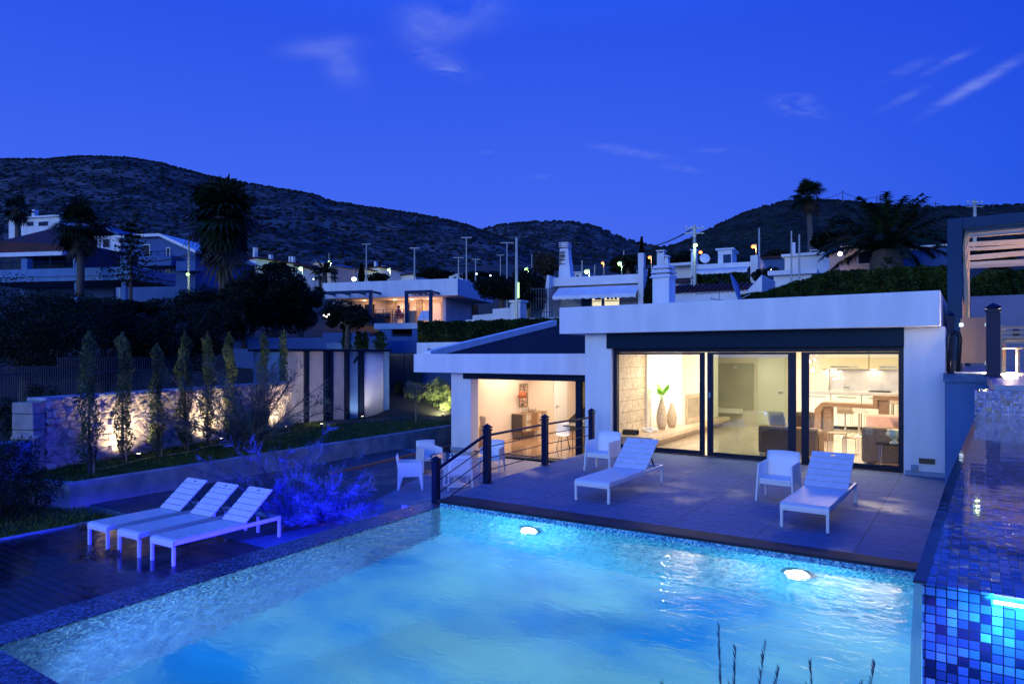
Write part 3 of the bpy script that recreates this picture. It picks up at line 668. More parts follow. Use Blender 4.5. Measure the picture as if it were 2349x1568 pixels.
# roof chimney with stacked cowl
cx_, cy_ = AT(1523, 23.6); ch = MB(); hw = .30
ch.box(cx_-hw, cx_+hw, cy_-hw, cy_+hw, ZT, ZD(637,23.6)); chim = part('chimney', ch, 'plaster', villa, world=True, bevel=.01)
c2 = MB(); zz = ZD(640,23.6)
for k in range(3):
    z0 = zz+.03+k*.16; s = .38-.03*k
    c2.hexa([(cx_-s,cy_-s,z0),(cx_+s,cy_-s,z0),(cx_+s,cy_+s,z0),(cx_-s,cy_+s,z0)], [(cx_-s*.8,cy_-s*.8,z0+.11),(cx_+s*.8,cy_-s*.8,z0+.11),(cx_+s*.8,cy_+s*.8,z0+.11),(cx_-s*.8,cy_+s*.8,z0+.11)])
    c2.box(cx_-.2,cx_+.2,cy_-.2,cy_+.2,z0-.05,z0)
sub('cowl', c2, 'far_plaster', chim)
# ---------- living room shell features
XS = -7.75
mb = MB(); mb.box(XL+.26, XS, YG+.36, 18.3, .32, 2.81); part('stone_wall', mb, 'stone_blocks', villa, world=True)
mb = MB(); mb.box(XL+.26, XS+.06, 18.31, 18.60, .32, 2.81); part('wall_pilaster', mb, 'warm_wall', villa, world=True, bevel=.005)
mb = MB(); mb.box(XL+.26, XS-.05, 18.61, 20.0, .32, 2.81); part('alcove_wall', mb, 'white_wall', villa, world=True)
mb = MB(); mb.box(XL+.26, XS+.45, 20.01, 23.6, .32, 2.81); part('chimney_breast', mb, 'white_wall', villa, world=True)
mb = MB(); mb.prism([(XL+.26,YG+.36),(-6.75,YG+.36),(-6.95,23.8),(XL+.26,23.8)], .20, .315); mb.prism([(XL+.26,YG+.36),(-7.0,YG+.36),(-7.2,23.8),(XL+.26,23.8)], .013, .199)
part('hearth_bench', mb, 'bench_stone', villa, world=True, bevel=.01)
xf = XS+.455
fp = MB(); y0, y1, z0, z1 = 20.35, 22.0, .36, 1.22; t_ = .12
fp.box(xf, xf+.03, y0, y1, z0, z0+t_); fp.box(xf, xf+.03, y0, y1, z1-t_, z1); fp.box(xf, xf+.03, y0, y0+t_, z0+t_, z1-t_); fp.box(xf, xf+.03, y1-t_, y1, z0+t_, z1-t_)
fpo = part('fireplace', fp, 'bench_stone', villa, world=True, bevel=.004)
fg = MB(); fg.box(xf+.002, xf+.012, y0+t_, y1-t_, z0+t_, z1-t_); sub('firebox_glass', fg, 'firebox', fpo)
# back wall: recessed grey panel, ledge, doorway
ZD_ = lambda py, px, Y: zY(px, py, Y)
YB = 25.0
mb = MB(); mb.box(oY(1590,YB), oY(1900,YB), YB, YB+.15, .013, 2.81); part('partition_wall', mb, 'warm_wall', villa, world=True)
mb = MB(); mb.box(oY(1645,YB-.04), oY(1729,YB-.04), YB-.04, YB-.002, .5, 2.15); part('wall_panel', mb, 'grey_panel', villa, world=True)
mb = MB(); mb.box(oY(1634,YB-.3), oY(1700,YB-.3), YB-.35, YB-.042, .36, .52); part('wall_shelf', mb, 'white_wall', villa, world=True)
mb = MB(); mb.box(oY(1738,YB-.05), oY(1800,YB-.05), YB-.05, YB-.003, .013, 2.38); dr = part('interior_door', mb, 'cabinet_white', villa, world=True, bevel=.005)
mb = MB(); xx = oY(1795,YB-.1); mb.box(xx-.14, xx, YB-.10, YB-.08, 1.13, 1.16); mb.box(xx-.02,xx,YB-.08,YB-.05,1.12,1.17); sub('handle', mb, 'chrome', dr)
mb = MB(); xx = oY(1686,YB-.06); mb.box(xx-.06, xx+.06, YB-.06, YB-.042, 1.95, 2.07); part('thermostat', mb, 'steel', villa, world=True, bevel=.004)
# interior lighting
def arealamp(nm, x, y, z, sx, sy, pw, c=(1,.84,.60)): lamp('AREA', nm, (x,y,z), pw, c, sx, size_y=sy, rot=(0,0,0))
arealamp('ceiling_light', -5.6, 18.2, 2.78, 2.4, 1.8, 120, (1,.84,.60)); arealamp('ceiling_light', -2.6, 17.9, 2.78, 2.4, 1.8, 125, (1,.83,.58))
arealamp('ceiling_light', -5.4, 22.6, 2.78, 2.4, 2.4, 130, (1,.88,.66)); arealamp('ceiling_light', -2.6, 22.4, 2.78, 2.4, 2.4, 95, (1,.84,.60))
# ---------- lower wing
YLF = 17.2; YLG = 17.75; YLW = 17.6
lw = thing('lower_wing', 'lower white wing of the villa with sloping dark roof and open glass front', 'house', (-12,17.6,ZL))
zt, zb = 2.48, 1.87
xa = oY(949, YLF)
mb = MB(); mb.box(xa, XL-.005, YLF, YLF+.35, zb, zt); part('fascia', mb, 'plaster', lw, world=True, bevel=.008)
mb = MB(); mb.box(xa, XL-.02, YLF+.352, 27.2, zb+.02, zb+.3); part('ceiling', mb, 'white_wall', lw, world=True)
p0x, p1x = oY(1035,YLW), oY(1080,YLW)
mb = MB(); mb.box(p0x, p1x, YLW, YLW+.4, ZL, zb-.002); part('pier', mb, 'plaster', lw, world=True, bevel=.008)
mb = MB(); mb.box(p0x-.015, p1x-.2, YLW-.02, YLW+.3, ZL+.001, ZL+.12); part('plinth', mb, 'plinth_render', lw, world=True)
mb = MB(); mb.box(oY(1062,YLW-.05), XL-.02, YLW-.06, YLW+.12, zb-.20, zb-.004); part('shutter_box', mb, 'dark_metal', lw, world=True, bevel=.005)
zl1 = zb-.20
mb = MB(); gx0 = oY(1076,YLG); gx1 = XL-.03
mb.box(gx0, gx0+.16, YLG, YLG+.12, ZL, zl1); mb.box(gx0+.16, gx1, YLG, YLG+.12, ZL, ZL+.03); mb.box(oY(1320,YLG), oY(1333,YLG), YLG, YLG+.1, ZL+.03, zl1)
part('door_frame', mb, 'dark_metal', lw, world=True, bevel=.004)
g = MB(); g.box(oY(1333,YLG), gx1, YLG+.05, YLG+.06, ZL+.03, zl1); part('pane', g, 'door_glass', lw, world=True)
XI = -14.32
mb = MB(); mb.box(XI-.2, XI, YLW+.42, 27.2, ZL, zb+.018); part('wall', mb, 'cream_wall', lw, world=True)
mb = MB(); mb.box(XI+.002, p0x-.002, YLW+.2, YLW+.4, ZL, zb+.018); part('wall', mb, 'cream_wall', lw, world=True)
mb = MB(); mb.box(XI+.002, XL+.2, 27.0, 27.2, ZL, zb+.018); part('wall', mb, 'cream_wall', lw, world=True)
mb = MB(); mb.box(XL, XL+.24, YLG+.4, 27.0, ZL, zb+.018); part('wall', mb, 'warm_wall', lw, world=True)
mb = MB(); mb.box(XI+.002, XL+.02, YLG-.14, 26.99, ZL-.04, ZL+.012); part('floor', mb, 'brown_marble', lw, world=True)
# sloping roof: dark membrane between pale sloping parapet and the main block
zr = lambda y: zt-.12 + (y-17.55)*.165
xp = -15.15
mb = MB(); mb.add([(xp,17.56,zr(17.56)),(XL-.01,17.56,zr(17.56)),(XL-.01,26,zr(26)),(xp,26,zr(26)),(xp,17.56,zr(17.56)-.15),(XL-.01,17.56,zr(17.56)-.15),(XL-.01,26,zr(26)-.15),(xp,26,zr(26)-.15)], [(0,1,2,3),(7,6,5,4),(0,4,5,1),(1,5,6,2),(2,6,7,3),(3,7,4,0)]); part('roof', mb, 'dark_roof', lw, world=True)
mb = MB(); mb.hexa([(xp-.3,17.56,zb+.31),(xp-.002,17.56,zb+.31),(xp-.002,26,zb+.31),(xp-.3,26,zb+.31)], [(xp-.3,17.56,zr(17.56)+.22),(xp-.002,17.56,zr(17.56)+.22),(xp-.002,26,zr(26)+.24),(xp-.3,26,zr(26)+.24)]); part('sloping_parapet', mb, 'plaster', lw, world=True)
mb = MB(); xq = oY(956,20.5); mb.box(xq, xp-.31, 20.5, 20.8, zb+.31, zY(1000,785,20.5)); o = part('side_wall', mb, 'plaster', lw, world=True)
mb = MB(); mb.box(oY(981,20.48), oY(987,20.48), 20.47, 20.499, zY(984,803,20.48), zY(984,799,20.48)-.0); part('vent', mb, 'black_plastic', lw, world=True)
# door on the left interior wall, curtain
def oX(px, Xv):   # y at which plane x=Xv is seen at px
    r = (px-CX)/FP; D = Xv/(RX*r-RY); return (RY*r+RX)*D
ya, yb = oX(1269,XI), oX(1299,XI)
mb = MB(); mb.box(XI+.002, XI+.05, ya, yb, ZL+.013, 1.5); dr = part('interior_door', mb, 'white_wall', lw, world=True, bevel=.005)
mb = MB(); mb.box(XI+.06, XI+.11, ya+.12, ya+.28, .33, .36); sub('handle', mb, 'chrome', dr)
mb = MB(); rows = []
xc0, xc1 = oY(1297,26.7), oY(1338,26.7)
for zz in (ZL+.02, 1.8): rows.append([(xc0+(xc1-xc0)*i/60, 26.75+.06*math.sin(i*.9), zz) for i in range(61)])
mb.grid(rows); curtain = solo('curtain', mb, 'curtain', 'beige pleated curtain at the back of the lower room', 'curtain', smooth=True)
sm = curtain.modifiers.new('thickness','SOLIDIFY'); sm.thickness = .01
arealamp('ceiling_light', -12.6, 20.4, 1.85, 3.6, 2.4, 150, (1,.78,.56)); arealamp('ceiling_light', -12.2, 24.2, 1.85, 3.2, 2.4, 130, (1,.80,.60))

# ================================================================ LIVING ROOM CONTENTS
def vase(px, py, h, r, lab, leafy):
    x, y = G(px, py, .316); t = thing('floor_vase', lab, 'vase', (x,y,.316), 0, 'wicker floor vases on the hearth bench')
    m = MB(); m.lathe([(.001,0),(r*.62,.0),(r*.95,h*.22),(r,h*.42),(r*.8,h*.66),(r*.42,h*.88),(r*.30,h*.96),(r*.36,h),(r*.22,h),(r*.2,h*.9)], (0,0,0), 24); part('vase_body', m, 'vase_wicker', t, smooth=True)
    if leafy:
        m = MB(); k = MB()
        for i in range(15):
            a = i*2.4; el = .35+.9*rnd.random(); L_ = .40+.14*rnd.random(); b = (.05*math.cos(a), .05*math.sin(a), h+.12)
            d = Vector((math.cos(a)*math.cos(el), math.sin(a)*math.cos(el), math.sin(el))); s = d.cross(Vector((0,0,1))).normalized()
            u = Vector(b); P = []
            for q, wd in ((0,.01),(.25,.06),(.55,.075),(.85,.04),(1,.003)):
                c = u+d*L_*q+Vector((0,0,-.10*q*q)); P.append([c-s*wd, c+Vector((0,0,.01)), c+s*wd])
            m.grid(P); k.tube([(0,0,h*.85), b], .004, 5)
        part('leaves', m, 'bright_leaf', t); part('stems', k, 'bright_leaf', t)
    else:
        m = MB(); k = MB()
        for i in range(7):
            a = i*2.1; e = Vector((.10*math.cos(a), .10*math.sin(a), h+.18+.12*rnd.random())); k.tube([(0,0,h*.85), e*.5+Vector((0,0,h*.5)), e], .003, 4)
            for q in range(6): m.sphere(tuple(e+Vector((rnd.uniform(-.03,.03),rnd.uniform(-.03,.03),rnd.uniform(-.03,.03)))), .014, 6, 4)
        part('dried_stems', k, 'teak', t); part('blossoms', m, 'white_wall', t)
vase(1518, 984, .86, .155, 'taller wicker floor vase with bright green leaves', True)
vase(1541, 980, .72, .145, 'shorter wicker floor vase with white blossom stems', False)
# curved white wall lamp
al = thing('wall_lamp', 'white curved bracket lamp with cone shade above the vases', 'lamp', (XS+.4,19.4,1.9))
P = []
lx, ly = AT(1545, 21.0); zc = ZD(846,21)
for i in range(15):
    a = math.radians(200-i*16); P.append((-.0+.30*math.cos(a)*.6, .30*math.cos(a)*.4, .55+.32*math.sin(a)))
ar = MB(); ar.tube([(-.45,-.2,.55)]+P, .012, 8); part('arm', ar, 'white_plastic', al, smooth=True)
m = MB(); e = P[-1]; m.lathe([(.03,0),(.16,-.22),(.155,-.22),(.025,-.005)], (e[0],e[1],e[2]), 20); part('shade', m, 'glow_soft', al, smooth=True)
al.location = (lx, ly, zc-.5)
lamp('POINT', 'wall_lamp_bulb', (XS+.35, 19.25, 1.75), 85, (1,.93,.78), .08)
# rope knot ornament, speaker
x, y = G(1489, 990, .316); t = thing('knotted_ornament', 'white knotted rope ornament lying on the stone bench', 'ornament', (x,y,.316))
m = MB()
for k in range(5):
    a0 = rnd.random()*6; m.tube([((.12+.03*k)*math.cos(a0+i*.5), .08*math.sin(a0+i*.5)+.03*k-.05, .03+.03*math.sin(i*.9+k)+.01*k) for i in range(13)], .018, 7)
part('rope', m, 'white_wall', t, smooth=True)
x, y = G(1447, 996, .316); t = thing('speaker', 'black box speaker on the bench by the window frame', 'speaker', (x+.02,max(y,16.62),.316))
m = MB(); m.box(-.30,.16,-.1,.12,0,.13); part('cabinet', m, 'black_plastic', t, bevel=.008)
m = MB(); m.lathe([(.001,0),(.06,0),(.065,.03),(.04,.04),(.001,.02)], (0,0,0), 20); o = part('cone', m, 'dark_metal', t); o.rotation_euler = (0,math.pi/2,0); o.location = (.162,0,.07)
# seating
def sofa(name, lab, cat, x0, x1, y0, y1, ztop, m_, arms=True, cush=None):
    t = thing(name, lab, cat, ((x0+x1)/2,(y0+y1)/2,.013)); W = (x1-x0)/2; Dp = (y1-y0)/2
    b = MB(); b.box(-W, W, -Dp, -Dp+.22, .04, ztop); part('backrest', b, m_, t, bevel=.05)
    b = MB(); b.box(-W+.02, W-.02, -Dp+.225, Dp, .08, .42); part('seat', b, m_, t, bevel=.05)
    if arms:
        for s in (-1,1):
            b = MB(); b.box(s*W, s*(W-.2), -Dp+.02, Dp+.02, .04, ztop-.1); part('armrest', b, m_, t, bevel=.05)
    for s in (-1,1):
        for q in (-1,1):
            b = MB(); b.box(s*(W-.06)-.025, s*(W-.06)+.025, q*(Dp-.06)-.025, q*(Dp-.06)+.025, 0, .05); part('leg', b, 'chrome', t)
    return t
sofa('armchair', 'brown fabric armchair seen from behind through the sliding door', 'armchair', -4.35, -3.0, 17.2, 18.1, .70, 'sofa_brown')
sofa('sofa', 'brown sofa with its back to the glass behind the side table', 'sofa', -2.05, -.85, 16.95, 17.8, .82, 'sofa_brown')
sofa('sofa', 'coral fabric sofa facing the bar', 'sofa', -2.2, -.9, 19.0, 19.9, .95, 'sofa_coral', arms=False)
def cushion(x, y, z, rz, rx, m_, lab):
    m = MB(); P = []
    for i in range(9):
        u = -1+2*i/8; P.append([(u*.22*(1-.07*v*v), -.07*(1-u**4)*(1-v**4)*1, v*.22*(1-.07*u*u)) for v in [ -1+2*j/8 for j in range(9)]])
    m.grid(P); P2 = [[(a,-b,c) for a,b,c in r][::-1] for r in P]; m.grid(P2)
    o = solo('cushion', m, m_, lab, 'cushion', 'scatter cushions', smooth=True); o.location = (x,y,z); o.rotation_euler = (rx,0,rz)
cushion(-3.35, 17.62, .86, .35, .25, 'sofa_brown', 'dark brown cushion propped in the armchair')
cushion(-1.35, 17.95, .82, -.5, .6, 'sofa_coral', 'pale coral cushion leaning on the brown sofa')
cushion(-4.0, 17.6, .84, -.3, .25, 'white_wall', 'pale cushion in the armchair behind the glass')
t = thing('side_table', 'low table with smoked glass top and chrome legs behind the glass', 'side table', (-1.35,16.55,.013))
m = MB(); m.box(-.36,.42,-.22,.22,.52,.535); part('tabletop', m, 'smoked_glass', t)
m = MB()
for sx in (-.28,.34):
    m.tube([(sx,-.18,.52),(sx,-.18,.02),(sx,.18,.02),(sx,.18,.52)], .012, 8)
m.tube([(-.28,0,.02),(.34,0,.02)], .012, 8); part('frame', m, 'chrome', t)
t = thing('urn', 'pale green glazed footed urn with two handles on the glass table', 'urn', (-1.37,16.52,.549))
m = MB(); m.lathe([(.001,0),(.09,0),(.09,.025),(.04,.07),(.045,.10),(.12,.16),(.145,.22),(.12,.27),(.14,.30),(.12,.30),(.10,.27)], (0,0,0), 28); part('bowl', m, 'urn_glaze', t, smooth=True)
for s in (-1,1):
    m = MB(); m.tube([(s*.10,0,.24),(s*.145,0,.235),(s*.15,0,.19),(s*.115,0,.16)], .012, 8); part('handle', m, 'urn_glaze', t, smooth=True)
for k, (dx, s, lab) in enumerate([(0,1,'taller of the two nesting tables by the armchair'),(.28,.8,'smaller of the two nesting tables by the armchair')]):
    t = thing('nesting_table', lab, 'side table', (-2.75+dx,18.35+.1*k,.013), 0, 'nesting tables')
    m = MB(); m.box(-.2*s,.2*s,-.22,.22,.50*s,.52*s); part('tabletop', m, 'teak', t)
    for sx in (-1,1):
        m = MB(); m.tube([(sx*.18*s,-.2,.5*s),(sx*.18*s,-.2,.01),(sx*.18*s,.2,.01),(sx*.18*s,.2,.5*s)], .011, 6); part('leg', m, 'steel', t)
# kitchen bar: stepped wood ribbon
YK = 20.9
bx = lambda px: oY(px, YK)
bar = thing('kitchen_bar', 'brown wood bar folded like a ribbon with a raised end', 'bar counter', (-3,YK,.013))
zt1 = zY(1930,924,YK); zt2 = zY(2040,908,YK)
m = MB(); m.prof_y([(bx(1866),.013),(bx(1868),zt1-.2),(bx(1884),zt1),(bx(2002),zt1-.02),(bx(2002),zt2),(XR-.3,zt2),(XR-.3,zt2-.11),(bx(2013),zt2-.11),(bx(2013),zt1-.13),(bx(1890),zt1-.11),(bx(1884),zt1-.25),(bx(1882),.013)], YK, YK+.6)
part('ribbon_top', m, 'bar_wood', bar, world=True)
m = MB(); m.box(bx(1886), bx(1905), YK+.1, YK+.55, .013, zt1-.115); part('end_panel', m, 'bar_wood', bar, world=True)
m = MB(); m.box(bx(2013)+.01, bx(2036), YK+.1, YK+.55, .013, zt2-.115); part('end_panel', m, 'bar_wood', bar, world=True)
def stool(px, py, h, lab, m_='tan_leather'):
    x, y = G(px, py, .013); t = thing('bar_stool', lab, 'bar stool', (x,y,.013), 0, 'bar stools at the ribbon bar')
    m = MB(); m.lathe([(.001,0),(.20,0),(.20,.012),(.06,.03),(.03,.06),(.001,.06)], (0,0,0), 20); part('base', m, 'chrome', t, smooth=True)
    m = MB(); m.tube([(0,0,.05),(0,0,h-.05)], .028, 10); part('column', m, 'chrome', t)
    m = MB(); m.box(-.21,.21,-.17,.17,h-.05,h+.03); m.box(-.21,.21,-.17,-.14,h+.032,h+.16); part('seat', m, m_, t, bevel=.02)
    m = MB(); m.tube([(-.16,-.1,h-.08),(-.16,-.16,h*.45),(.16,-.16,h*.45),(.16,-.1,h-.08)], .009, 6); part('footrest', m, 'chrome', t)
stool(1939, 1002, .74, 'bar stool with tan seat under the low end of the bar'); stool(1971, 1000, .74, 'white topped stool next to the tan bar stool', 'white_wall'); stool(2046, 995, .98, 'tall bar stool at the raised end of the bar')
YC = 24.6
kx = lambda px: oY(px, YC)
kit = thing('kitchen_units', 'cream and white kitchen units with steel worktop along the back wall', 'kitchen', (-3,YC,.013))
zc = zY(1950,898,YC)
for k, (a, b) in enumerate([(1835,1905),(1906,1975),(1976,2049),(2050,2120)]):
    m = MB(); m.box(kx(a)+.01, min(kx(b),XR-.3), YC, YC+.6, .12, zc-.09); f = part('base_cabinet', m, 'cabinet_white', kit, world=True, bevel=.004)
    m = MB(); m.box(kx(a)+.2, min(kx(b),XR-.3)-.15, YC-.03, YC-.01, zc-.19, zc-.175); sub('handle', m, 'chrome', f)
m = MB(); m.box(kx(1835), XR-.28, YC-.03, YC+.62, zc-.085, zc); part('worktop', m, 'steel', kit, world=True, bevel=.004)
m = MB(); m.box(kx(1835), XR-.28, YC+.63, YC+.66, zc, 1.97); part('backsplash', m, 'steel', kit, world=True)
zq = zY(1950,846,YC+.3)
for k, (a, b) in enumerate([(1880,1990),(1991,2080)]):
    m = MB(); m.box(kx(a)+.01, min(kx(b),XR-.3), YC+.28, YC+.62, zq, 2.81); f = part('wall_cabinet', m, 'cabinet_cream', kit, world=True, bevel=.004)
    m = MB(); m.box(kx(a)+.3, min(kx(b),XR-.3)-.3, YC+.24, YC+.272, zq+.06, zq+.085); sub('handle', m, 'chrome', f)
m = MB(); m.box(kx(1990), kx(2042), YC+.08, YC+.5, zc+.001, zc+.02)
for i in range(4):
    u = kx(1994)+(kx(2038)-kx(1994))*(i+.5)/4; m.box(u-.07,u+.07,YC+.1,YC+.48,zc+.021,zc+.045)
part('gas_hob', m, 'black_plastic', kit, world=True)
u = kx(1932); m = MB(); m.tube([(u,YC+.45,zc),(u,YC+.45,zc+.40),(u-.04,YC+.42,zc+.43),(u-.32,YC+.30,zc+.38)], .016, 8); m.box(u-.02,u+.15,YC+.43,YC+.46,zc+.1,zc+.14); part('tap', m, 'chrome', kit, world=True, smooth=False)
m = MB()
for px in (1905, 2000, 2070): m.box(kx(px)-.1,kx(px)+.1,YC+.35,YC+.5,zq-.012,zq-.002)
part('worktop_light', m, 'glow_soft', kit, world=True)
for px in (1905,2000): lamp('AREA', 'worktop_lamp', (kx(px),YC+.4,zq-.05), 6, (1,.88,.66), .4, size_y=.1, rot=(0,0,0))
# globe pendants
pd_ = thing('pendant_lamp', 'cluster of clear glass globe pendants over the bar', 'pendant lamp', (*AT(1862,19.5), 2.3))
for (px, py, r) in [(1864,846,.17),(1857,826,.12),(1869,822,.10)]:
    xx, yy = AT(px, 19.5); zz = ZD(py,19.5); lx_, ly_ = xx-pd_.location[0], yy-pd_.location[1]; lz = zz-pd_.location[2]
    m = MB(); m.sphere((lx_,ly_,lz), r, 18, 12); g = part('globe', m, 'clear_glass', pd_, smooth=True)
    m = MB(); m.sphere((lx_,ly_,lz-.03), r*.38, 10, 8); o = bpy.data.objects.new('bulb', mesh_of('bulb', m, 'glow_warm', True)); link(o, g)
    m = MB(); m.tube([(lx_,ly_,lz+r),(lx_,ly_,.5)], .005, 5); part('cord', m, 'wire', pd_)
# ---------- lower room contents
sy0, sy1 = oX(1198,XI+.5), oX(1255,XI+.5)
sb = thing('sideboard', 'sideboard with striped reclaimed wood doors and dark ends', 'sideboard', (XI+.27,(sy0+sy1)/2,ZL+.013))
m = MB(); m.box(XI+.03,XI+.50,sy0,sy0+.03,-.42,.24); part('end_panel', m, 'sideboard_dark', sb, world=True)
m = MB(); m.box(XI+.03,XI+.50,sy1-.03,sy1,-.42,.24); part('end_panel', m, 'sideboard_dark', sb, world=True)
m = MB(); m.box(XI+.03,XI+.50,sy0+.032,sy1-.032,-.42,-.40); m.box(XI+.03,XI+.51,sy0,sy1,.242,.27); part('carcass', m, 'teak', sb, world=True)
mm, t_, b_ = nt('striped_wood'); ge = N(t_,'ShaderNodeNewGeometry'); sp = N(t_,'ShaderNodeSeparateXYZ'); t_.links.new(ge.outputs['Position'], sp.inputs[0])
mu = N(t_,'ShaderNodeMath',operation='MULTIPLY'); mu.inputs[1].default_value = 9.5; t_.links.new(sp.outputs[1], mu.inputs[0]); flr = N(t_,'ShaderNodeMath',operation='FLOOR'); t_.links.new(mu.outputs[0], flr.inputs[0])
wn = N(t_,'ShaderNodeTexWhiteNoise',noise_dimensions='1D'); t_.links.new(flr.outputs[0], wn.inputs['W'])
t_.links.new(ramp(t_, [(0,(.45,.26,.13)),(.3,(.62,.48,.34)),(.5,(.30,.17,.09)),(.7,(.70,.62,.50)),(.9,(.38,.33,.28))], wn.outputs['Value']), b_.inputs['Base Color']); t_.nodes[-1].color_ramp.interpolation='CONSTANT'
for k in range(4):
    a = sy0+.035+k*(sy1-sy0-.07)/4; b = a+(sy1-sy0-.07)/4-.008
    m = MB(); m.box(XI+.48,XI+.502,a,b,-.395,.238); d_ = part('door', m, 'striped_wood', sb, world=True)
    m = MB(); yy = b-.08 if k%2==0 else a+.08; m.box(XI+.504,XI+.525,yy-.012,yy+.012,-.12,-.0); sub('handle', m, 'sideboard_dark', d_)
for yy in (sy0+.05, sy1-.05):
    m = MB(); m.tube([(XI+.06,yy,-.42),(XI+.06,yy,ZL+.02),(XI+.47,yy,ZL+.02),(XI+.47,yy,-.42)], .014, 6); part('leg', m, 'black_plastic', sb, world=True)
tl = thing('table_lamp', 'slender table lamp with rust red shade on the sideboard', 'table lamp', (XI+.28,sy0+.35,.27))
m = MB(); m.lathe([(.001,0),(.09,0),(.09,.012),(.001,.012)], (0,0,0), 18); m.tube([(0,0,.01),(0,0,.62)], .006, 6); part('stand', m, 'black_plastic', tl)
m = MB(); m.lathe([(.185,.58),(.12,.80),(.115,.80),(.18,.58)], (0,0,0), 24); part('lamp_shade', m, 'lamp_shade_rust', tl, smooth=True)
bw = thing('bowl', 'glazed patterned bowl at the far end of the sideboard', 'bowl', (XI+.27,sy1-.75,.27))
m = MB(); m.lathe([(.001,0),(.10,0),(.18,.08),(.16,.18),(.13,.19),(.001,.05)], (0,0,0), 20); part('bowl_body', m, 'vase_wicker', bw, smooth=True)
pa, pb = oX(1190,XI), oX(1210,XI)
zp0, zp1 = ZD(933,depth(XI,(pa+pb)/2)), ZD(879,depth(XI,(pa+pb)/2))
pic = thing('painting', 'tall narrow abstract painting in pink and black on beige', 'painting', (XI+.02,(pa+pb)/2,(zp0+zp1)/2))
m = MB(); m.box(XI+.003,XI+.03,pa,pb,zp0,zp1); part('picture_frame', m, 'teak', pic, world=True)
mm, t_, b_ = nt('abstract_paint'); tc = N(t_,'ShaderNodeTexCoord'); n_ = N(t_,'ShaderNodeTexNoise'); n_.inputs['Scale'].default_value = 5; n_.inputs['Distortion'].default_value = 2; t_.links.new(tc.outputs['Object'], n_.inputs['Vector'])
t_.links.new(ramp(t_, [(.38,(.02,.05,.045)),(.47,(.15,.13,.12)),(.54,(.75,.38,.32)),(.62,(.72,.56,.30)),(.7,(.78,.62,.36))], n_.outputs[0]), b_.inputs['Base Color'])
m = MB(); m.box(XI+.031,XI+.034,pa+.05,pb-.05,zp0+.06,zp1-.06); part('canvas', m, 'abstract_paint', pic, world=True)
vs = thing('tall_ornament', 'tall carved driftwood ornament beside the lower door', 'ornament', (-13.95,18.9,ZL+.013))
m = MB(); m.lathe([(.001,0),(.16,0),(.13,.25),(.15,.55),(.10,.8),(.13,1.0),(.08,1.05),(.001,1.05)], (0,0,0), 14); part('trunk', m, 'vase_wicker', vs, smooth=True)
dt = thing('dining_table', 'dark topped dining table at the right side of the lower room', 'dining table', (-10.75,20.6,ZL+.013))
m = MB(); m.box(-.9,1.2,-.45,.45,.72,.76); part('tabletop', m, 'sideboard_dark', dt)
for sx in (-.85,1.15):
    for sy in (-.4,.4): m = MB(); m.tube([(sx,sy,.72),(sx,sy,0)], .014, 6); part('leg', m, 'black_plastic', dt)
for k,(x,y,rz,lab) in enumerate([(-11.35,19.9,.5,'pale shell chair pulled out at the near side of the dining table'),(-11.3,21.4,3.0,'pale shell chair behind the dining table')]):
    t = thing('shell_chair', lab, 'chair', (x,y,ZL+.013), rz, 'pale shell dining chairs')
    m = MB(); P = []
    for i in range(9):
        u = i/8; yy = -.24+.46*min(1,u*1.6) if u < .62 else .22+.10*(u-.62)/.38; zz = .44 if u < .5 else .44+.42*((u-.5)/.5)**1.2
        P.append([(s*.23*(1-.25*max(0,u-.7)/.3), yy, zz+.05*s*s) for s in (-1,-.5,0,.5,1)])
    m.grid(P); o = part('shell', m, 'white_wall', t, smooth=True); s_ = o.modifiers.new('thickness','SOLIDIFY'); s_.thickness = .015
    for sx in (-1,1):
        for sy in (-1,1): m = MB(); m.tube([(sx*.12,sy*.10,.44),(sx*.22,sy*.22,0)], .009, 6); part('leg', m, 'black_plastic', t)
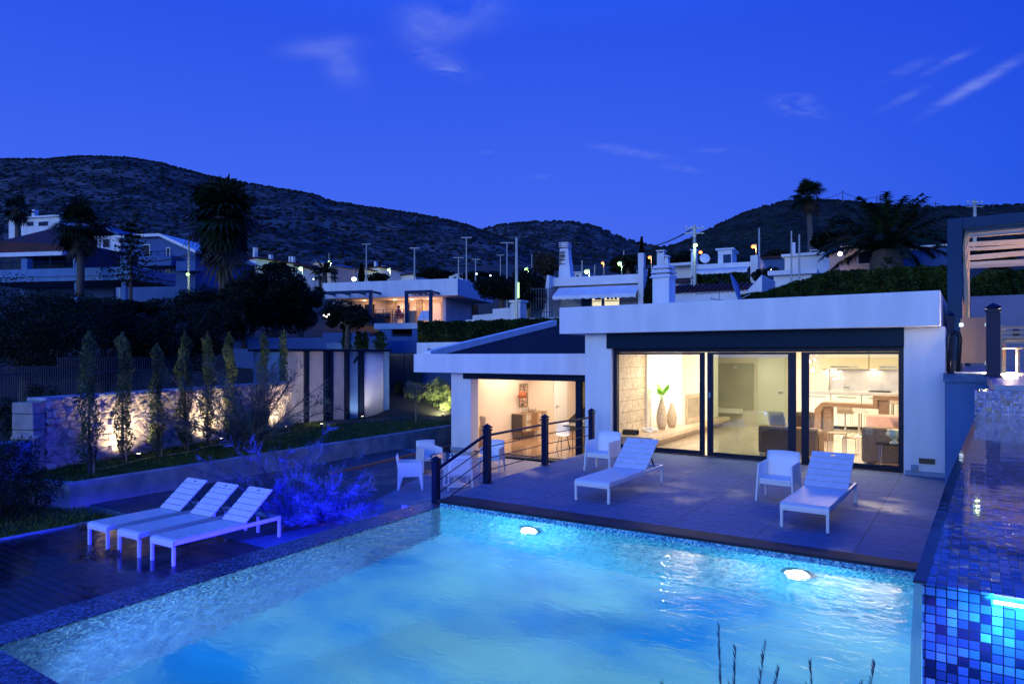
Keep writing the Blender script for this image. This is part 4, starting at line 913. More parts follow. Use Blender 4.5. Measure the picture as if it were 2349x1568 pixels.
# ================================================================ OUTDOOR FURNITURE
def make_lounger(L_, W, H, hinge, blen, bang, label, group):
    t = thing('sun_lounger', label, 'sun lounger', (0,0,0), 0, group)
    h = W/2
    m = MB()
    for s in (-1,1): m.box(s*h, s*(h-.035), .0, L_, H-.075, H-.012)
    m.box(-h+.036, h-.036, L_-.035, L_, H-.075, H-.012); m.box(-h+.036, h-.036, hinge-.02, hinge+.02, H-.07, H-.035)
    part('frame', m, 'white_frame', t, bevel=.004)
    m = MB(); P = []
    for i in range(7):
        a = math.radians(90*i/6); P.append((.045-.05*math.sin(a)+.0, H-.05+.05*math.cos(a)))
    prof = [(y, z) for y, z in P] + [(-.005, H-.10), (.012, H-.10)] + [(y+.014, z-.014) for y, z in P[::-1]]
    m.prof_x(prof, -h, h); part('front_apron', m, 'white_frame', t)
    n = int(round(hinge/.118))
    for i in range(n):
        y0 = .048+(hinge-.05)*i/n; m = MB(); m.box(-h+.003, h-.003, y0, y0+(hinge-.05)/n-.014, H-.010, H+.006); part('seat_slat', m, 'white_slat', t, bevel=.003)
    ca, sa = math.cos(bang), math.sin(bang)
    def bp(x, q, d): return (x, hinge+q*ca-d*sa, H+q*sa+d*ca)
    nb = 6
    for i in range(nb):
        q0 = blen*i/nb+.008; q1 = blen*(i+1)/nb-.008; m = MB()
        def bb(x0, x1, a, b): m.hexa([bp(x0,a,-.008),bp(x1,a,-.008),bp(x1,b,-.008),bp(x0,b,-.008)], [bp(x0,a,.010),bp(x1,a,.010),bp(x1,b,.010),bp(x0,b,.010)])
        if i == nb-1:
            c = (q0+q1)/2; bb(-h,-.035,q0,q1); bb(.035,h,q0,q1); bb(-.0349,.0349,q0,c-.018); bb(-.0349,.0349,c+.018,q1)
        else: bb(-h, h, q0, q1)
        part('back_slat', m, 'white_slat', t, bevel=0)
    m = MB()
    for s in (-1,1): m.beam(bp(s*(h-.06),.0,-.022), bp(s*(h-.06),blen-.02,-.022), .025, .025)
    m.beam(bp(-h+.06,blen*.62,-.035), bp(h-.06,blen*.62,-.035), .02, .02); part('back_frame', m, 'white_frame', t)
    m = MB(); m.beam(bp(-h+.09,blen*.6,-.037), bp(h-.09,blen*.6,-.037), .018, .018)
    for s in (-1,1): m.beam(bp(s*(h-.09),blen*.6,-.035), (s*(h-.09), min(L_-.1,hinge+blen*ca+.02), H-.05), .018, .018)
    part('prop', m, 'rail_metal', t)
    for sx in (-1,1):
        for y in (.012, L_-.012):
            m = MB(); m.box(sx*h-(.04 if sx>0 else 0), sx*h+(0 if sx>0 else .04), y-(.012 if y<1 else .03), y+(.03 if y<1 else .012), 0, H-.076 if y>1 else H-.10); part('leg', m, 'white_frame', t, bevel=.003)
    return t
def place(t, fl, fr_, br, z):
    """feet: front-left, front-right and back-right legs"""
    fx, fy = (fl[0]+fr_[0])/2, (fl[1]+fr_[1])/2; a = math.atan2(br[1]-fr_[1], br[0]-fr_[0]) - math.pi/2
    t.location = (fx, fy, z); t.rotation_euler = (0,0,a); return a
cz = lambda x, y: (x/2.8444, (1150+y/2.61)/1.0898)
g_up = 'sun loungers on the pool terrace'; g_lo = 'three sun loungers side by side on the wooden deck'
a_, b_, c_ = G(1318,1145.6), G(1397.9,1156.1), G(1521.3,1105.1)
WU = math.dist(a_,b_); LU = math.dist(b_,c_); print('terrace lounger', WU, LU)
l1 = make_lounger(LU, WU, .345, LU*.635, .80, math.radians(37), 'white slatted lounger on the terrace beside the left armchair', g_up); place(l1, a_, b_, c_, 0)
l2 = copy_tree(l1); l2['label'] = 'white slatted lounger on the terrace nearest the right pier'
place(l2, G(1789,1208), G(1901.7,1221.9), G(1965,1153.3), 0)
F3 = [cz(983,650), cz(1125,693), cz(1830,498)]; p3 = [G(*q, ZL+.02) for q in F3]
WL = math.dist(p3[0],p3[1]); LLn = math.dist(p3[1],p3[2]); print('deck lounger', WL, LLn)
l3 = make_lounger(LLn, WL, .37, LLn*.63, .72, math.radians(40), 'lounger on the deck half hidden behind the feathery shrub', g_lo); place(l3, *p3, ZL+.02)
for (q0, q1, lab) in [((566,550),(703,583),'lounger on the deck farthest from the pool'),((766,600),(903,635),'middle lounger of the three on the wooden deck')]:
    u, v_ = G(*cz(*q0), ZL+.02), G(*cz(*q1), ZL+.02); c = copy_tree(l3); c['label'] = lab
    c.location = ((u[0]+v_[0])/2, (u[1]+v_[1])/2, ZL+.02)

def make_chair(label, group):
    t = thing('armchair', label, 'armchair', (0,0,0), 0, group)
    w2, d2 = .275, .26; sh = .385; ah = .625; bh = .78; tk = .028
    for s in (-1,1):
        side = [(-d2-.02,0),(-d2+.025,0),(-d2+.085,.30),(d2-.07,.30),(d2+.02,0),(d2+.062,0),(d2+.045,ah+.01),(-d2+.015,ah)]
        m = MB(); v0 = []
        for xo, in_ in ((s*w2,0),(s*(w2-tk),1)):
            pass
        m.prof_x([(y, z) for y, z in side], s*w2, s*(w2-tk))
        # splay the feet outward a little
        m.v = [(x+s*.03*(1-min(1,z/.30)), y, z) for x, y, z in m.v]
        part('side_panel', m, 'white_plastic', t, bevel=.008)
    m = MB(); m.box(-w2+tk+.001, w2-tk-.001, -d2+.02, d2-.0, sh-.03, sh); part('seat', m, 'white_plastic', t, bevel=.008)
    m = MB(); m.prof_x([(-d2+.03,.29),(-d2+.055,.29),(-d2+.045,sh-.031),(-d2+.02,sh-.031)], -w2+tk+.001, w2-tk-.001); part('front_apron', m, 'white_plastic', t, bevel=.004)
    m = MB(); rows = []
    for z, y in ((.30,d2+.005),(sh,d2+.012),(.52,d2+.03),(.66,d2+.05),(bh,d2+.07)):
        k = 0 if z < ah else (z-ah)/(bh-ah)
        rows.append([(x, y-.010*(1-(x/w2)**2)+.012, z+(.018*(1-(x/w2)**2) if z > .7 else 0)) for x in np.linspace(-w2+.006*k+.002, w2-.006*k-.002, 9)])
    m.grid(rows); o = part('backrest', m, 'white_plastic', t, smooth=True); sm = o.modifiers.new('thickness','SOLIDIFY'); sm.thickness = .03; sm.offset = 0
    return t
gch = 'white moulded armchairs'
ch1 = make_chair('white moulded armchair beside the left terrace lounger, near the villa pier', gch)
q = G(1340,1079); ch1.location = (q[0]+.29, q[1]+.27, 0)
ch2 = copy_tree(ch1); ch2['label'] = 'white moulded armchair beside the right terrace lounger'; q = G(1735,1149); ch2.location = (q[0]+.29, q[1]+.27, 0); ch2.rotation_euler = (0,0,-.03)
# four chairs round the glass table on the lower terrace
tc_ = (lambda D: (AT(1047, D), D))(2.38*FP/(1044-HY)); (tx, ty), Dt = tc_
for px, py, rz, lab in [(945,1105,1.05+math.pi/2*0,'white moulded armchair at the left of the round glass table'),(981,1075,0,''),(1052,1103,0,''),(1128,1072,0,'')]:
    pass
def chair_at(px, py, lab, turn=0.0):
    x, y = G(px, py, ZL); c = copy_tree(ch1); c['label'] = lab; c.location = (x, y, ZL)
    c.rotation_euler = (0,0, math.atan2(ty-y, tx-x)+math.pi/2+turn); return c
chair_at(944, 1118, 'white moulded armchair left of the round glass table, nearest the shrub', -.15)
chair_at(986, 1078, 'white moulded armchair behind the round glass table towards the planter wall', .1)
chair_at(1050, 1118, 'white moulded armchair in front of the round table, back to the pool', .1)
chair_at(1128, 1078, 'white moulded armchair right of the round table, behind the tall rail post', .1)
rt_ = thing('round_table', 'round glass topped table with white trumpet base on the lower terrace', 'table', (tx,ty,ZL))
m = MB(); m.lathe([(.001,.708),(.655,.708),(.66,.712),(.66,.716),(.655,.72),(.001,.72)], (0,0,0), 48); part('tabletop', m, 'table_glass', rt_)
m = MB(); m.lathe([(.001,0),(.30,0),(.30,.012),(.16,.04),(.07,.12),(.045,.3),(.05,.5),(.10,.64),(.17,.705),(.001,.705)], (0,0,0), 32); part('pedestal', m, 'white_plastic', rt_, smooth=True)
at_ = thing('ashtray', 'small clear glass ashtray on the round table', 'ashtray', (tx-.12,ty-.05,ZL+.721))
m = MB(); m.lathe([(.001,0),(.05,0),(.06,.04),(.05,.04),(.04,.012),(.001,.012)], (0,0,0), 16); part('dish', m, 'chrome', at_, smooth=True)

# ================================================================ RAILINGS
def post(px, py, w_, lab, grp, zb_, h=1.13, xy=None):
    x, y = xy if xy else G(px, py, zb_)
    t = thing('rail_post', lab, 'railing post', (x,y,zb_), math.radians(2), grp)
    m = MB(); m.box(-w_/2,w_/2,-w_/2,w_/2,.012,h-.14); m.box(-w_/2-.035,w_/2+.035,-w_/2-.035,w_/2+.035,0,.012); part('shaft', m, 'rail_metal', t, bevel=.004)
    m = MB(); a = w_/2
    m.box(-a-.012,a+.012,-a-.012,a+.012,h-.139,h-.105); m.box(-a*.75,a*.75,-a*.75,a*.75,h-.105,h-.085)
    m.hexa([(-a-.01,-a-.01,h-.085),(a+.01,-a-.01,h-.085),(a+.01,a+.01,h-.085),(-a-.01,a+.01,h-.085)], [(-a-.018,-a-.018,h-.07),(a+.018,-a-.018,h-.07),(a+.018,a+.018,h-.07),(-a-.018,a+.018,h-.07)])
    m.add([(-a-.018,-a-.018,h-.07),(a+.018,-a-.018,h-.07),(a+.018,a+.018,h-.07),(-a-.018,a+.018,h-.07),(0,0,h)], [(0,1,4),(1,2,4),(2,3,4),(3,0,4)])
    part('finial_cap', m, 'rail_metal', t); return (x,y)
gp = 'dark railing posts along the terrace edge'
XP1 = oY(1000, 9.35)
P1 = post(0,0,.115,'short looking railing post at the corner of the pool, lowest of the railing',gp,-.5, xy=(XP1,9.35))
P2 = post(1117.5,1107,.12,'tall railing post where the sloping handrail meets the level one',gp,0)
P3 = post(1250,1066,.12,'railing post in the middle of the terrace edge',gp,0)
P4 = post(1357,1040,.12,'railing post against the villa pier',gp,0)
def rails(pa, za, pb, zb2, lab, name='railing'):
    t = thing(name, lab, 'railing', ((pa[0]+pb[0])/2,(pa[1]+pb[1])/2,min(za,zb2)), 0, 'railing sections along the terrace edge')
    d = Vector((pb[0]-pa[0],pb[1]-pa[1],0)).normalized()*.06
    for k, (h, r) in enumerate([(.90,.022),(.68,.010),(.46,.010),(.24,.010)]):
        m = MB(); a = (pa[0]+d[0],pa[1]+d[1],za+h); b = (pb[0]-d[0],pb[1]-d[1],zb2+h)
        m.tube([a,b], r, 8) if k else m.beam(a,b,.05,.04); part('handrail' if k == 0 else 'rail', m, 'rail_metal', t, world=True)
rails(P1,-.5,P2,0,'sloping railing section going down beside the steps'); rails(P2,0,P3,0,'level railing section between the tall post and the middle post'); rails(P3,0,P4,0,'level railing section ending at the villa pier')
mb = MB()
for k in range(2): mb.box(-8.75+.3*k, -7.72 if k else -7.74, 9.0, 10.3, ZL if k==0 else -.46, -.47 if k==0 else -.24)
solo('terrace_steps', mb, 'concrete', 'low steps from the lower terrace up beside the corner rail post', 'steps')
# upper terrace posts and panel
PU = [AT(2278, 11.0*.925), AT(2181, 12.7*.925)]
post(0,0,.17,'thick post at the near corner of the upper terrace','posts of the upper terrace',ZU,h=1.10, xy=(PU[0][0],PU[0][1]))
up = post(0,0,.10,'slimmer upper terrace post with the black bent pipe','posts of the upper terrace',ZU,h=1.08, xy=(PU[1][0],PU[1][1]))
D2 = 12.7*.925
bp_ = thing('bent_pipe', 'black pipe bent over like a hairpin beside the slim post', 'pipe', (*AT(2190,D2-.12),ZU))
m = MB(); pts_ = []
for px, py in [(2176,853),(2175,775),(2178,764),(2188,760),(2199,764),(2202,776),(2198,853)]:
    q = AT(px, D2-.12); pts_.append((q[0],q[1],max(ZD(py,D2-.12),ZU+.01)))
m.tube(pts_, .036, 10); part('pipe', m, 'black_plastic', bp_, world=True, smooth=True)
gpn = thing('privacy_panel', 'warm lit frosted panel between the two upper terrace posts', 'panel', (*AT(2230,11.6),ZU))
qa, qb = AT(2203,12.0), AT(2268,11.2)
m = MB(); m.beam((qa[0],qa[1],(ZD(728,12.0)+ZU+.18)/2),(qb[0],qb[1],(ZD(728,11.2)+ZU+.18)/2),.012,ZD(728,11.6)-ZU-.18); part('frosted_sheet', m, 'frosted_panel', gpn, world=True)
for px, py, dd in ((2205,745,11.93),(2264,745,11.16),(2264,832,11.16)):
    q = AT(px,dd); m = MB(); z = ZD(py,dd); m.box(q[0]-.03,q[0]+.03,q[1]-.03,q[1]+.03,z-.03,z+.03); part('clip', m, 'chrome', gpn, world=True)
lamp('AREA','panel_light',(qa[0]+.6,qa[1]+1.3,ZU+.15),150,(1,.72,.42),.5,target=((qa[0]+qb[0])/2,(qa[1]+qb[1])/2,ZU+.4))
# warm pergola with wavy slats
pg = thing('pergola', 'grey portal frame pergola with wavy pale slats lit from below', 'pergola', (1.4,16,ZU))
DP = 14.2; x0, y0 = AT(2190, DP); ztp = ZD(516, DP)
YP = y0
m = MB(); s = .13; m.box(x0-s,x0+s,YP-.1,YP+.1,ZU,ztp+.12); part('post', m, 'screen_grey', pg, world=True, bevel=.008)
m = MB(); m.box(x0+s+.002,7.5,YP-.1,YP+.1,ztp-.10,ztp+.12); part('beam', m, 'screen_grey', pg, world=True, bevel=.008)
m = MB(); m.box(x0+2.0,x0+2.2,YP+.12,YP+4.8,ztp-.02,ztp+.14); part('beam', m, 'taupe', pg, world=True)
for k, dd_ in enumerate([.25,1.15,2.4,3.25,4.7,5.4,6.6,7.3]):
    yy = YP+dd_; m = MB(); inn = []; out = []
    for i in range(46):
        if i < 14:
            u = i/14; z = ZU+1.0+(ztp-.30-ZU-1.0)*u; x = x0+.17+.03*math.sin(u*5+k); inn.append((x+.035,yy,z)); out.append((x,yy+.03,z))
        else:
            u = (i-14)/31; z = ztp-.05+.02*math.sin(u*8+k*1.3); x = x0+.22+u*6.6; wd_ = (.12 if k%2==0 else .075)+.015*math.sin(u*6+k*2); inn.append((x+.03*(1-min(1,u*8)),yy,z-wd_)); out.append((x-.04*(1-min(1,u*8)),yy+.03,z))
    m.grid([inn, out]); o = part('wavy_slat', m, 'slat_wood', pg, world=True); sm = o.modifiers.new('thickness','SOLIDIFY'); sm.thickness = .025
m = MB(); m.box(x0-.02,x0+.13,YP+.12,YP+6.9,ZU,ZU+1.55); part('side_screen', m, 'taupe', pg, world=True)
lamp('AREA','pergola_light',(x0+2.4,YP+.9,ZU+.8),190,(1,.56,.20),1.2,target=(x0+2.2,YP+3.4,ztp+.6))
lamp('POINT','pergola_glow',(x0+1.9,YP+.5,ZU+1.6),9,(1,.68,.38),.15)
# dining set under the pergola
dt = thing('outdoor_table', 'brown outdoor dining table at the right edge under the pergola', 'table', (*AT(2370,12.6),ZU))
zt_ = ZD(775,12.6)-ZU
m = MB(); m.box(-.55,1.3,-.42,.42,zt_-.05,zt_); part('tabletop', m, 'teak', dt, bevel=.005)
for sx in (-.45,1.2):
    for sy in (-.34,.34): m = MB(); m.box(sx-.03,sx+.03,sy-.03,sy+.03,0,zt_-.051); part('leg', m, 'teak', dt)
tb = thing('tumbler', 'clear glass tumbler on the outdoor table', 'glass', (*AT(2331,12.55),ZU+zt_+.001)); m = MB(); m.lathe([(.001,0),(.05,0),(.055,.16),(.048,.16),(.045,.012),(.001,.012)], (0,0,0), 16); part('glass', m, 'smoked_glass', tb, smooth=True)
x, y = AT(2316, 12.3); t = thing('slatted_chair', 'wooden slat back chair pulled up to the outdoor table', 'chair', (x,y,ZU), .35)
for sx in (-.22,.22):
    m = MB(); m.box(sx-.02,sx+.02,-.22,-.18,0,.86); part('leg', m, 'teak', t)
    m = MB(); m.box(sx-.02,sx+.02,.2,.24,0,.44); part('leg', m, 'teak', t)
m = MB(); m.box(-.24,.24,-.2,.24,.441,.47); part('seat', m, 'teak', t)
for k in range(4): m = MB(); m.box(-.199,.199,-.215,-.19,.53+.085*k,.58+.085*k); part('back_slat', m, 'teak', t)
# grey wall at the back of the upper terrace
mb = MB(); q0 = AT(2226,19.5); mb.box(q0[0],9.5,q0[1],q0[1]+.2,ZU,ZD(680,19.5)); solo('terrace_wall', mb, 'deep_shade_plaster', 'grey wall under the dark hedge behind the pergola', 'wall')

# ================================================================ LEFT GARDEN
mb = MB(); th = .28
mb.prism([PW[0],PW[1],(PW[1][0]-th,PW[1][1]+.02),(PW[0][0]-th,PW[0][1]+.2)], -2.5, -.20)
mb.prism([PW[0],(PW[0][0]-th,PW[0][1]+.21),(-17.9,5.95),(-17.8,5.66)], -2.5, -.203)
pw = solo('planter_wall', mb, 'concrete', 'long low stained concrete planter wall in front of the raised lawn', 'planter wall', bevel=.008)
# tap on the planter end
x, y = AT(160, depth(-15.9,6.3)); t = thing('garden_tap', 'small outdoor tap on the short end of the planter wall', 'tap', (-15.75,6.22,-.42))
m = MB(); m.tube([(0,.05,.0),(0,-.10,0),(0,-.12,-.06)], .012, 8); m.tube([(0,-.02,0),(0,-.02,-.3)], .008, 6); m.box(-.04,.04,-.03,-.01,.015,.025); part('spout', m, 'chrome', t)
# rubble stone wall
W0, W1 = (-17.5,6.9), (-21.2,16.6); HWL = 1.66
wl = math.dist(W0,W1); ux, uy = (W1[0]-W0[0])/wl, (W1[1]-W0[1])/wl; nx, ny = uy, -ux
sw = thing('stone_wall', 'rubble stone garden wall lit by ground spotlights behind slim cypresses', 'wall', (W0[0],W0[1],ZG))
nu, nv = 440, 76; pu = np.linspace(0,wl,nu); pv = np.linspace(0,HWL,nv)
U, V = np.meshgrid(pu, pv)
seeds = []
for j in range(-1, int(HWL/.17)+2):
    for i in range(-1, int(wl/.27)+2): seeds.append((i*.27+.13*(j%2)+nr.uniform(-.09,.09), j*.17+nr.uniform(-.06,.06), nr.uniform(-.035,.05), nr.uniform(-.25,.25), nr.uniform(-.25,.25)))
Sd = np.array(seeds); pts = np.stack([U.ravel(), V.ravel()], 1)
best = np.full(len(pts), 9.); sec = np.full(len(pts), 9.); hid = np.zeros(len(pts), int)
for k in range(len(Sd)):
    sel = (abs(pts[:,0]-Sd[k,0]) < .5) & (abs(pts[:,1]-Sd[k,1]) < .4)
    d = ((pts[sel,0]-Sd[k,0])**2 + ((pts[sel,1]-Sd[k,1])*1.35)**2)**.5
    bs = best[sel]; sc_ = sec[sel]; hh = hid[sel]; cl = d < bs
    sc_ = np.where(cl, bs, np.minimum(sc_, d)); bs2 = np.where(cl, d, bs); hh = np.where(cl, k, hh)
    best[sel] = bs2; sec[sel] = sc_; hid[sel] = hh
edge = np.clip((sec-best)/.05, 0, 1); tilt = Sd[hid,3]*(pts[:,0]-Sd[hid,0]) + Sd[hid,4]*(pts[:,1]-Sd[hid,1])
rough = .012*np.sin(pts[:,0]*61+3*np.sin(pts[:,1]*47))*np.sin(pts[:,1]*73+2*np.sin(pts[:,0]*38))
dsp = (edge**.5*.075 + edge*(Sd[hid,2]+tilt+rough)).reshape(U.shape)
P = [[(W0[0]+ux*U[j,i]+nx*dsp[j,i], W0[1]+uy*U[j,i]+ny*dsp[j,i], ZG-.05+V[j,i]) for i in range(nu)] for j in range(nv)]
m = MB(); m.grid(P); part('rubble_face', m, 'wall_stone', sw, world=True)
m = MB(); m.prism([(W0[0]-nx*.02,W0[1]-ny*.02),(W1[0]-nx*.02,W1[1]-ny*.02),(W1[0]-nx*.45,W1[1]-ny*.45),(W0[0]-nx*.45,W0[1]-ny*.45)], ZG-.5, ZG+HWL-.06); part('wall_core', m, 'concrete', sw, world=True)
m = MB(); k = 0
s_ = 0
while s_ < wl-.1:
    ln = rnd.uniform(.45,.8); e = min(wl, s_+ln); hz = rnd.uniform(-.008,.012)
    m.hexa(*[[(W0[0]+ux*a-nx*b, W0[1]+uy*a-ny*b, z) for a, b in ((s_+.01,-.06),(e-.01,-.06),(e-.01,.47),(s_+.01,.47))] for z in (ZG+HWL-.055, ZG+HWL+.015+hz)]); s_ = e
part('coping', m, 'concrete', sw, world=True, bevel=.012)
m = MB()
for j in range(5):
    z0 = ZG-.1+j*.36; oo = rnd.uniform(-.03,.03)
    m.hexa(*[[(W0[0]+ux*a-nx*b, W0[1]+uy*a-ny*b, z) for a, b in ((-.33+oo,-.07),(-.002,-.07),(-.002,.5+oo),(-.33+oo,.5+oo))] for z in (z0, min(z0+.35, ZG+HWL-.07))])
part('quoin', m, 'rock', sw, world=True, bevel=.02)
m = MB(); m.hexa(*[[(W0[0]+ux*a-nx*b, W0[1]+uy*a-ny*b, z) for a, b in ((-6,-.05),(-.34,-.05),(-.34,.4),(-6,.4))] for z in (ZL-.3, ZG+.75)]); solo('low_wall', m, 'shade_plaster', 'dim low wall going left from the rubble stone wall', 'wall')
x, y = AT(62,15.4); m = MB(); m.sphere((0,0,0), .3, 14, 8, sz=.4); m.v = [(a*1.25+.05*math.sin(b*9),b,c+.03*math.sin(a*11)) for a,b,c in m.v]
o = solo('boulder', m, 'rock', 'pale flat boulder lying at the left end of the stone wall', 'boulder', smooth=True); o.location = (x,y,ZG+.80)
# ground spotlights
gs = 'garden ground spotlights'
def spot(x, y, z, lab, pw, tgt, col=(1,.76,.46), ang=110):
    t = thing('ground_spotlight', lab, 'spotlight', (x,y,z), 0, gs)
    m = MB(); m.lathe([(.001,0),(.05,0),(.06,.10),(.052,.105),(.001,.10)], (0,0,.05), 16); m.tube([(0,0,0),(0,0,.06)], .012, 6); part('housing', m, 'black_plastic', t)
    m = MB(); m.lathe([(.001,.150),(.044,.150),(.044,.157),(.001,.160)], (0,0,0), 14); part('lens', m, 'glow_spot', t)
    lamp('SPOT', 'garden_beam', (x,y,z+.20), pw, col, .045, spot=math.radians(ang), blend=.9, target=tgt)
def wallpt(s, off): return (W0[0]+ux*s+nx*off, W0[1]+uy*s+ny*off)
for s, off, lab, pw in [(2.05,.72,'spotlight by the first cypress lighting the rubble wall',310),(5.35,.72,'spotlight by the fourth cypress lighting the rubble wall',310),(8.9,.70,'spotlight near the last cypress at the end of the stone wall',260)]:
    p = wallpt(s, off); q = wallpt(s+.12, .0); spot(p[0],p[1],ZG,lab,pw,(q[0],q[1],ZG+1.5),ang=140)
# slim columnar cypresses
def cypress(name, px, py_b, D, h, r, lab, grp, mname='leaf_cypress', n=5200, z=ZG, sz=.048, stem=.25, stake=True):
    x, y = AT(px, D); t = thing(name, lab, 'cypress', (x,y,z), 0, grp)
    nn = n; zz = nr.uniform(0,1,nn); lobes = [(nr.uniform(0,6.28), nr.uniform(3,7), nr.uniform(.5,1)) for _ in range(3)]
    a = nr.uniform(0,6.28,nn); rad = np.ones(nn)*r*(1-.35*zz**2.2)*np.clip((1-zz)*14,.25,1)*np.clip(zz*6+.55,0,1)
    for (ph, fq, am) in lobes: rad *= 1+.22*am*np.sin(fq*zz*3+ph+a*1.0)
    rad *= 1+.18*np.sin(zz*41+a*3)
    rr = rad*np.sqrt(nr.uniform(.12,1,nn))
    lean = nr.uniform(-.05,.05,2)
    P = np.stack([rr*np.cos(a)+lean[0]*np.sin(zz*3)*h*.3, rr*np.sin(a)+lean[1]*np.sin(zz*3)*h*.3, stem+zz*(h-stem)], 1)
    m = leaves(P, sz, .55, up=(0,0,1.0), jit=.75); part('crown', m, mname, t)
    m = MB(); m.tube([(0,0,-.02),(0,0,h*.5),(lean[0]*h*.2,0,h*.9)], [.035,.025,.008], 7); part('trunk', m, 'bark', t)
    if stake: m = MB(); m.tube([(.09,.05,-.02),(.07,.05,1.25)], .018, 6); part('stake', m, 'stake_wood', t)
    return t
cyp = [(205,1090,760),(281,1062,762),(362,1050,787),(424,1037,760),(476,1022,760),(525,1006,762),(606,992,762),(652,976,757)]
ordn = ['first','second','third','fourth','fifth','sixth','seventh','eighth']
desc = ['slim cypress nearest the camera, first of the row along the stone wall','second slim cypress of the row, brightly lit at its foot','third slim cypress of the row, shorter than its neighbours','fourth slim cypress of the row, dark before the lit wall','fifth slim cypress of the row with a wooden stake at its foot','sixth slim cypress of the row, behind the feathery bush','seventh slim cypress of the row, near the end of the stone wall','last slim cypress of the row, in front of the clad pavilion']
for i, (px, pb, pt) in enumerate(cyp):
    D = (CH-ZG)*FP/(pb-HY); cypress('cypress', px, pb, D, ZD(pt,D)-ZG, .19 if i else .21, desc[i], 'slim cypresses along the stone wall')
# feathery bushes (tamarisk like)
def feathery(name, x, y, z, h, spread, n, lab, mname, cat='shrub', grp=None, fine=1.0, nl=30):
    t = thing(name, lab, cat, (x,y,z), 0, grp); br = MB(); V = []; F_ = []
    for i in range(n):
        a = rnd.random()*6.283; el = rnd.uniform(.45,1.35); L_ = h*rnd.uniform(.55,1.05)/max(.55,math.sin(el)); L_ = min(L_, h*1.15)
        d = Vector((math.cos(a)*math.cos(el)*spread, math.sin(a)*math.cos(el)*spread, math.sin(el))).normalized()
        pts = []; p = Vector((rnd.uniform(-.06,.06),rnd.uniform(-.06,.06),0)); dd = d.copy()
        for k in range(8):
            pts.append(p.copy()); p = p+dd*L_/7; dd = (dd+Vector((rnd.uniform(-.12,.12),rnd.uniform(-.12,.12),-.07))).normalized()
        br.tube(pts, [.010*(1-k/8.5)*h/1.2+.0015 for k in range(8)], 4, cap=False)
        for _ in range(nl):
            k = rnd.uniform(1.2,6.99); i0 = int(k); q = pts[i0].lerp(pts[min(i0+1,7)], k-i0); axis = (pts[min(i0+1,7)]-pts[i0]).normalized()
            side = Vector((rnd.gauss(0,1),rnd.gauss(0,1),rnd.gauss(0,.6))); side = (side-axis*side.dot(axis)).normalized()
            tl = h*rnd.uniform(.09,.22)*(1.1-.5*k/7); dirn = (axis*.8+side*.8).normalized(); e = q+dirn*tl
            w_ = .0065*fine; sd = dirn.cross(Vector((rnd.gauss(0,1),rnd.gauss(0,1),rnd.gauss(0,1)))).normalized()*w_
            o = len(V); V += [q-sd, q+sd, e]; F_.append((o,o+1,o+2))
            for s2 in (.3,.5,.7,.9):
                c = q.lerp(e, s2); sg = 1 if rnd.random()>.5 else -1; tip = c+(dirn*.5+sd.normalized()*sg*.7).normalized()*tl*.32
                o = len(V); V += [c-sd*.9, c+sd*.9+dirn*w_*2, tip]; F_.append((o,o+1,o+2))
    part('branches', br, 'bark', t); m = MB(); m.v = [tuple(v) for v in V]; m.f = F_; part('foliage', m, mname, t); return t
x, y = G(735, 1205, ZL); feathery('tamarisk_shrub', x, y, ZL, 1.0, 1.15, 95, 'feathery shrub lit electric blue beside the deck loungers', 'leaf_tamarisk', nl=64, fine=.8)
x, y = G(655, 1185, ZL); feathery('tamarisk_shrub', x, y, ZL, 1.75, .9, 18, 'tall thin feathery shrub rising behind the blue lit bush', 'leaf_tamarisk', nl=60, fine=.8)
x, y = AT(575, 18.6); feathery('feathery_tree', x, y, ZG, 2.5, .75, 26, 'grey green feathery young tree in front of the slim cypresses', 'leaf_feather', 'tree', nl=60, fine=1.6)
x, y = AT(20, 13.0); t = thing('shrub', 'sprawling dark shrub in front of the low wall at the left edge', 'shrub', (x,y,ZL))
m = leaves(clumps((-.4,0,.75), (2.0,1.2,.95), 14000, 30), .055, .35); part('foliage', m, 'leaf_olive', t)
m = MB(); m.tube([(-.4,0,0),(-.3,0,.6)], .03, 6); part('stems', m, 'bark', t)
x, y = AT(75, 17.0); t = thing('conifer_shrub', 'rounded dark green conifer shrub behind the left end of the stone wall', 'shrub', (x,y,ZG))
m = leaves(clumps((0,0,1.1), (1.15,1.0,1.15), 7000, 24), .07, .4); part('foliage', m, 'leaf_olive', t); m = MB(); m.tube([(0,0,0),(0,0,.8)], .05, 6); part('trunk', m, 'bark', t)
# rocks, leaf litter on the deck
for k,(px,py,lab) in enumerate([(205,1275,'small heap of dry leaves on the wet deck near the first lounger'),(255,1268,'smaller heap of dry leaves beside the lounger legs'),(205,1208,'clump of dry leaves at the deck edge')]):
    x, y = G(px,py,ZL+.02); P = np.stack([nr.normal(0,.11,90),nr.normal(0,.07,90),np.abs(nr.normal(0,.018,90))+.01],1); o = solo('leaf_heap', leaves(P,.05,.6), 'leaf_litter', lab, 'dry leaves', 'dry leaf heaps on the deck'); o.location = (x,y,ZL+.02)
# fallen palm frond on the lawn near spot
x, y = AT(245,17.0); t = thing('small_plant', 'strap leaved plant by the first ground spotlight', 'plant', (x+.3,y-.1,ZG)); m = MB()
for i in range(16):
    a = rnd.random()*6.28; l = rnd.uniform(.2,.4); P = []
    for q in (0,.4,.75,1): c = Vector((math.cos(a)*l*q, math.sin(a)*l*q, l*.6*q-l*.5*q*q+.01)); s = Vector((-math.sin(a),math.cos(a),0))*.014*(1.05-q); P.append([c-s,c+s])
    m.grid(P)
part('leaves', m, 'leaf_bush', t)
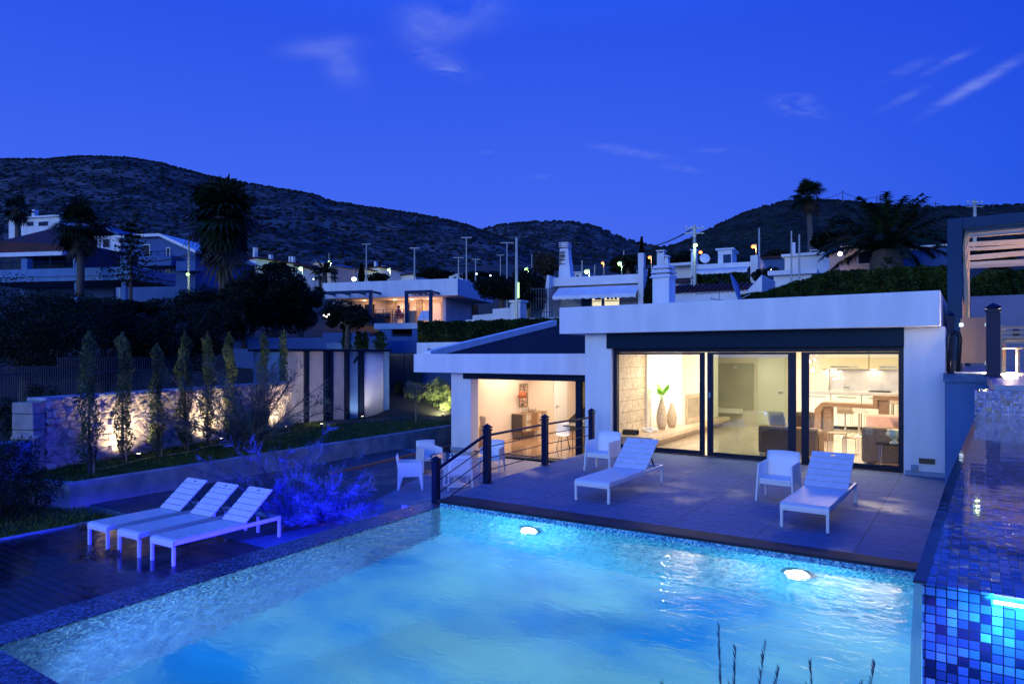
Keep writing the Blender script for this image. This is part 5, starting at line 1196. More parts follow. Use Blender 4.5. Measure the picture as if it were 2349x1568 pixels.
# irrigation hose
m = MB(); pts_ = []
for i in range(24): s = .2+i*.36; p = wallpt(s, 1.0+.12*math.sin(i*.9)); pts_.append((p[0],p[1],ZG+.03))
m.tube(pts_, .012, 6); solo('garden_hose', m, 'tan_leather', 'thin pale hose lying on the grass along the stone wall', 'hose')
# near plumes of grass standing before the pool rim
for px, py, D, h_, n_, lab in [(1500,1515,2.5,1.25,3,'dark grass plumes leftmost in front of the pool'),(1680,1420,2.6,1.45,5,'dark grass plumes in the middle in front of the pool'),(1900,1440,2.5,1.4,5,'dark grass plumes rightmost, nearest the raised pool')]:
    x, y = AT(px, D); zt_ = ZD(py, D); zb_ = -.5
    t = thing('ornamental_grass', lab, 'ornamental grass', (x,y-.05,zb_), 0, 'ornamental grass plumes near the camera'); m = MB(); b = MB()
    for i in range(n_):
        dx = rnd.uniform(-.10,.13); dy = rnd.uniform(-.05,.05); ht = (zt_-zb_)*rnd.uniform(.86,1.0); P = [Vector((dx*.2*q+dx*q*q*1.2, dy*q, ht*q)) for q in (0,.3,.6,.8,1)]
        b.tube(P, [.002,.002,.0015,.0012,.0006], 4, cap=False)
        for k in range(110):
            q = rnd.uniform(.86,1.0); c = Vector((dx*.2*q+dx*q*q*1.2, dy*q, ht*q)); a = rnd.random()*6.28; e = c+Vector((math.cos(a)*.010,math.sin(a)*.010,.03)); m.add([c,c+Vector((.0018,.001,.005)),e],[(0,1,2)])
    part('stems', b, 'plume', t); part('plumes', m, 'plume', t)
m = MB(); m.box(-3.4,3.4,1.0,1.88,-2.4,-.52); solo('planter_bed', m, 'concrete', 'planting bed below the near pool rim', 'planter')
# ================================================================ PAVILION AT THE END OF THE LAWN
class Fr:
    """local frame: origin at depth D under px; yaw turns local +x (facade) away from the villa's facade direction"""
    def __init__(s, px, D, deg, z=0.0):
        s.o = AT(px, D); s.a = math.radians(deg); s.z = z; s.c, s.s = math.cos(s.a), math.sin(s.a)
    def w(s, x, y): return (s.o[0]+x*s.c-y*s.s, s.o[1]+x*s.s+y*s.c)
    def lx(s, px, y=0.0):   # local x seen at px on the line y
        r = (px-CX)/FP; bx, by = s.w(0,y); R0, D0 = RX*bx+RY*by, -RY*bx+RX*by; dR, dD = RX*s.c+RY*s.s, -RY*s.c+RX*s.s
        return (r*D0-R0)/(dR-r*dD)
    def ly(s, px, x=0.0):
        r = (px-CX)/FP; bx, by = s.w(x,0); R0, D0 = RX*bx+RY*by, -RY*bx+RX*by; dR, dD = -RX*s.s+RY*s.c, RY*s.s+RX*s.c
        return (r*D0-R0)/(dR-r*dD)
    def zz(s, py, x=0.0, y=0.0): return ZD(py, depth(*s.w(x,y))) - s.z
    def th(s, name, lab, cat, grp=None): return thing(name, lab, cat, (*s.o, s.z), s.a, grp)
# pavilion: facade looks towards +X of the garden (turned a quarter)
f = Fr(884, 29.5, 78, ZG); tp = f.th('clad_pavilion', 'small flat roofed pavilion with grey clad panels, dark posts and a pale curved end', 'pavilion')
hp = f.zz(806); Lp = -f.lx(664)
segs = [(690,666,'cladding'),(752,704,'cladding'),(798,762,'cladding')]
m = MB(); m.box(-Lp-.3,.25,-.15,3.2,hp,hp+.09); part('roof', m, 'dark_metal', tp, bevel=.01)
for a,b,mn in [(655,700,'cladding'),(706,744,'cladding'),(764,793,'cladding')]:
    xa_, xb_ = f.lx(a), f.lx(b); m = MB(); m.box(xa_,xb_,.10,.16,.0,hp-.002)
    for k in range(int(hp/.14)): m.box(xa_,xb_,.082,.099,.012+k*.14,.012+k*.14+.128)
    part('clad_panel', m, mn, tp)
for a,b in [(700,709),(746,753),(757,764),(793,802)]:
    xa_, xb_ = f.lx(a,-.05), f.lx(b,-.05); m = MB(); m.box(xa_,xb_,-.08,.2,0,hp-.003); part('post', m, 'dark_metal', tp, bevel=.006)
m = MB(); xa_, xb_ = f.lx(802,.9), f.lx(835,.9); m.box(xa_,xb_,1.0,1.06,0,hp-.004); part('shower_screen', m, 'pale_cladding', tp)
m = MB(); xa_, xb_ = f.lx(826), f.lx(836); m.box(xa_,xb_,.0,.25,0,hp-.005); part('post', m, 'dark_metal', tp, bevel=.006)
m = MB(); m.beam((f.lx(810,.2),.2,hp-.5),(f.lx(826,.1),.1,hp-.12),.09,.12); part('brace', m, 'dark_metal', tp)
m = MB(); rows = []; xa_, xb_ = f.lx(836), f.lx(883)
for z in (0,hp-.004): rows.append([(xa_+(xb_-xa_)*i/24, .12-.07*math.sin(math.pi*i/24), z) for i in range(25)])
m.grid(rows); o = part('curved_wall', m, 'pale_cladding', tp, smooth=True); sm = o.modifiers.new('thickness','SOLIDIFY'); sm.thickness = .08
m = MB(); m.box(f.lx(662),.3,.16,.2,0,hp-.006); m.box(f.lx(662),.3,3.0,3.1,0,hp-.006); m.box(f.lx(662)-.1,f.lx(662),.16,3.0,0,hp-.006); part('wall', m, 'shade_plaster', tp)
m = MB(); m.box(-3.2,.3,-1.7,-.16,0.0,.035); part('wet_step', m, 'coping_stone', tp)
def spot_f(fx, lx_, ly_, lab, pw, tx_, ty_, tz, col=(1,.80,.55), ang=110):
    p = fx.w(lx_, ly_); q = fx.w(tx_, ty_); spot(p[0],p[1],fx.z,lab,pw,(q[0],q[1],tz),col,ang)
spot_f(f, f.lx(818), -.45, 'spotlight on the floor in the open bay of the pavilion', 30, f.lx(818)+.1, .9, 1.6, (.95,.92,.9))
spot_f(f, f.lx(690)-.3, -2.2, 'spotlight in the grass below the clad panels', 110, f.lx(730), .1, 1.5, (1,.84,.66), 120)
lamp('SPOT','pavilion_light',(*f.w(f.lx(860),-2.4),ZG+.35),75,(.85,.82,1),.08,spot=math.radians(80),blend=.9,target=(*f.w(f.lx(862),0),1.4))
# wet path, shrubs and spotlight by the lower wing
m = MB(); pa_, pb_, pc_, pd2 = AT(800,30.0), AT(1015,31.5), AT(1012,27.6), AT(850,27.0)
m.prism([pa_,pb_,pc_,pd2], ZG-.1, ZG+.012); struct('wet_path', m, 'coping_stone')
for k,(px,D,w_,h_,lab,mn) in enumerate([(1000,30.8,.85,1.75,'bright spotlit shrub beside the lower wing','leaf_bush'),(968,31.5,.75,1.6,'shrub between the spotlit shrub and the sapling','leaf_bush'),(912,31.8,.6,1.45,'dim shrub in front of the slatted dark gate','leaf_olive'),(1024,30.2,.45,1.4,'small shrub touching the lower wing pier','leaf_bush')]):
    x, y = AT(px,D); t = thing('garden_shrub', lab, 'shrub', (x,y,ZG), 0, 'shrubs in the bed behind the lawn'); part('foliage', leaves(clumps((0,0,h_*.52),(w_,w_,h_*.55),3600,20),.075,.45), mn, t)
    m = MB(); m.tube([(0,0,0),(0,0,h_*.5)], .03, 6); part('stems', m, 'bark', t)
x, y = AT(1016,29.2); spot(x,y,ZG,'spotlight in the bed beside the lower wing',420,(*AT(995,30.8),ZG+1.0),(1,.90,.5),130)
x, y = AT(954,27.3); t = thing('sapling', 'young tree with thin pale trunk on the lawn before the shrubs', 'tree', (x,y,ZG)); m = MB(); m.tube([(0,0,0),(.02,0,.9),(0,.02,1.4)],[.03,.022,.012],7); part('trunk', m, 'stake_wood', t)
part('crown', leaves(clumps((0,0,1.35),(.6,.6,.55),1500,16),.07,.45), 'leaf_feather', t)
lamp('SPOT','bed_light',(*AT(1000,28.5),ZG+.25),14,(.9,1,.4),.1,spot=math.radians(140),blend=.9,target=(*AT(960,30.5),ZG))
# ================================================================ WALLS AND GATE BEHIND THE GARDEN
def wallseg(px0, px1, D0, D1, pts, zb_, m_, lab, th_=.3, nm='garden_wall', cat='wall'):
    """pts: (px, py_top) steps from left to right"""
    mb = MB(); n = len(pts)
    for i, (pa_, pyt) in enumerate(pts):
        pb_ = pts[i+1][0] if i+1 < n else px1; ua = (pa_-px0)/(px1-px0); ub = (pb_-px0)/(px1-px0)
        Da, Db = D0+(D1-D0)*ua, D0+(D1-D0)*ub; a, b = AT(pa_,Da), AT(pb_,Db); d = Vector((b[0]-a[0],b[1]-a[1],0)).normalized(); n2 = Vector((-d.y,d.x,0))*th_
        zt2_ = ZD(pyt,(Da+Db)/2); b = (b[0]-d.x*.002, b[1]-d.y*.002)
        mb.prism([a,b,(b[0]+n2.x,b[1]+n2.y),(a[0]+n2.x,a[1]+n2.y)], zb_, zt2_)
    return solo(nm, mb, m_, lab, cat, 'rendered walls behind the garden')
wallseg(535,960,37,37,[(535,774),(740,763),(806,763),(845,772),(868,756),(898,772),(945,755)],-1,'deep_shade_plaster','long stepped blue shaded wall behind the clad pavilion')
wallseg(535,965,34.5,34.5,[(535,800),(640,803),(749,787),(889,781)],-1,'deep_shade_plaster','lower blue shaded wall directly behind the clad pavilion')
wallseg(749,884,33.2,33.2,[(749,786)],-1,'shade_plaster','low white topped wall with four clipped shrubs before it')
wallseg(950,1040,33.5,33.5,[(950,850)],-1,'deep_shade_plaster','blue shaded wall behind the spotlit shrubs')
for k,(px,w_,pt) in enumerate([(794,.2,757),(823,.15,760),(838,.12,762),(872,.22,760)]):
    cypress('clipped_shrub', px, 0, 32.4, ZD(pt,32.4)-ZD(803,32.4), w_*1.35, ['first clipped shrub above the pavilion roof, widest of the left pair','second clipped shrub above the pavilion roof','thinnest clipped shrub above the pavilion roof','clipped shrub at the right end above the pavilion roof'][k], 'clipped shrubs above the pavilion', 'leaf_hedge', n=1300, z=ZD(803,32.4), stem=.05, sz=.08, stake=False)
tg = thing('slatted_gate', 'dark slatted gate between the pavilion and the lower wing', 'gate', (*AT(928,33.0),ZG))
for k, (a, b) in enumerate([(890,927),(929,967)]):
    m = MB()
    for i in range(14): px = a+(b-a)*(i+.5)/14; q = AT(px,33.0); m.box(q[0]-.022,q[0]+.022,q[1]-.01,q[1]+.01,ZG,ZD(810,33))
    q0, q1 = AT(a,33.0), AT(b,33.0)
    for z in (ZG+.15, ZD(814,33)): m.beam((*q0,z),(*q1,z),.04,.05)
    part('gate_leaf', m, 'mesh_fence', tg, world=True)
m = MB(); q0, q1 = AT(889,33.15), AT(968,33.15); m.beam((*q0,(ZG+ZD(808,33))/2),(*q1,(ZG+ZD(808,33))/2),.02,ZD(808,33)-ZG-.02); part('backing', m, 'screen_grey', tg, world=True)
# dark iron fence behind the stone wall
fe = thing('iron_fence', 'dark iron railing fence in the shade behind the stone wall', 'fence', (*AT(150,19.5),ZG)); m = MB(); m2_ = MB()
for i in range(90):
    u = i/89; D = 17+u*9; px = -40+u*480; q = AT(px,D); zt_ = ZG+2.35-(0 if u<.35 else -.25); m.box(q[0]-.012,q[0]+.012,q[1]-.012,q[1]+.012,ZG,zt_)
q0, q1 = AT(-40,17.0), AT(440,26.0)
for z in (ZG+.3,ZG+2.15): m2_.beam((*q0,z),(*q1,z),.035,.035)
o = part('bars', m, 'mesh_fence', fe, world=True); part('rail', m2_, 'mesh_fence', fe, world=True)
# ================================================================ HEDGES
def hedge(px0, px1, D0, D1, tops, py_b, n, lab, thick=1.2, sz=.11, mname='leaf_hedge'):
    t = thing('hedge', lab, 'hedge', (*AT((px0+px1)/2,(D0+D1)/2), ZD(py_b,(D0+D1)/2))); core = MB(); K = 26; Pn = []
    for i in range(n):
        u = rnd.random(); px = px0+(px1-px0)*u; D = D0+(D1-D0)*u; v = rnd.random()**.6; zt_ = ZD(interp(tops,px)+2.5*math.sin(px*.13)*rnd.random(),D); zb_ = ZD(py_b,D)
        if rnd.random() < .62: dd = rnd.uniform(-.05,.10); z = zb_+(zt_-zb_)*v
        else: dd = rnd.random()*thick; z = zt_-abs(rnd.gauss(0,.05))
        dd += .06*math.sin(px*.11+z*5)+.05*math.sin(z*9+px*.31); q = AT(px,D+dd); Pn.append((q[0],q[1],z))
    loc = np.array(t.location); part('foliage', leaves(np.array(Pn)-loc, sz, .5), mname, t)
    for i in range(K):
        u0, u1 = i/K, (i+1)/K; pa_, pb_ = px0+(px1-px0)*u0, px0+(px1-px0)*u1; Da, Db = D0+(D1-D0)*u0+.15, D0+(D1-D0)*u1+.15
        a, b, c, d = AT(pa_,Da), AT(pb_,Db), AT(pb_*1.0,Db+thick-.2), AT(pa_,Da+thick-.2); z1_ = min(ZD(interp(tops,pa_)+5,Da),ZD(interp(tops,pb_)+5,Db)); core.prism([a,b,c,d], ZD(py_b+6,Da), z1_)
    part('branches', core, 'leaf_dark', t, world=True)
    return t
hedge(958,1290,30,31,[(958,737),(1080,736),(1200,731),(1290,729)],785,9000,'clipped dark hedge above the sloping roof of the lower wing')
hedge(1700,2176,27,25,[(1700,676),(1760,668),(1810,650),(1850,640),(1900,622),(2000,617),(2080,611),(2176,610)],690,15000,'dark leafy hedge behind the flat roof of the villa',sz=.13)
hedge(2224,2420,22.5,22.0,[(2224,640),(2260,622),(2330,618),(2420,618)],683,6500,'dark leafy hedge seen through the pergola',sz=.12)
# ================================================================ TREES
def bushy(name, px, D, py_t, py_b, wpx, n, lab, mname='leaf_dark', cat='tree', grp='dark trees behind the garden', k=26, sz=None, cr=.36):
    zt_, zb_ = ZD(py_t,D), ZD(py_b,D); h_ = zt_-zb_; r = wpx/2*D/FP; x, y = AT(px,D); t = thing(name, lab, cat, (x,y,zb_), 0, grp)
    n = int(n*1.7); sz = sz or max(.06, D*.0036); P = clumps((0,0,h_*.55),(r,r,h_*.5),n,k,cr=cr); part('crown', leaves(P,sz,.5), mname, t)
    m = MB(); m.tube([(0,0,-.8),(.05,0,h_*.3),(0,.05,h_*.6)],[r*.09+.04,r*.06+.03,.02],7)
    for i in range(6): a = i*1.05; m.tube([(.03,0,h_*.25),(math.cos(a)*r*.35,math.sin(a)*r*.35,h_*.5),(math.cos(a)*r*.7,math.sin(a)*r*.7,h_*.68)],[.05,.03,.012],5)
    part('trunk', m, 'bark', t); return t
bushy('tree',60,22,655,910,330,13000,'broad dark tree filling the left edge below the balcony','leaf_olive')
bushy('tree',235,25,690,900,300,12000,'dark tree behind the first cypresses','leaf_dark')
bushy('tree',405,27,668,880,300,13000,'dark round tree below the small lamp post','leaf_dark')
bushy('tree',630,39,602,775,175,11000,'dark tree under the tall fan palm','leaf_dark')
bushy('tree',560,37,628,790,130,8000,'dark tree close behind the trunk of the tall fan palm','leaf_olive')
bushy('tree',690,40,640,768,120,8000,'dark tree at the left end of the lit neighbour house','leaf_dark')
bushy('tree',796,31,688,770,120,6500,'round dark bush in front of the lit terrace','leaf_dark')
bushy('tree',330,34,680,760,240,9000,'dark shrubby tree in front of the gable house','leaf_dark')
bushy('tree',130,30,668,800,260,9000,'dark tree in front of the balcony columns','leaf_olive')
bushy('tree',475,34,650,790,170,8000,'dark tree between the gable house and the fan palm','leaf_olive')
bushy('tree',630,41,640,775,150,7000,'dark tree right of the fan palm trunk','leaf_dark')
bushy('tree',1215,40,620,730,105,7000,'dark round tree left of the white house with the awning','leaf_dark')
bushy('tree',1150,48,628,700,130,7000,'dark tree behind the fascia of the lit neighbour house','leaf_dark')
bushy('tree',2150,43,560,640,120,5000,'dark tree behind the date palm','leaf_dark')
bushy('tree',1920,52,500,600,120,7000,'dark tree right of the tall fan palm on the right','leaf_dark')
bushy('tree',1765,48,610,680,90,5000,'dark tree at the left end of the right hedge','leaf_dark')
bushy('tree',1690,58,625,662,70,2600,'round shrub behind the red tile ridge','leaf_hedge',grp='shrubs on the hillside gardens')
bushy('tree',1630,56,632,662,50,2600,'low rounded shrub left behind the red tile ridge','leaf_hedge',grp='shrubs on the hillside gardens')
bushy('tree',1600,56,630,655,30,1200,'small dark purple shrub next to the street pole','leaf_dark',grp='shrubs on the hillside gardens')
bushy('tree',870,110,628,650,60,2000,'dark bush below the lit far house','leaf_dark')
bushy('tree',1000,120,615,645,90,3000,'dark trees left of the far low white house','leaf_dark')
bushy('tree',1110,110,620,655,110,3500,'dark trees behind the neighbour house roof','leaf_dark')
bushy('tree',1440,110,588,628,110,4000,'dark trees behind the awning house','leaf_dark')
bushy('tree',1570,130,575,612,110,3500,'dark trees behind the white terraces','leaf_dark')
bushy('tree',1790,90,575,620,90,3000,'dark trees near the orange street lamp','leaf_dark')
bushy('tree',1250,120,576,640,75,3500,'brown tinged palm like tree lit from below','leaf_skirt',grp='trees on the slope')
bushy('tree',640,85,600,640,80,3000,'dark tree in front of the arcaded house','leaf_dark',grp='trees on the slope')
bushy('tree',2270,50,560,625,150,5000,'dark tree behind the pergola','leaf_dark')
# tapered cypress and narrow cypress
def cone_cyp(px, D, py_t, py_b, wpx, lab, n=3500):
    zt_, zb_ = ZD(py_t,D), ZD(py_b,D); h_ = zt_-zb_; r = wpx/2*D/FP; x, y = AT(px,D); t = thing('cypress', lab, 'cypress', (x,y,zb_), 0, 'pointed cypresses')
    zz = nr.uniform(0,1,n)**1.15; a = nr.uniform(0,6.28,n); rr = r*(np.sin(np.pi*np.clip(zz*.75+.22,0,1))*.95+.05)*(1-zz**3)*nr.uniform(.55,1.08,n); part('crown', leaves(np.stack([rr*np.cos(a),rr*np.sin(a),zz*h_],1),D*.005,.5,up=(0,0,1),jit=.8),'leaf_dark',t)
    m = MB(); m.tube([(0,0,-.6),(0,0,h_*.8)],[.1,.02],6); part('trunk', m, 'bark', t)
cone_cyp(1490,25.5,618,720,26,'dark green cypress left of the villa chimney'); cone_cyp(1472,62,545,640,17,'pointed dark cypress against the valley sky'); cone_cyp(829,100,606,645,12,'slim dark cypress among the far houses'); cone_cyp(1452,62,600,640,8,'short thin cypress by the valley',800)
# Norfolk pine
x, y = AT(300,36); zb_ = ZD(655,36); zt_ = ZD(498,36); t = thing('norfolk_pine', 'tiered dark conifer in front of the gable house', 'tree', (x,y,zb_)); h_ = zt_-zb_; m = MB(); m.tube([(0,0,-2),(0,0,h_)],[.12,.02],7); part('trunk', m, 'bark', t); P = []
for k in range(11):
    zz = h_*(.12+.86*k/11); rr = (1-k/11.5)*1.75
    for j in range(9):
        a = j*.698+k*.3
        for q in np.linspace(.15,1,22): P.append((rr*q*math.cos(a)+rnd.gauss(0,.05),rr*q*math.sin(a)+rnd.gauss(0,.05),zz-.18*rr*math.sin(q*2.6)+rnd.gauss(0,.03)))
part('crown', leaves(np.array(P),.17,.4), 'leaf_dark', t)
# palms
def fan_palm(px, D, py_top, py_b, rpx, lab, nf=44, skirt=0.0, tr=.35, grp='fan palms', cy=None, blades=15):
    zb_ = ZD(py_b,D); r = rpx*D/FP; ztop = ZD(py_top,D); hc = ztop-r*.80-zb_; x, y = AT(px,D); t = thing('fan_palm', lab, 'palm', (x,y,zb_), 0, grp)
    m = MB(); k = 14; m.tube([(.12*math.sin(i*.3),0,-1+(hc+1)*i/k) for i in range(k+1)], [tr*(1.15 if i==0 else 1-.25*i/k+.05*(i%2)) for i in range(k+1)], 10); part('trunk', m, 'palm_bark', t, smooth=True)
    V = MB(); c0 = Vector((.12*math.sin(14*.3),0,hc))
    def frond(el, a, L_, m_):
        d = Vector((math.cos(a)*math.cos(el),math.sin(a)*math.cos(el),math.sin(el))); side = Vector((-math.sin(a),math.cos(a),0)); base = c0+d*.12; tip = base+d*L_*rnd.uniform(.12,.52)+Vector((0,0,-.05*L_)); m_.add([base-side*.02,base+side*.02,tip],[(0,1,2)])
        up = side.cross(d)
        for j in range(blades):
            th_ = (j/(blades-1)-.5)*3.7; dr_ = d*math.cos(th_)+side*math.sin(th_); bl = L_*.52*(1-.18*abs(th_)/1.85)*rnd.uniform(.85,1.1); w_ = L_*.028
            mid = tip+dr_*bl*.6-up*.02*L_; e = tip+dr_*bl+Vector((0,0,-bl*rnd.uniform(.10,.38))); sd = dr_.cross(up).normalized()*w_
            m_.add([tip,mid-sd,e,mid+sd],[(0,1,2,3)])
    for i in range(nf):
        el = math.radians(rnd.uniform(-62,86)); frond(el, rnd.random()*6.28, r*rnd.uniform(.85,1.05), V)
    part('crown', V, 'leaf_palm', t)
    if skirt:
        S = MB()
        for i in range(int(nf*.55)): 
            c0 = Vector((.1,0,hc-rnd.random()**1.5*skirt*.25*r)); frond(math.radians(rnd.uniform(-80,-42)), rnd.random()*6.28, r*rnd.uniform(.65,1.0), S)
        part('dead_fronds', S, 'leaf_skirt', t)
    return t
fan_palm(513,38,398,690,122,'tallest dark fan palm with a long skirt of dead fronds',nf=74,skirt=1.35,tr=.36)
fan_palm(183,40,447,640,82,'dark fan palm in front of the balcony house',nf=46,skirt=.7,tr=.22)
fan_palm(40,70,440,560,46,'distant dark fan palm near the left edge',nf=30,skirt=.4,tr=.3)
fan_palm(1856,60,406,606,50,'slender fan palm rising above the right hill skyline',nf=56,skirt=.8,tr=.27)
fan_palm(733,90,612,650,22,'small palm behind the left end of the lit house',nf=22,tr=.2,grp='small palms'); fan_palm(768,95,618,652,16,'small palm beside the far white house',nf=20,tr=.15,grp='small palms'); fan_palm(2044,36,590,612,20,'low spiky palm at the foot of the date palm',nf=20,tr=.15,grp='small palms')
def date_palm(px, D, py_hub, py_b, rpx, lab, nf=46, tr=.75):
    zb_ = ZD(py_b,D); hz = ZD(py_hub,D)-zb_; r = rpx*D/FP; x, y = AT(px,D); t = thing('date_palm', lab, 'palm', (x,y,zb_)); m = MB(); m.tube([(0,0,-.8+(hz+.8)*i/10) for i in range(11)],[tr*(.85+.22*math.sin(i*.33)) + .06*(i%2) for i in range(11)],14); part('trunk', m, 'palm_bark', t)
    V = MB()
    for i in range(nf):
        a = i*2.39996; el = math.radians(72-66*(i/nf)**.9+rnd.uniform(-7,7)); L_ = r*rnd.uniform(.92,1.12); p = Vector((math.cos(a)*.2,math.sin(a)*.2,hz)); d = Vector((math.cos(a)*math.cos(el),math.sin(a)*math.cos(el),math.sin(el))); pts_ = []
        for k in range(13): pts_.append(p.copy()); p = p+d*L_/12; d = (d+Vector((0,0,-.035-.014*k))).normalized()
        V.tube(pts_,[.05*(1-k/13)+.006 for k in range(13)],4,cap=False)
        for k in range(2,13):
            for sg in (-1,1):
                for hh in (0,.2,.4,.6,.8):
                    q = pts_[k-1].lerp(pts_[k],hh); ax = (pts_[k]-pts_[k-1]).normalized(); sd = ax.cross(Vector((0,0,1)))
                    if sd.length < .1: sd = Vector((1,0,0))
                    sd = sd.normalized()*sg; ll = r*.15*math.sin(math.pi*(k+.5)/15)+.10; e = q+(sd*.8+ax*.5+Vector((0,0,rnd.uniform(-.75,-.1)))).normalized()*ll; w_ = ax*.045; V.add([q-w_,q+w_,e],[(0,1,2)])
    part('crown', V, 'leaf_palm', t); return t
date_palm(2033,38,573,606,148,'big spreading date palm with thick stubby trunk')
date_palm(745,80,625,650,30,'small feather palm beside the pale gable house',nf=24,tr=.25)
# ================================================================ HOUSES
def win(f, t, x0, x1, z0, z1, y, lit=None, nm='window'):
    m = MB(); k = .06*max(1,abs(x1-x0)*.5); m.box(x0,x1,y-.05,y-.002,z0,z0+k); m.box(x0,x1,y-.05,y-.002,z1-k,z1); m.box(x0,x0+k,y-.05,y-.002,z0+k,z1-k); m.box(x1-k,x1,y-.05,y-.002,z0+k,z1-k)
    fo = part(nm, m, 'far_plaster', t); g = MB(); g.box(x0+k,x1-k,y-.02,y-.003,z0+k,z1-k); o = bpy.data.objects.new('pane', mesh_of('pane', g, lit or 'dark_metal')); link(o, fo); return fo
# --- lit neighbour house
f = Fr(1050, 50, 17); f.z = ZD(742, 50); t = f.th('neighbour_house', 'flat roofed neighbour house with warm lit terrace rooms', 'house')
zf0, zf1 = f.zz(677), f.zz(638); xl = f.lx(740); yr = f.ly(1130)
m = MB(); m.box(xl,0,0,yr,zf0,zf1); part('roof_slab', m, 'plaster', t, bevel=.02)
yb_ = 1.6; xw = f.lx(1027,yb_); m = MB(); m.box(xw-.25,xw,yb_-.4,yr-1.0,0-2,zf0-.002); part('wall', m, 'far_plaster', t)
m = MB(); m.box(f.lx(765,yb_+1.6),xw-.251,yb_+1.6,yb_+1.8,0-.5,zf0-.002); part('back_wall', m, 'warm_wall', t)
for a,b in ((868,890),(940,955)):
    m = MB(); m.box(f.lx(a,yb_),f.lx(b,yb_),yb_+1.1,yb_+1.3,0,zf0-.003); part('stone_pillar', m, 'rock', t)
for a,b,mn in ((838,857,'dark_metal'),(893,899,'dark_metal'),(916,930,'white_wall'),(930,938,'dark_metal'),(957,972,'lit_room'),(981,1012,'pale_cladding')):
    m = MB(); m.box(f.lx(a,yb_+1.5),f.lx(b,yb_+1.5),yb_+1.4,yb_+1.59,0 if mn!='white_wall' else 1,zf0-.25); part('door' if mn in('dark_metal','lit_room') else 'wall_panel', m, mn, t)
for k,(a,b,ya_) in enumerate([(705,852,-1.5),(928,990,-1.5)]):
    x0_, x1_ = f.lx(a,ya_), f.lx(b,ya_); zb3 = f.zz(670,x1_,ya_) ; m = MB(); m.box(x0_,x1_,ya_,ya_+.2,zb3-.05,zb3+.17)
    if k: m.box(x0_,x0_+.22,ya_,ya_+.2,0,zb3-.05)
    m.box(x1_-.22,x1_,ya_,ya_+.2,0,zb3-.05); 
    for q in range(5): u = x0_+.05+(x1_-.2-x0_)*q/4; m.box(u,u+.14,ya_+.201,.0-.002,zb3-.02,zb3+.13)
    part('pergola_frame', m, 'screen_grey', t)
for px in (836,906,945,985): 
    u = f.lx(px,yb_+.6); m = MB(); m.lathe([(.001,0),(.08,0),(.08,.03),(.001,.03)],(u,yb_+.6,zf0-.035),12); part('downlight', m, 'glow_soft', t); q = f.w(u,yb_+.6); lamp('POINT','terrace_light',(q[0],q[1],f.z+zf0-.35),22,(1,.47,.20),.1)
q = f.w(f.lx(930,yb_), yb_+.1); lamp('AREA','terrace_light',(q[0],q[1],f.z+zf0-.2),75,(1,.45,.20),6,size_y=1.5,rot=(0,0,f.a))
win(f,t,0,.01,0,.01,0)if 0 else None
m = MB(); yw1, yw2 = f.ly(1082,xw), f.ly(1096,xw); m.box(xw,xw+.05,yw1,yw2,.1,f.zz(692,xw,yw1)-.2); part('side_window', m, 'dark_metal', t)
m = MB(); xs0, xs1 = f.lx(858,-2.0), f.lx(985,-2.0); m.box(xs0,xs1,-2.0,yb_+1.59,-.42,-.002); part('terrace_slab', m, 'far_plaster', t)
m = MB(); m.box(xs0+.3,xs1,yb_-.6,yb_-.4,-3.5,-.421); part('basement_wall', m, 'deep_shade_plaster', t)
m = MB()
for k in range(5): z = .2+.2*k; m.tube([(f.lx(846,-1.9),-1.9,z),(f.lx(926,-1.9),-1.9,z)],.015,5)
for px in (846,862,880,900,926): u = f.lx(px,-1.9); m.box(u-.02,u+.02,-1.92,-1.88,0,1.02)
part('balustrade', m, 'rail_metal', t)
# seated person, table, chairs on that terrace
px_, py_ = f.w(f.lx(914,-.6),-.6)
pt = thing('person', 'person in red top seated at the terrace table of the lit neighbour house', 'person', (px_,py_,f.z), f.a)
def skinned(name, pts, edges, radii, m_, parent):
    me = bpy.data.meshes.new(name); me.from_pydata(pts, edges, []); me.materials.append(M[m_]); o = bpy.data.objects.new(name, me); link(o, parent)
    o.modifiers.new('skin','SKIN'); ss_ = o.modifiers.new('sub','SUBSURF'); ss_.levels = 1; ss_.render_levels = 1
    for v, r in zip(me.skin_vertices[0].data, radii): v.radius = (r,r)
    me.skin_vertices[0].data[0].use_root = True; return o
skinned('body', [(0,0,.48),(0,.03,.75),(0,.02,.98),(0,0,1.12),(0,0,1.24),(.19,0,.96),(.25,-.06,.70),(.12,-.28,.68),(-.19,0,.96),(-.25,-.06,.70),(-.12,-.28,.68),(.1,-.03,.48),(.13,-.42,.48),(.13,-.44,.08),(.13,-.56,.04),(-.1,-.03,.48),(-.13,-.42,.48),(-.13,-.44,.08),(-.13,-.56,.04)],
    [(0,1),(1,2),(2,3),(3,4),(2,5),(5,6),(6,7),(2,8),(8,9),(9,10),(0,11),(11,12),(12,13),(13,14),(0,15),(15,16),(16,17),(17,18)], [.14,.14,.15,.055,.105,.06,.045,.03,.06,.045,.03,.09,.07,.05,.04,.09,.07,.05,.04], 'skin', pt)
m = MB(); m.lathe([(.001,.50),(.175,.50),(.17,.75),(.20,.95),(.15,1.06),(.07,1.09)],(0,.02,0),16,1.1,.85); part('red_top', m, 'red_cloth', pt, smooth=True)
m = MB(); m.sphere((0,.02,1.27),.115,12,8); part('hair', m, 'dark_cloth', pt, smooth=True)
m = MB(); m.box(-.25,.25,-.2,.25,.38,.43)
for a in (-.22,.22):
    for b in (-.18,.22): m.box(a-.02,a+.02,b-.02,b+.02,0,.379)
m.box(-.25,.25,.26,.30,.38,.85); q = f.w(f.lx(914,-.6),-.6); o = solo('terrace_chair', m, 'teak', 'chair under the person on the neighbour terrace', 'chair'); o.location = (q[0],q[1],f.z); o.rotation_euler = (0,0,f.a)
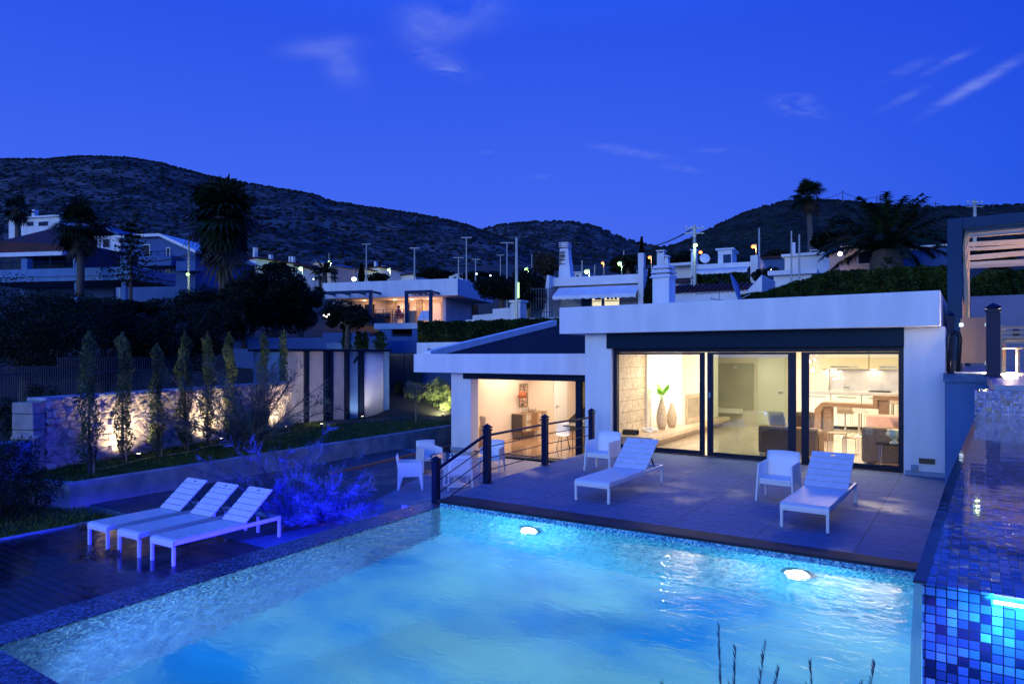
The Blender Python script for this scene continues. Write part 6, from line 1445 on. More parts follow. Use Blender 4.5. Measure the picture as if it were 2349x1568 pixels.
u = f.lx(897,-.9); q = f.w(u,-.9); tt = thing('terrace_table', 'small dark table before the person on the neighbour terrace', 'table', (q[0],q[1],f.z), f.a); m = MB(); m.box(-.7,.5,-.35,.35,.66,.70); part('tabletop', m, 'teak', tt)
for a in (-.6,.4): m = MB(); m.box(a-.03,a+.03,-.03,.03,0,.66); part('leg', m, 'teak', tt)
u = f.lx(874,-.8); q = f.w(u,-.8); o = solo('terrace_sofa', MB().box(-.8,.5,-.3,.4,0,.45).box(-.8,.5,.401,.6,0,.85), 'dark_cloth', 'dark outdoor sofa on the neighbour terrace', 'sofa'); o.location = (q[0],q[1],f.z); o.rotation_euler = (0,0,f.a)
u = f.lx(945,-.8); q = f.w(u,-.8); o = solo('terrace_cabinet', MB().box(-.3,.3,-.2,.2,0,.95), 'teak', 'brown wooden cabinet on the neighbour terrace', 'cabinet', bevel=.01); o.location = (q[0],q[1],f.z); o.rotation_euler = (0,0,f.a)
for k, px in enumerate((968,981)):
    u = f.lx(px,-1.0); q = f.w(u,-1.0); tt = thing('deck_chair', 'pale folding deck chair, %s of two on the neighbour terrace' % ('left' if k==0 else 'right'), 'chair', (q[0],q[1],f.z), f.a, 'deck chairs on the neighbour terrace'); m = MB(); m.hexa([(-.22,-.3,.25),(.22,-.3,.25),(.22,-.28,.22),(-.22,-.28,.22)],[(-.22,.4,.95),(.22,.4,.95),(.22,.42,.92),(-.22,.42,.92)]); part('canvas', m, 'white_plastic', tt); m = MB(); m.beam((-.2,-.4,0),(-.2,.4,.7),.03,.03); m.beam((.2,-.4,0),(.2,.4,.7),.03,.03); m.beam((-.2,.4,0),(-.2,-.2,.5),.03,.03); m.beam((.2,.4,0),(.2,-.2,.5),.03,.03); part('frame', m, 'teak', tt)
# stepped garden wall of that house, gate pillar
wallseg(1068,1205,44,40,[(1068,733),(1084,722),(1108,720),(1130,707),(1170,697),(1190,692)],2,'far_plaster','white stepped wall climbing right of the lit neighbour house',nm='stepped_wall')
m = MB(); q = AT(1190,36.5); m.box(q[0]-.3,q[0]+.3,q[1]-.3,q[1]+.3,1.5,ZD(694,36.5)); m.box(q[0]-.38,q[0]+.38,q[1]-.38,q[1]+.38,ZD(694,36.5),ZD(689,36.5)); solo('gate_pillar', m, 'far_plaster', 'stone gate pillar lit greenish at the foot of the street pole', 'gate pillar', bevel=.01)
# --- white house with scalloped awning
f = Fr(1481, 38, 11); f.z = ZD(727, 38); t = f.th('awning_house', 'white house with scalloped awning and tall tapered chimney', 'house')
zr0, zr1 = f.zz(648), f.zz(627); xl = f.lx(1268); m = MB(); m.box(xl,-.3,0,9,zr0,zr1); part('roof_slab', m, 'far_plaster', t, bevel=.02)
m = MB(); m.box(-.29,.0,-.6,9,0,zr1+.25); m.box(-.30,.02,-.6,-.1,zr1+.25,f.zz(583)); part('fin_wall', m, 'far_plaster', t, bevel=.02)
xo = f.lx(1258); m = MB(); m.hexa([(xo-.2,-.6,0),(xl,-.6,0),(xl,9,0),(xo-.2,9,0)],[(xo+.12,-.6,zr1+.1),(xl,-.6,zr1+.1),(xl,9,zr1+.1),(xo+.12,9,zr1+.1)]); part('fin_wall', m, 'far_plaster', t, bevel=.02)
m = MB(); m.box(xl+.01,-.31,1.5,1.7,0,zr0-.002); part('back_wall', m, 'shade_plaster', t)
za, zb4 = zr0-.12, f.zz(672,0,-1.2); x0_, x1_ = f.lx(1268,-1.1), f.lx(1459,-1.1); m = MB(); rows = [[(x0_+(x1_-x0_)*i/60,-.02 if j==0 else -1.15, za if j==0 else zb4) for i in range(61)] for j in range(2)]
rows.append([(x0_+(x1_-x0_)*i/60,-1.17,zb4-.16-.05*abs(math.sin(i*.55))) for i in range(61)]); m.grid(rows); o = part('awning', m, 'canvas_awning', t); sm = o.modifiers.new('thickness','SOLIDIFY'); sm.thickness = .02
m = MB(); m.box(f.lx(1336,1.4),f.lx(1355,1.4),1.40,1.49,0,f.zz(672,0,1.4)); part('shutter', m, 'screen_grey', t)
for a,b in ((1356,1381),(1384,1422)):
    fo = win(f,t,f.lx(a,1.4),f.lx(b,1.4),f.zz(702,-2,1.4),f.zz(672,-2,1.4),1.5,'lit_room_pale')
    m = MB(); u0, u1 = f.lx(a,1.4), f.lx(b,1.4); m.box(u0+.1,u1-.1,1.44,1.47,f.zz(690,-2,1.4),f.zz(688,-2,1.4)); 
    for q in range(3): uu = u0+.2+(u1-u0-.3)*q/3; m.box(uu,uu+.15,1.43,1.46,f.zz(686,-2,1.4),f.zz(679,-2,1.4))
    o = bpy.data.objects.new('kitchen_shelf', mesh_of('kitchen_shelf', m, 'sideboard_dark')); link(o, fo)
for a,b in ((1282,1332),(1424,1470)):
    m = MB(); 
    for k in range(14): z = .1+k*.15; m.box(f.lx(a,1.4),f.lx(b,1.4),1.45,1.495,z,z+.135)
    part('roller_shutter', m, 'far_plaster', t)
xc0_, xc1_ = f.lx(1286,2), f.lx(1314,2); zc0, zc1 = zr1, f.zz(572,xc0_,2); m = MB(); m.hexa([(xc0_,1.6,zc0),(xc1_,1.6,zc0),(xc1_,2.4,zc0),(xc0_,2.4,zc0)],[(xc0_+.04,1.7,zc1),(xc1_-.22,1.7,zc1),(xc1_-.22,2.3,zc1),(xc0_+.04,2.3,zc1)]); c_ = part('chimney', m, 'far_plaster', t, bevel=.02)
m = MB()
for k in range(3): z = zc1+.06+.13*k; m.box(xc0_-.0,xc1_-.18,1.66,2.34,z,z+.05); m.box(xc0_+.12,xc1_-.32,1.8,2.2,z-.08,z)
o = bpy.data.objects.new('cowl', mesh_of('cowl', m, 'far_plaster')); link(o, c_)
m = MB()
for k in range(4): m.box(xc0_+.02+.1*k,xc0_+.05+.1*k,1.60,1.66,zc0+.9+.15*k,zc1-.25)
for k in range(5): m.box(xc0_-.02,xc0_+.42,1.57,1.60,zc0+1.0+.25*k,zc0+1.03+.25*k)
part('decorative_grille', m, 'dark_metal', t)
m = MB(); m.box(f.lx(1216,-1.5),f.lx(1290,-1.5),-1.6,1.4,f.zz(729),0-.002); part('terrace_slab', m, 'far_plaster', t)
tt = thing('mesh_fence', 'tall thin mesh fence left of the awning house', 'fence', (*AT(1240,39),f.z)); m = MB()
for k in range(9): q = AT(1218+k*6,39); m.box(q[0]-.02,q[0]+.02,q[1]-.02,q[1]+.02,f.z,ZD(660,39))
part('fence_posts', m, 'mesh_fence', tt, world=True); m = MB()
for z in (ZD(662,39),ZD(685,39),ZD(715,39)): m.beam((*AT(1218,39),z),(*AT(1266,39),z),.03,.03)
part('wires', m, 'mesh_fence', tt, world=True)
m = MB(); q0,q1 = AT(1215,40.5),AT(1262,40.5); m.beam((*q0,ZD(700,40.5)),(*q1,ZD(700,40.5)),.2,1.1); solo('side_wall', m, 'deep_shade_plaster', 'blue shaded wall behind the mesh fence by the awning house', 'wall')
# --- red tiled ridge house, dish
f = Fr(1545, 30, 4); f.z = ZD(700,30); t = f.th('tiled_house', 'low white house with dark red tiled ridge right of the villa chimney', 'house'); xr_ = f.lx(1722); z0_, z1_ = f.zz(671), f.zz(653)
m = MB(); m.box(-.3,xr_,0,5,-2,z0_); part('wall', m, 'far_plaster', t)
m = MB(); m.add([(-.35,-.15,z0_-.02),(xr_,-.15,z0_-.02),(xr_,1.0,z1_),(-.35,1.0,z1_),(xr_,5,z1_-.8),(-.35,5,z1_-.8)],[(0,1,2,3),(3,2,4,5)]); n_ = int((xr_+.3)/.2)
for k in range(n_): u = -.25+k*.2; m.tube([(u,-.19,z0_+.01),(u,.98,z1_+.03)],.06,6)
part('tiled_roof', m, 'red_tile', t)
m = MB(); m.hexa([(xr_-.1,-.3,-2),(xr_+.5,-.3,-2),(xr_+.5,3,-2),(xr_-.1,3,-2)],[(xr_-.1,-.3,z0_-.1),(xr_+.5,-.3,z1_+.2),(xr_+.5,3,z1_+.25),(xr_-.1,3,z1_)]); part('end_wall', m, 'far_plaster', t, bevel=.02)
dd = thing('satellite_dish', 'satellite dish seen edge on at the right end of the red tiles', 'satellite dish', (*AT(1694,25.5),ZD(693,25.5))); m = MB(); rows = []
for i in range(8): rr = .5*i/7; rows.append([(rr*math.cos(a),.5*rr*rr,rr*1.15*math.sin(a)) for a in np.linspace(0,6.283,25)])
m.grid(rows); o = part('reflector', m, 'shade_plaster', dd, smooth=True); o.location = (0,0,.55); o.rotation_euler = (-.30,.15,1.68); sm = o.modifiers.new('thickness','SOLIDIFY'); sm.thickness = .02
m = MB(); m.tube([(0,0,-.1),(0,0,.4)],.03,8); m.tube([(0,0,.1),(.5,-.3,.25)],.015,6); m.tube([(-.2,-.2,.0),(-.9,-.5,.15)],.03,6); part('mount', m, 'pole_metal', dd)
aa = thing('tv_antenna', 'thin television antenna lying low in front of the red tiles', 'antenna', (*AT(1650,26),ZD(690,26))); m = MB(); m.tube([(0,0,-.4),(0,0,.35)],.012,5); m.tube([(-.9,0,.3),(.7,0,.35)],.010,5)
for k in range(7): m.tube([(-.8+.22*k,-.25,.31),(-.8+.22*k,.25,.31)],.006,4)
part('aerial', m, 'pole_dark', aa)
# --- white house with awning on the right of the street pole
f = Fr(1738, 58, 8); f.z = ZD(660,58); t = f.th('terrace_house', 'white house with long scalloped awning right of the street pole', 'house'); xl = f.lx(1597); z0_, z1_ = f.zz(610), f.zz(599)
m = MB(); m.box(xl,-.5,0,7,z0_,z1_); part('roof_slab', m, 'far_plaster', t); m = MB(); m.box(-.49,.1,-.8,7,0,f.zz(588)); part('fin_wall', m, 'far_plaster', t); m = MB(); m.box(xl-.3,xl-.01,-.8,7,0,z1_+.1); part('fin_wall', m, 'far_plaster', t)
m = MB(); m.box(xl,-.5,1.4,1.6,0,z0_-.002); part('back_wall', m, 'shade_plaster', t)
m = MB(); x0_, x1_ = xl+.1, -.7; rows = [[(x0_+(x1_-x0_)*i/40,0 if j==0 else -1.2,z0_-.05 if j==0 else z0_-.35) for i in range(41)] for j in range(2)]+[[(x0_+(x1_-x0_)*i/40,-1.22,z0_-.55-.08*abs(math.sin(i*.8))) for i in range(41)]]; m.grid(rows); o = part('awning', m, 'canvas_awning', t); sm = o.modifiers.new('thickness','SOLIDIFY'); sm.thickness = .02
for a,b in ((1632,1662),(1664,1690)): m = MB(); m.box(f.lx(a,1.3),f.lx(b,1.3),1.33,1.395,0,z0_-.4); part('shutter', m, 'screen_grey', t)
m = MB(); u0, u1 = f.lx(1647,3), f.lx(1679,3); m.box(u0,u1,3,6,z1_,f.zz(574,u0,3)); m.box(u0-.2,u1+.2,2.8,6.2,f.zz(574,u0,3),f.zz(573,u0,3)+.1); part('roof_room', m, 'far_plaster', t)
m = MB(); u0, u1 = f.lx(1659,2.98), f.lx(1677,2.98); m.box(u0,u1,2.95,2.99,z1_+.1,f.zz(584,u0,3)); part('shutter', m, 'screen_grey', t)
# --- white terraces with chimneys left of the pole
f = Fr(1596, 66, 6); f.z = ZD(650,66); t = f.th('terraced_house', 'white terraced house with square chimneys left of the street pole', 'house'); xl = f.lx(1461)
m = MB(); m.box(f.lx(1525),-.02,0,6,f.zz(606),f.zz(600)); m.box(f.lx(1525),-.02,1.2,6,0,f.zz(606)); part('roof_slab', m, 'far_plaster', t)
m = MB(); m.box(xl,f.lx(1528),0,.4,f.zz(615),f.zz(611)); m.box(xl,f.lx(1528),.8,5,-1,f.zz(616)); part('wall', m, 'far_plaster', t)
for a,b,tp_ in ((1507,1523,574),(1524,1532,586),(1585,1597,572)):
    u0,u1 = f.lx(a,1), f.lx(b,1); m = MB(); zt_ = f.zz(tp_,u0,1); m.box(u0,u1,1,1.8,0,zt_-.3); m.box(u0-.08,u1+.08,.92,1.88,zt_-.12,zt_)
    for q in (u0+.05,u1-.2): m.box(q,q+.15,1.1,1.7,zt_-.3,zt_-.121)
    part('chimney', m, 'far_plaster', t)
m = MB(); u0,u1 = f.lx(1543,-1), f.lx(1583,-1); m.add([(u0,-2,f.zz(648,u0,-2)),(u1,-2,f.zz(648,u0,-2)),(u1,.8,f.zz(636,u0,0)),(u0,.8,f.zz(636,u0,0))],[(0,1,2,3)]); o = part('tiled_canopy', m, 'red_tile', t); sm = o.modifiers.new('thickness','SOLIDIFY'); sm.thickness = .15
dd = thing('satellite_dish', 'round white satellite dish on the white terraces', 'satellite dish', (*AT(1617,64),ZD(592,64))); m = MB(); rows = []
for i in range(6): rr = .48*i/5; rows.append([(rr*math.cos(a),.5*rr*rr-.1,rr*math.sin(a)) for a in np.linspace(0,6.283,21)])
m.grid(rows); o = part('reflector', m, 'white_plastic', dd, smooth=True); o.rotation_euler = (-.3,0,.5); m = MB(); m.tube([(0,.1,-.8),(0,.1,0)],.04,6); part('mount', m, 'pole_metal', dd)
# --- generic distant houses
def house(px0, px1, D, yaw, py_t, py_b, lab, roof='flat', wall='far_plaster', deep=7, wins=(), chim=(), roof_py=None, anchor='r', grp='distant houses on the slope'):
    f = Fr(px1, D, yaw, 0); f.z = ZD(py_b, D); t = f.th('distant_house', lab, 'house', grp); x0 = f.lx(px0); zt_ = f.zz(py_t)
    m = MB(); m.box(x0,0,0,deep,-2.5,zt_); part('wall', m, wall, t)
    if roof == 'hip':
        zr_ = f.zz(roof_py); c = deep/2; e = .4; i_ = min(abs(x0)*.28, deep*.45); m = MB(); m.add([(x0-e,-e,zt_),(e,-e,zt_),(e,deep+e,zt_),(x0-e,deep+e,zt_),(x0+i_,c,zr_),(-i_,c,zr_),(x0-e,-e,zt_-.18),(e,-e,zt_-.18),(e,deep+e,zt_-.18),(x0-e,deep+e,zt_-.18)],[(0,1,5,4),(1,2,5),(2,3,4,5),(3,0,4),(0,6,7,1),(1,7,8,2),(2,8,9,3),(3,9,6,0),(9,8,7,6)]); part('roof', m, 'red_tile', t)
    elif roof == 'gable':
        zr_ = f.zz(roof_py); c = x0/2; m = MB(); m.add([(x0-.3,-.3,zt_),(c,-.3,zr_),(.3,-.3,zt_),(x0-.3,deep,zt_),(c,deep,zr_),(.3,deep,zt_)],[(0,1,4,3),(1,2,5,4)]); o = part('roof', m, 'deep_shade_plaster', t); sm = o.modifiers.new('thickness','SOLIDIFY'); sm.thickness = .18
        m = MB(); m.add([(x0,0,zt_),(0,0,zt_),(c,0,zr_-.05)],[(0,1,2)]); part('gable', m, wall, t)
    else:
        m = MB(); m.box(x0-.25,.25,-.3,deep+.2,zt_,zt_+.22); part('roof', m, wall, t)
    for (a,b,ta,tb,*lit) in wins: u0,u1 = f.lx(a), f.lx(b); win(f,t,u0,u1,f.zz(tb,u0),f.zz(ta,u0),0,lit[0] if lit else None)
    for (a,b,tp_) in chim: u0,u1 = f.lx(a,2.5), f.lx(b,2.5); m = MB(); m.box(u0,u1,2.5,3.1,0,f.zz(tp_,u0,2.5)); part('chimney', m, 'far_plaster', t)
    return f, t
house(592,650,105,10,604,650,'far house with red hipped roof left of the green street lamp','hip',roof_py=593,wins=[(598,607,612,624),(618,626,612,624),(634,642,610,622)],chim=[(616,621,584)])
house(650,686,108,14,606,646,'narrow far house with twin chimneys by the green street lamp','hip',roof_py=596,wins=[(656,664,612,622),(670,678,611,622)],chim=[(662,665,588),(668,672,588)])
house(699,757,112,8,606,628,'far beige house with broad gable under a pale lamp','gable',wall='pink_plaster',roof_py=595,wins=[(708,716,612,621),(730,738,612,621)])
house(763,824,118,8,614,648,'far white house with dark red roof left of the tall thin mast','hip',roof_py=607,wins=[(770,786,624,636),(792,812,624,636)])
house(832,868,122,5,611,636,'small far white house with upright chimney','hip',roof_py=604,wins=[(840,848,617,625)],chim=[(858,862,600)])
house(870,900,130,5,618,634,'tiny far house lit yellow by a street lamp','flat',wall='pink_plaster',wins=[(880,885,622,628)],chim=[(875,878,609)])
house(902,954,126,4,627,650,'low far house with long dark red roof','hip',roof_py=618,chim=[(920,924,620)])
house(1012,1062,140,5,630,645,'low far white house right of the second thin mast','flat',wins=[(1020,1030,634,640),(1040,1048,634,640)],chim=[(1032,1035,621)])
house(1318,1336,140,5,625,640,'tiny far white house behind the awning house','flat',wins=[(1322,1328,630,636)])
house(1800,1902,58,6,583,602,'low white house behind the slender palm','flat',wins=[(1858,1880,573,581)],chim=[(1816,1824,556)])
house(1740,1800,64,6,587,600,'low house with pergola roof left of the slender palm','hip',roof_py=583,wall='deep_shade_plaster')
house(1775,1862,33,6,628,655,'white parapet wall house corner behind the hedge','flat',deep=3)
house(440,588,100,4,590,612,'long low white house behind the tall fan palm','hip',roof_py=583,wins=[(455,475,596,604),(530,560,594,605)],chim=[(488,492,565),(580,584,568)])
# pink lit house and blue shaded wall (right)
house(1902,1940,42,-10,578,608,'pink rendered house lit by a wall lamp','gable',wall='pink_plaster',deep=5,roof_py=568,grp='houses behind the hedge')
f = Fr(1995, 41, 4); f.z = ZD(615,41); t = f.th('brown_house', 'brown rendered house with white framed window behind the hedge', 'house'); m = MB(); m.box(f.lx(1936),0,0,5,-2,f.zz(566)); part('wall', m, 'pink_plaster', t); m = MB(); m.box(f.lx(1930),.2,-.4,5,f.zz(566),f.zz(562)); part('roof', m, 'far_plaster', t)
win(f,t,f.lx(1967),f.lx(2003),f.zz(606),f.zz(579),0)
wallseg(2000,2178,42,40,[(2000,574)],2,'deep_shade_plaster','blue shaded wall right of the date palm trunk')
house(2080,2175,60,2,566,585,'low white house behind the date palm fronds','flat',wins=[(2120,2145,569,577,'lit_room')],deep=5)
lamp('POINT','porch_light',(*AT(1926,40.5),ZD(585,40.5)),14,(1,.75,.5),.1); m = MB(); q = AT(1927,41.0); m.sphere((0,0,0),.14,10,8); o = solo('porch_lamp', m, 'glow_soft', 'porch lamp on the pink rendered house', 'lamp', smooth=True); o.location = (q[0],q[1],ZD(582,41))
# left: villa on top, balcony house, gable house
f,t = house(20,136,88,20,497,522,'white villa high up at the left with flat canopy roof','flat',deep=8,wins=[(62,78,508,520),(88,112,508,520)],chim=[(73,79,481)],grp='houses at the left edge')
f = Fr(280, 62, 25); f.z = ZD(612,62); t = f.th('white_villa', 'white two storey villa behind the dark palm at the left', 'house'); x0 = f.lx(150)
m = MB(); m.box(x0,0,0,8,-3,f.zz(540)); part('wall', m, 'far_plaster', t); m = MB(); m.box(x0+1,f.lx(262),-1.8,-.002,-3,f.zz(574)); part('terrace_block', m, 'far_plaster', t)
m = MB(); c = f.lx(240); z_ = f.zz(540); m.add([(x0-.4,-.5,z_),(c,-.5,f.zz(516)),(.4,-.5,z_),(x0-.4,8,z_),(c,8,f.zz(516)),(.4,8,z_)],[(0,1,4,3),(1,2,5,4)]); o = part('roof', m, 'deep_shade_plaster', t); sm = o.modifiers.new('thickness','SOLIDIFY'); sm.thickness = .2
for a,b,c1_,d1_ in ((236,254,546,568),(200,222,548,570)): win(f,t,f.lx(a),f.lx(b),f.zz(d1_),f.zz(c1_),0)
m = MB()
for k in range(3): m.tube([(x0+1,-1.7,f.zz(574)+.3+.28*k),(f.lx(262),-1.7,f.zz(574)+.3+.28*k)],.03,5)
for k in range(6): u = x0+1+(f.lx(262)-x0-1)*k/5; m.box(u-.03,u+.03,-1.73,-1.67,f.zz(574),f.zz(574)+.95)
part('balustrade', m, 'rail_metal', t)
f = Fr(448, 60, 22); f.z = ZD(650,60); t = f.th('gable_house', 'pale grey house with low gable, two dark windows and balconies', 'house'); x0 = f.lx(276); m = MB(); m.box(x0,0,0,9,-3,f.zz(578)); m.add([(x0,0,f.zz(578)),(0,0,f.zz(578)),(f.lx(372),0,f.zz(536)),(x0,0,f.zz(536))],[(0,1,2,3)]); part('wall', m, 'deep_shade_plaster', t)
m = MB(); m.add([(x0-.3,-.5,f.zz(534)),(f.lx(374),-.5,f.zz(534)),(.4,-.5,f.zz(576)),(x0-.3,9,f.zz(534)),(f.lx(374),9,f.zz(534)),(.4,9,f.zz(576))],[(0,1,4,3),(1,2,5,4)]); o = part('roof', m, 'far_plaster', t); sm = o.modifiers.new('thickness','SOLIDIFY'); sm.thickness = .25
for a,b,c1_,d1_ in ((330,345,556,586),(382,391,565,593),(382,390,616,630)): win(f,t,f.lx(a),f.lx(b),f.zz(d1_),f.zz(c1_),0)
for a,b,pt_ in ((312,393,592),(404,448,603)):
    u0,u1 = f.lx(a,-1.5), f.lx(b,-1.5); z_ = f.zz(pt_+16,u0,-1.5); m = MB(); m.box(u0,u1,-1.5,-.002,z_-.1,z_+.75); bb_ = part('balcony', m, 'deep_shade_plaster', t)
    m = MB(); m.tube([(u0,-1.4,z_+1.15),(u1,-1.4,z_+1.15)],.03,5)
    for k in range(6): u = u0+(u1-u0)*k/5; m.box(u-.02,u+.02,-1.42,-1.38,z_+.75,z_+1.15)
    o = bpy.data.objects.new('balustrade', mesh_of('balustrade', m, 'rail_metal')); link(o, bb_)
# balcony house near left
f = Fr(303, 41, 24); f.z = ZD(700,41); t = f.th('balcony_house', 'dark roofed house at the left edge with long balcony slab on round columns', 'house'); x0 = f.lx(-60); zs1, zs0 = f.zz(611), f.zz(641)
m = MB(); m.box(x0,0,0,4.0,zs0,zs1); m.box(x0,.08,-.08,4.05,zs0+.28,zs0+.34); part('balcony_slab', m, 'shade_plaster', t, bevel=.02)
for px in (178,286): u = f.lx(px,.4); m = MB(); m.tube([(u,.4,-2),(u,.4,zs0-.002)],.17,14); part('column', m, 'shade_plaster', t, smooth=True)
m = MB(); m.box(x0,f.lx(258,3.2),3.3,3.5,-2,zs0-.003); part('ground_wall', m, 'deep_shade_plaster', t)
yb_ = 3.2; xr_ = f.lx(168,yb_); m = MB(); m.box(x0,xr_,yb_,yb_+6,zs1,f.zz(556,xr_,yb_)); part('wall', m, 'screen_grey', t)
zr_ = f.zz(553,xr_,yb_); m = MB(); m.add([(x0,yb_-1.4,zr_-.1),(xr_+.6,yb_-1.4,zr_-.5),(xr_-2.6,yb_+3,zr_+1.5),(x0,yb_+3,zr_+1.6),(x0,yb_-1.4,zr_-1.0),(xr_+.6,yb_-1.4,zr_-1.05)],[(0,1,2,3),(4,5,1,0)]); o = part('roof', m, 'red_tile', t); sm = o.modifiers.new('thickness','SOLIDIFY'); sm.thickness = .12
m = MB(); u1 = f.lx(148,yb_-2.4); z_ = f.zz(578,u1,yb_-2); m.hexa([(x0,yb_-2.6,z_-.28),(u1,yb_-2.6,z_-.28),(u1,yb_-2.58,z_-.02),(x0,yb_-2.58,z_-.02)],[(x0,yb_-.05,z_+.35),(u1,yb_-.05,z_+.35),(u1,yb_-.03,z_+.42),(x0,yb_-.03,z_+.42)]); part('awning', m, 'canvas_awning', t)
for a,b in ((-20,28),(34,80),(96,150)): u0,u1_ = f.lx(a,yb_), f.lx(b,yb_); m = MB(); m.box(u0,u1_,yb_-.04,yb_-.003,zs1+.02,zs1+2.0); part('glass_door', m, 'dark_metal', t)
for px in (61,180,288): u = f.lx(px,.2); m = MB(); m.box(u-.22,u+.22,.02,.42,zs1+.001,zs1+.66); part('parapet_pier', m, 'shade_plaster', t, bevel=.01)
m = MB()
for k in range(2): m.tube([(x0,.2,zs1+.45+.35*k),(-.35,.2,zs1+.45+.35*k)],.022,6)
for k in range(7): u = x0+(abs(x0)-.5)*k/6; m.box(u-.02,u+.02,.18,.22,zs1,zs1+.8)
part('balustrade', m, 'rail_metal', t)
# ================================================================ POLES, MASTS, STREET LAMPS, WIRES
def mast(px, D, py_t, py_b, w_, lab, top='tee', m_='pole_metal', grp='thin masts on the slope', nm='mast'):
    zt_, zb_ = ZD(py_t,D), ZD(py_b,D)-1.0; t = thing(nm, lab, 'mast' if nm=='mast' else 'utility pole', (*AT(px,D),zb_), 0, grp); h_ = zt_-zb_; r = w_/2*D/FP
    m = MB(); m.tube([(0,0,0),(0,0,h_)],[r*1.2,r*.85],8); part('pole', m, m_, t)
    if top == 'tee': m = MB(); m.beam((-.0-4*r*RX-.3*RX,-.3*RY-4*r*RY,h_),(.3*RX+4*r*RX,.3*RY+4*r*RY,h_),r*1.5,r*1.5); part('crossarm', m, m_, t)
    if top == 'arms':
        for q in (.25,.6): m = MB(); m.beam((-.7*RX,-.7*RY,h_-q),(.7*RX,.7*RY,h_-q),.07,.07); part('crossarm', m, m_, t)
        m = MB()
        for q in (-.6,-.2,.2,.6): m.lathe([(.001,0),(.05,0),(.03,.06),(.05,.1),(.001,.14)],(q*RX,q*RY,h_-.2),8)
        part('insulators', m, 'white_plastic', t)
    return t
for (px,D,a,b,w_,lab) in [(840.5,95,560,640,2.6,'thin pale mast among the far houses'),(755,110,580,600,1.6,'short thin mast above the beige gable house'),(951,90,569,640,3.2,'thin pale mast with tee head behind the neighbour roof'),(1052,95,591,640,3,'short pale mast at the corner of the neighbour roof'),(1070,80,545,633,3.2,'tallest thin mast behind the neighbour house'),(1091,100,595,634,2.6,'short mast right of the tallest thin mast'),(1163,48,557,697,3.0,'thin mast in front of the dark trees left of the street pole'),(1148,90,585,625,2,'small thin mast beside the dark tree'),(1335,100,597,632,3,'thin pale mast behind the awning house chimney'),(1431,110,574,605,3,'thin mast against the middle hill'),(1450,110,588,612,2.4,'shorter thin mast against the middle hill'),(1364,100,608,632,2,'faint thin mast between the awning house lamps'),(1741.5,62,523,610,4,'grey mast beside the right orange street lamp'),(1815.5,30.5,530,646,4,'left of two silver flag poles before the hedge'),(1833.5,30.5,538,640,4.5,'right of two silver flag poles before the hedge'),(1220,46,582,640,2,'thin mast left of the awning house')]:
    mast(px,D,a,b,w_,lab,top='tee' if px < 1165 and px != 755 else '')
mast(1185,35.5,545,735,7,'grey concrete street pole left of the awning house','','concrete_pole','street poles','street_pole')
mast(1593,50,516,650,8,'tall street pole with cross arms beside the white terraces','arms','concrete_pole','street poles','street_pole')
mast(2236,58,458,560,7,'street pole rising above the pergola','arms','concrete_pole','street poles','street_pole')
mast(433,39,553,690,5,'grey street pole with small lamp in front of the gable house','','concrete_pole','street poles','street_pole')
for (px,a,b,D,lab) in [(1933,436,462,380,'leftmost power pole on the right hill skyline'),(2011,449,472,380,'middle power pole on the right hill skyline'),(2019,444,472,380,'power pole close to the middle one on the hill skyline'),(2146,463,478,380,'power pole right of the date palm on the skyline'),(2278,465,476,400,'small power pole on the skyline above the pergola')]:
    mast(px,D,a,b,1.6,lab,'','pole_dark','power poles on the right hill','power_pole')
def wire(a, b, sag, lab, r=.02):
    A_, B_ = Vector((*AT(a[0],a[2]),ZD(a[1],a[2]))), Vector((*AT(b[0],b[2]),ZD(b[1],b[2]))); n = 20; m = MB(); o_ = (A_+B_)/2
    m.tube([A_.lerp(B_,i/n)-Vector((0,0,sag*4*(i/n)*(1-i/n))) for i in range(n+1)], r, 5); solo('power_line', m, 'wire', lab, 'power line', 'power lines', origin=o_)
wire((1436,551,110),(1593,522,50),1.2,'cable running left from the tall street pole over the valley',.06)
wire((1860,452,380),(1933,440,380),2,'faint skyline wire left of the leftmost power pole',.12); wire((1933,440,380),(2019,449,380),2.5,'skyline wire between the two left power poles',.12)
wire((2019,449,380),(2146,466,380),3,'skyline wire crossing behind the date palm',.12); wire((2146,466,380),(2278,468,400),3,'skyline wire above the pergola beam',.12); wire((2236,466,58),(2349,470,45),.7,'cable leaving the pole above the pergola to the right',.02)
wire((278,592,40),(433,583,39),.3,'dark cable between the balcony house and the small lamp pole',.03)
def slamp(px, py, D, rad, mn, pw, col, lab, arm=True):
    x, y = AT(px,D); z = ZD(py,D); t = thing('street_lamp', lab, 'street lamp', (x,y,z), 0, 'lit street lamps'); m = MB(); m.sphere((0,0,0), rad*D/FP, 12, 8, sz=.8); part('lamp_glass', m, mn, t, smooth=True)
    m = MB(); r = rad*D/FP; m.lathe([(.001,r*.8),(r*.9,r*.65),(r*.6,r*1.1),(.001,r*1.2)],(0,0,0),12); part('hood', m, 'pole_dark', t)
    if arm: m = MB(); m.tube([(r*1.2,0,-4-D*.02),(r*1.2,0,r),(0,0,r*1.15)],max(.03,D*.0006),6); part('pole', m, 'pole_metal', t)
    if pw: lamp('POINT','street_light',(x-.25*RY*-1,y-.3,z-r*1.5),pw,col,.15)
slamp(690,616,100,5,'glow_green',300,(.6,1,.3),'green glowing street lamp beside the twin chimney house')
slamp(812,640,58,5.5,'glow_star',60,(.8,.92,1),'brilliant white lamp at the left top of the neighbour roof',False)
slamp(756,600,105,3.5,'glow_green',200,(.8,1,.6),'pale lamp above the beige gable house')
slamp(892,619,120,4,'glow_green',160,(.9,1,.4),'yellow green lamp lighting the tiny far house'); slamp(882,612,125,2.2,'glow_green',0,None,'small pale lamp left of the yellow green lamp')
slamp(720,640,95,2.4,'glow_star',0,None,'small white lamp below the beige gable house')
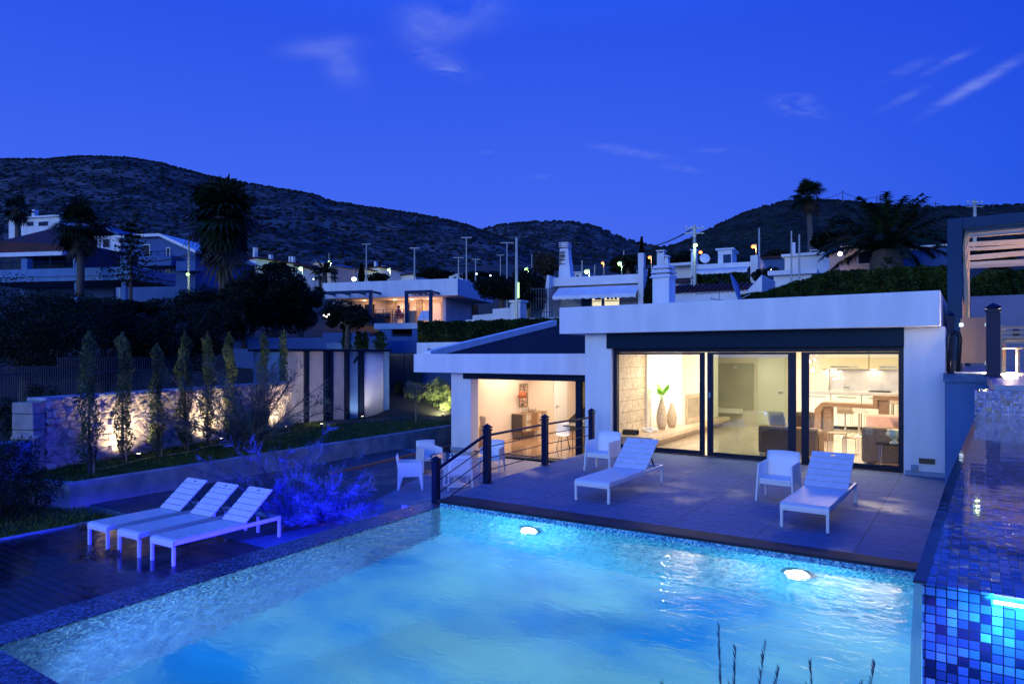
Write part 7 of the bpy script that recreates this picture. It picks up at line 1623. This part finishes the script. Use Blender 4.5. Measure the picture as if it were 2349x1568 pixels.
slamp(431,629,38.5,4,'glow_green',26,(.85,1,.45),'small yellow lamp on the pole in front of the gable house',False)
slamp(1207,618,70,4.5,'glow_green',160,(.6,1,.4),'green lamp right of the grey street pole'); slamp(1346,623,85,6,'glow_green',260,(.6,1,.4),'large green lamp behind the awning house roof'); slamp(1421,604,100,4.5,'glow_green',200,(.5,1,.4),'green lamp in the middle of the valley')
slamp(1382,603,110,3,'glow_orange',60,(1,.4,.1),'small orange lamp left of the valley cypress'); slamp(1490,590,105,3.8,'glow_orange',120,(1,.4,.1),'orange lamp right of the valley cypress'); slamp(1607,578,90,4.2,'glow_orange',120,(1,.45,.15),'orange lamp right of the tall street pole',False); slamp(1728,565,85,5,'glow_orange',200,(1,.4,.1),'biggest orange lamp near the grey mast')
slamp(1595.5,562,49.6,5,'glow_green',55,(.7,1,.6),'white green lamp on the tall street pole',False); slamp(2237,503,57,5,'glow_green',40,(.8,1,.4),'sparkling lamp on the pole above the pergola',False)
slamp(1258,615,120,1.6,'glow_orange',30,(1,.4,.1),'tiny orange lamp under the brown tinged tree',False); slamp(1443,616,110,1.5,'glow_orange',0,None,'tiny lamp below the valley cypress',False); slamp(1768,618,60,2.4,'glow_soft',10,(1,.9,.6),'small garden lamp left of the silver flag poles',False)
slamp(1125,632,80,2.0,'glow_star',0,None,'small white lamp behind the right end of the neighbour roof',False); slamp(1093,628,85,2.2,'glow_star',0,None,'small white lamp behind the neighbour roof',False)
m = MB(); q = AT(1190,35.2); m.box(q[0]-.03,q[0]+.03,q[1]-.05,q[1]+.0,ZD(683,35.2),ZD(648,35.2)); solo('tube_lamp', m, 'glow_green', 'slim vertical yellow green tube lamp on the grey street pole', 'lamp', origin=(q[0],q[1],ZD(665,35.2)))
lamp('POINT','pillar_light',(q[0]+.1,q[1]-.9,ZD(690,35.2)),9,(.75,1,.35),.1)
for k,(px,py) in enumerate([(752,728),(758,731),(763,726)]):
    m = MB(); m.sphere((0,0,0),.035,8,6); o = solo('garland_bulb', m, 'glow_soft', ['left','lower middle','right'][k]+' of three small bulbs left of the dark round bush', 'light bulb', 'small bulbs in the dark tree', smooth=True); qq = AT(px-9,30.0); o.location = (qq[0],qq[1],ZD(py-5,30))
# hidden low garden lamp that catches the hedge leaves on the right
lamp('SPOT','hedge_light',(*AT(2150,22.5),ZU+.3),60,(1,.85,.45),.2,spot=math.radians(120),blend=.9,target=(*AT(2060,26),ZU+2.2))
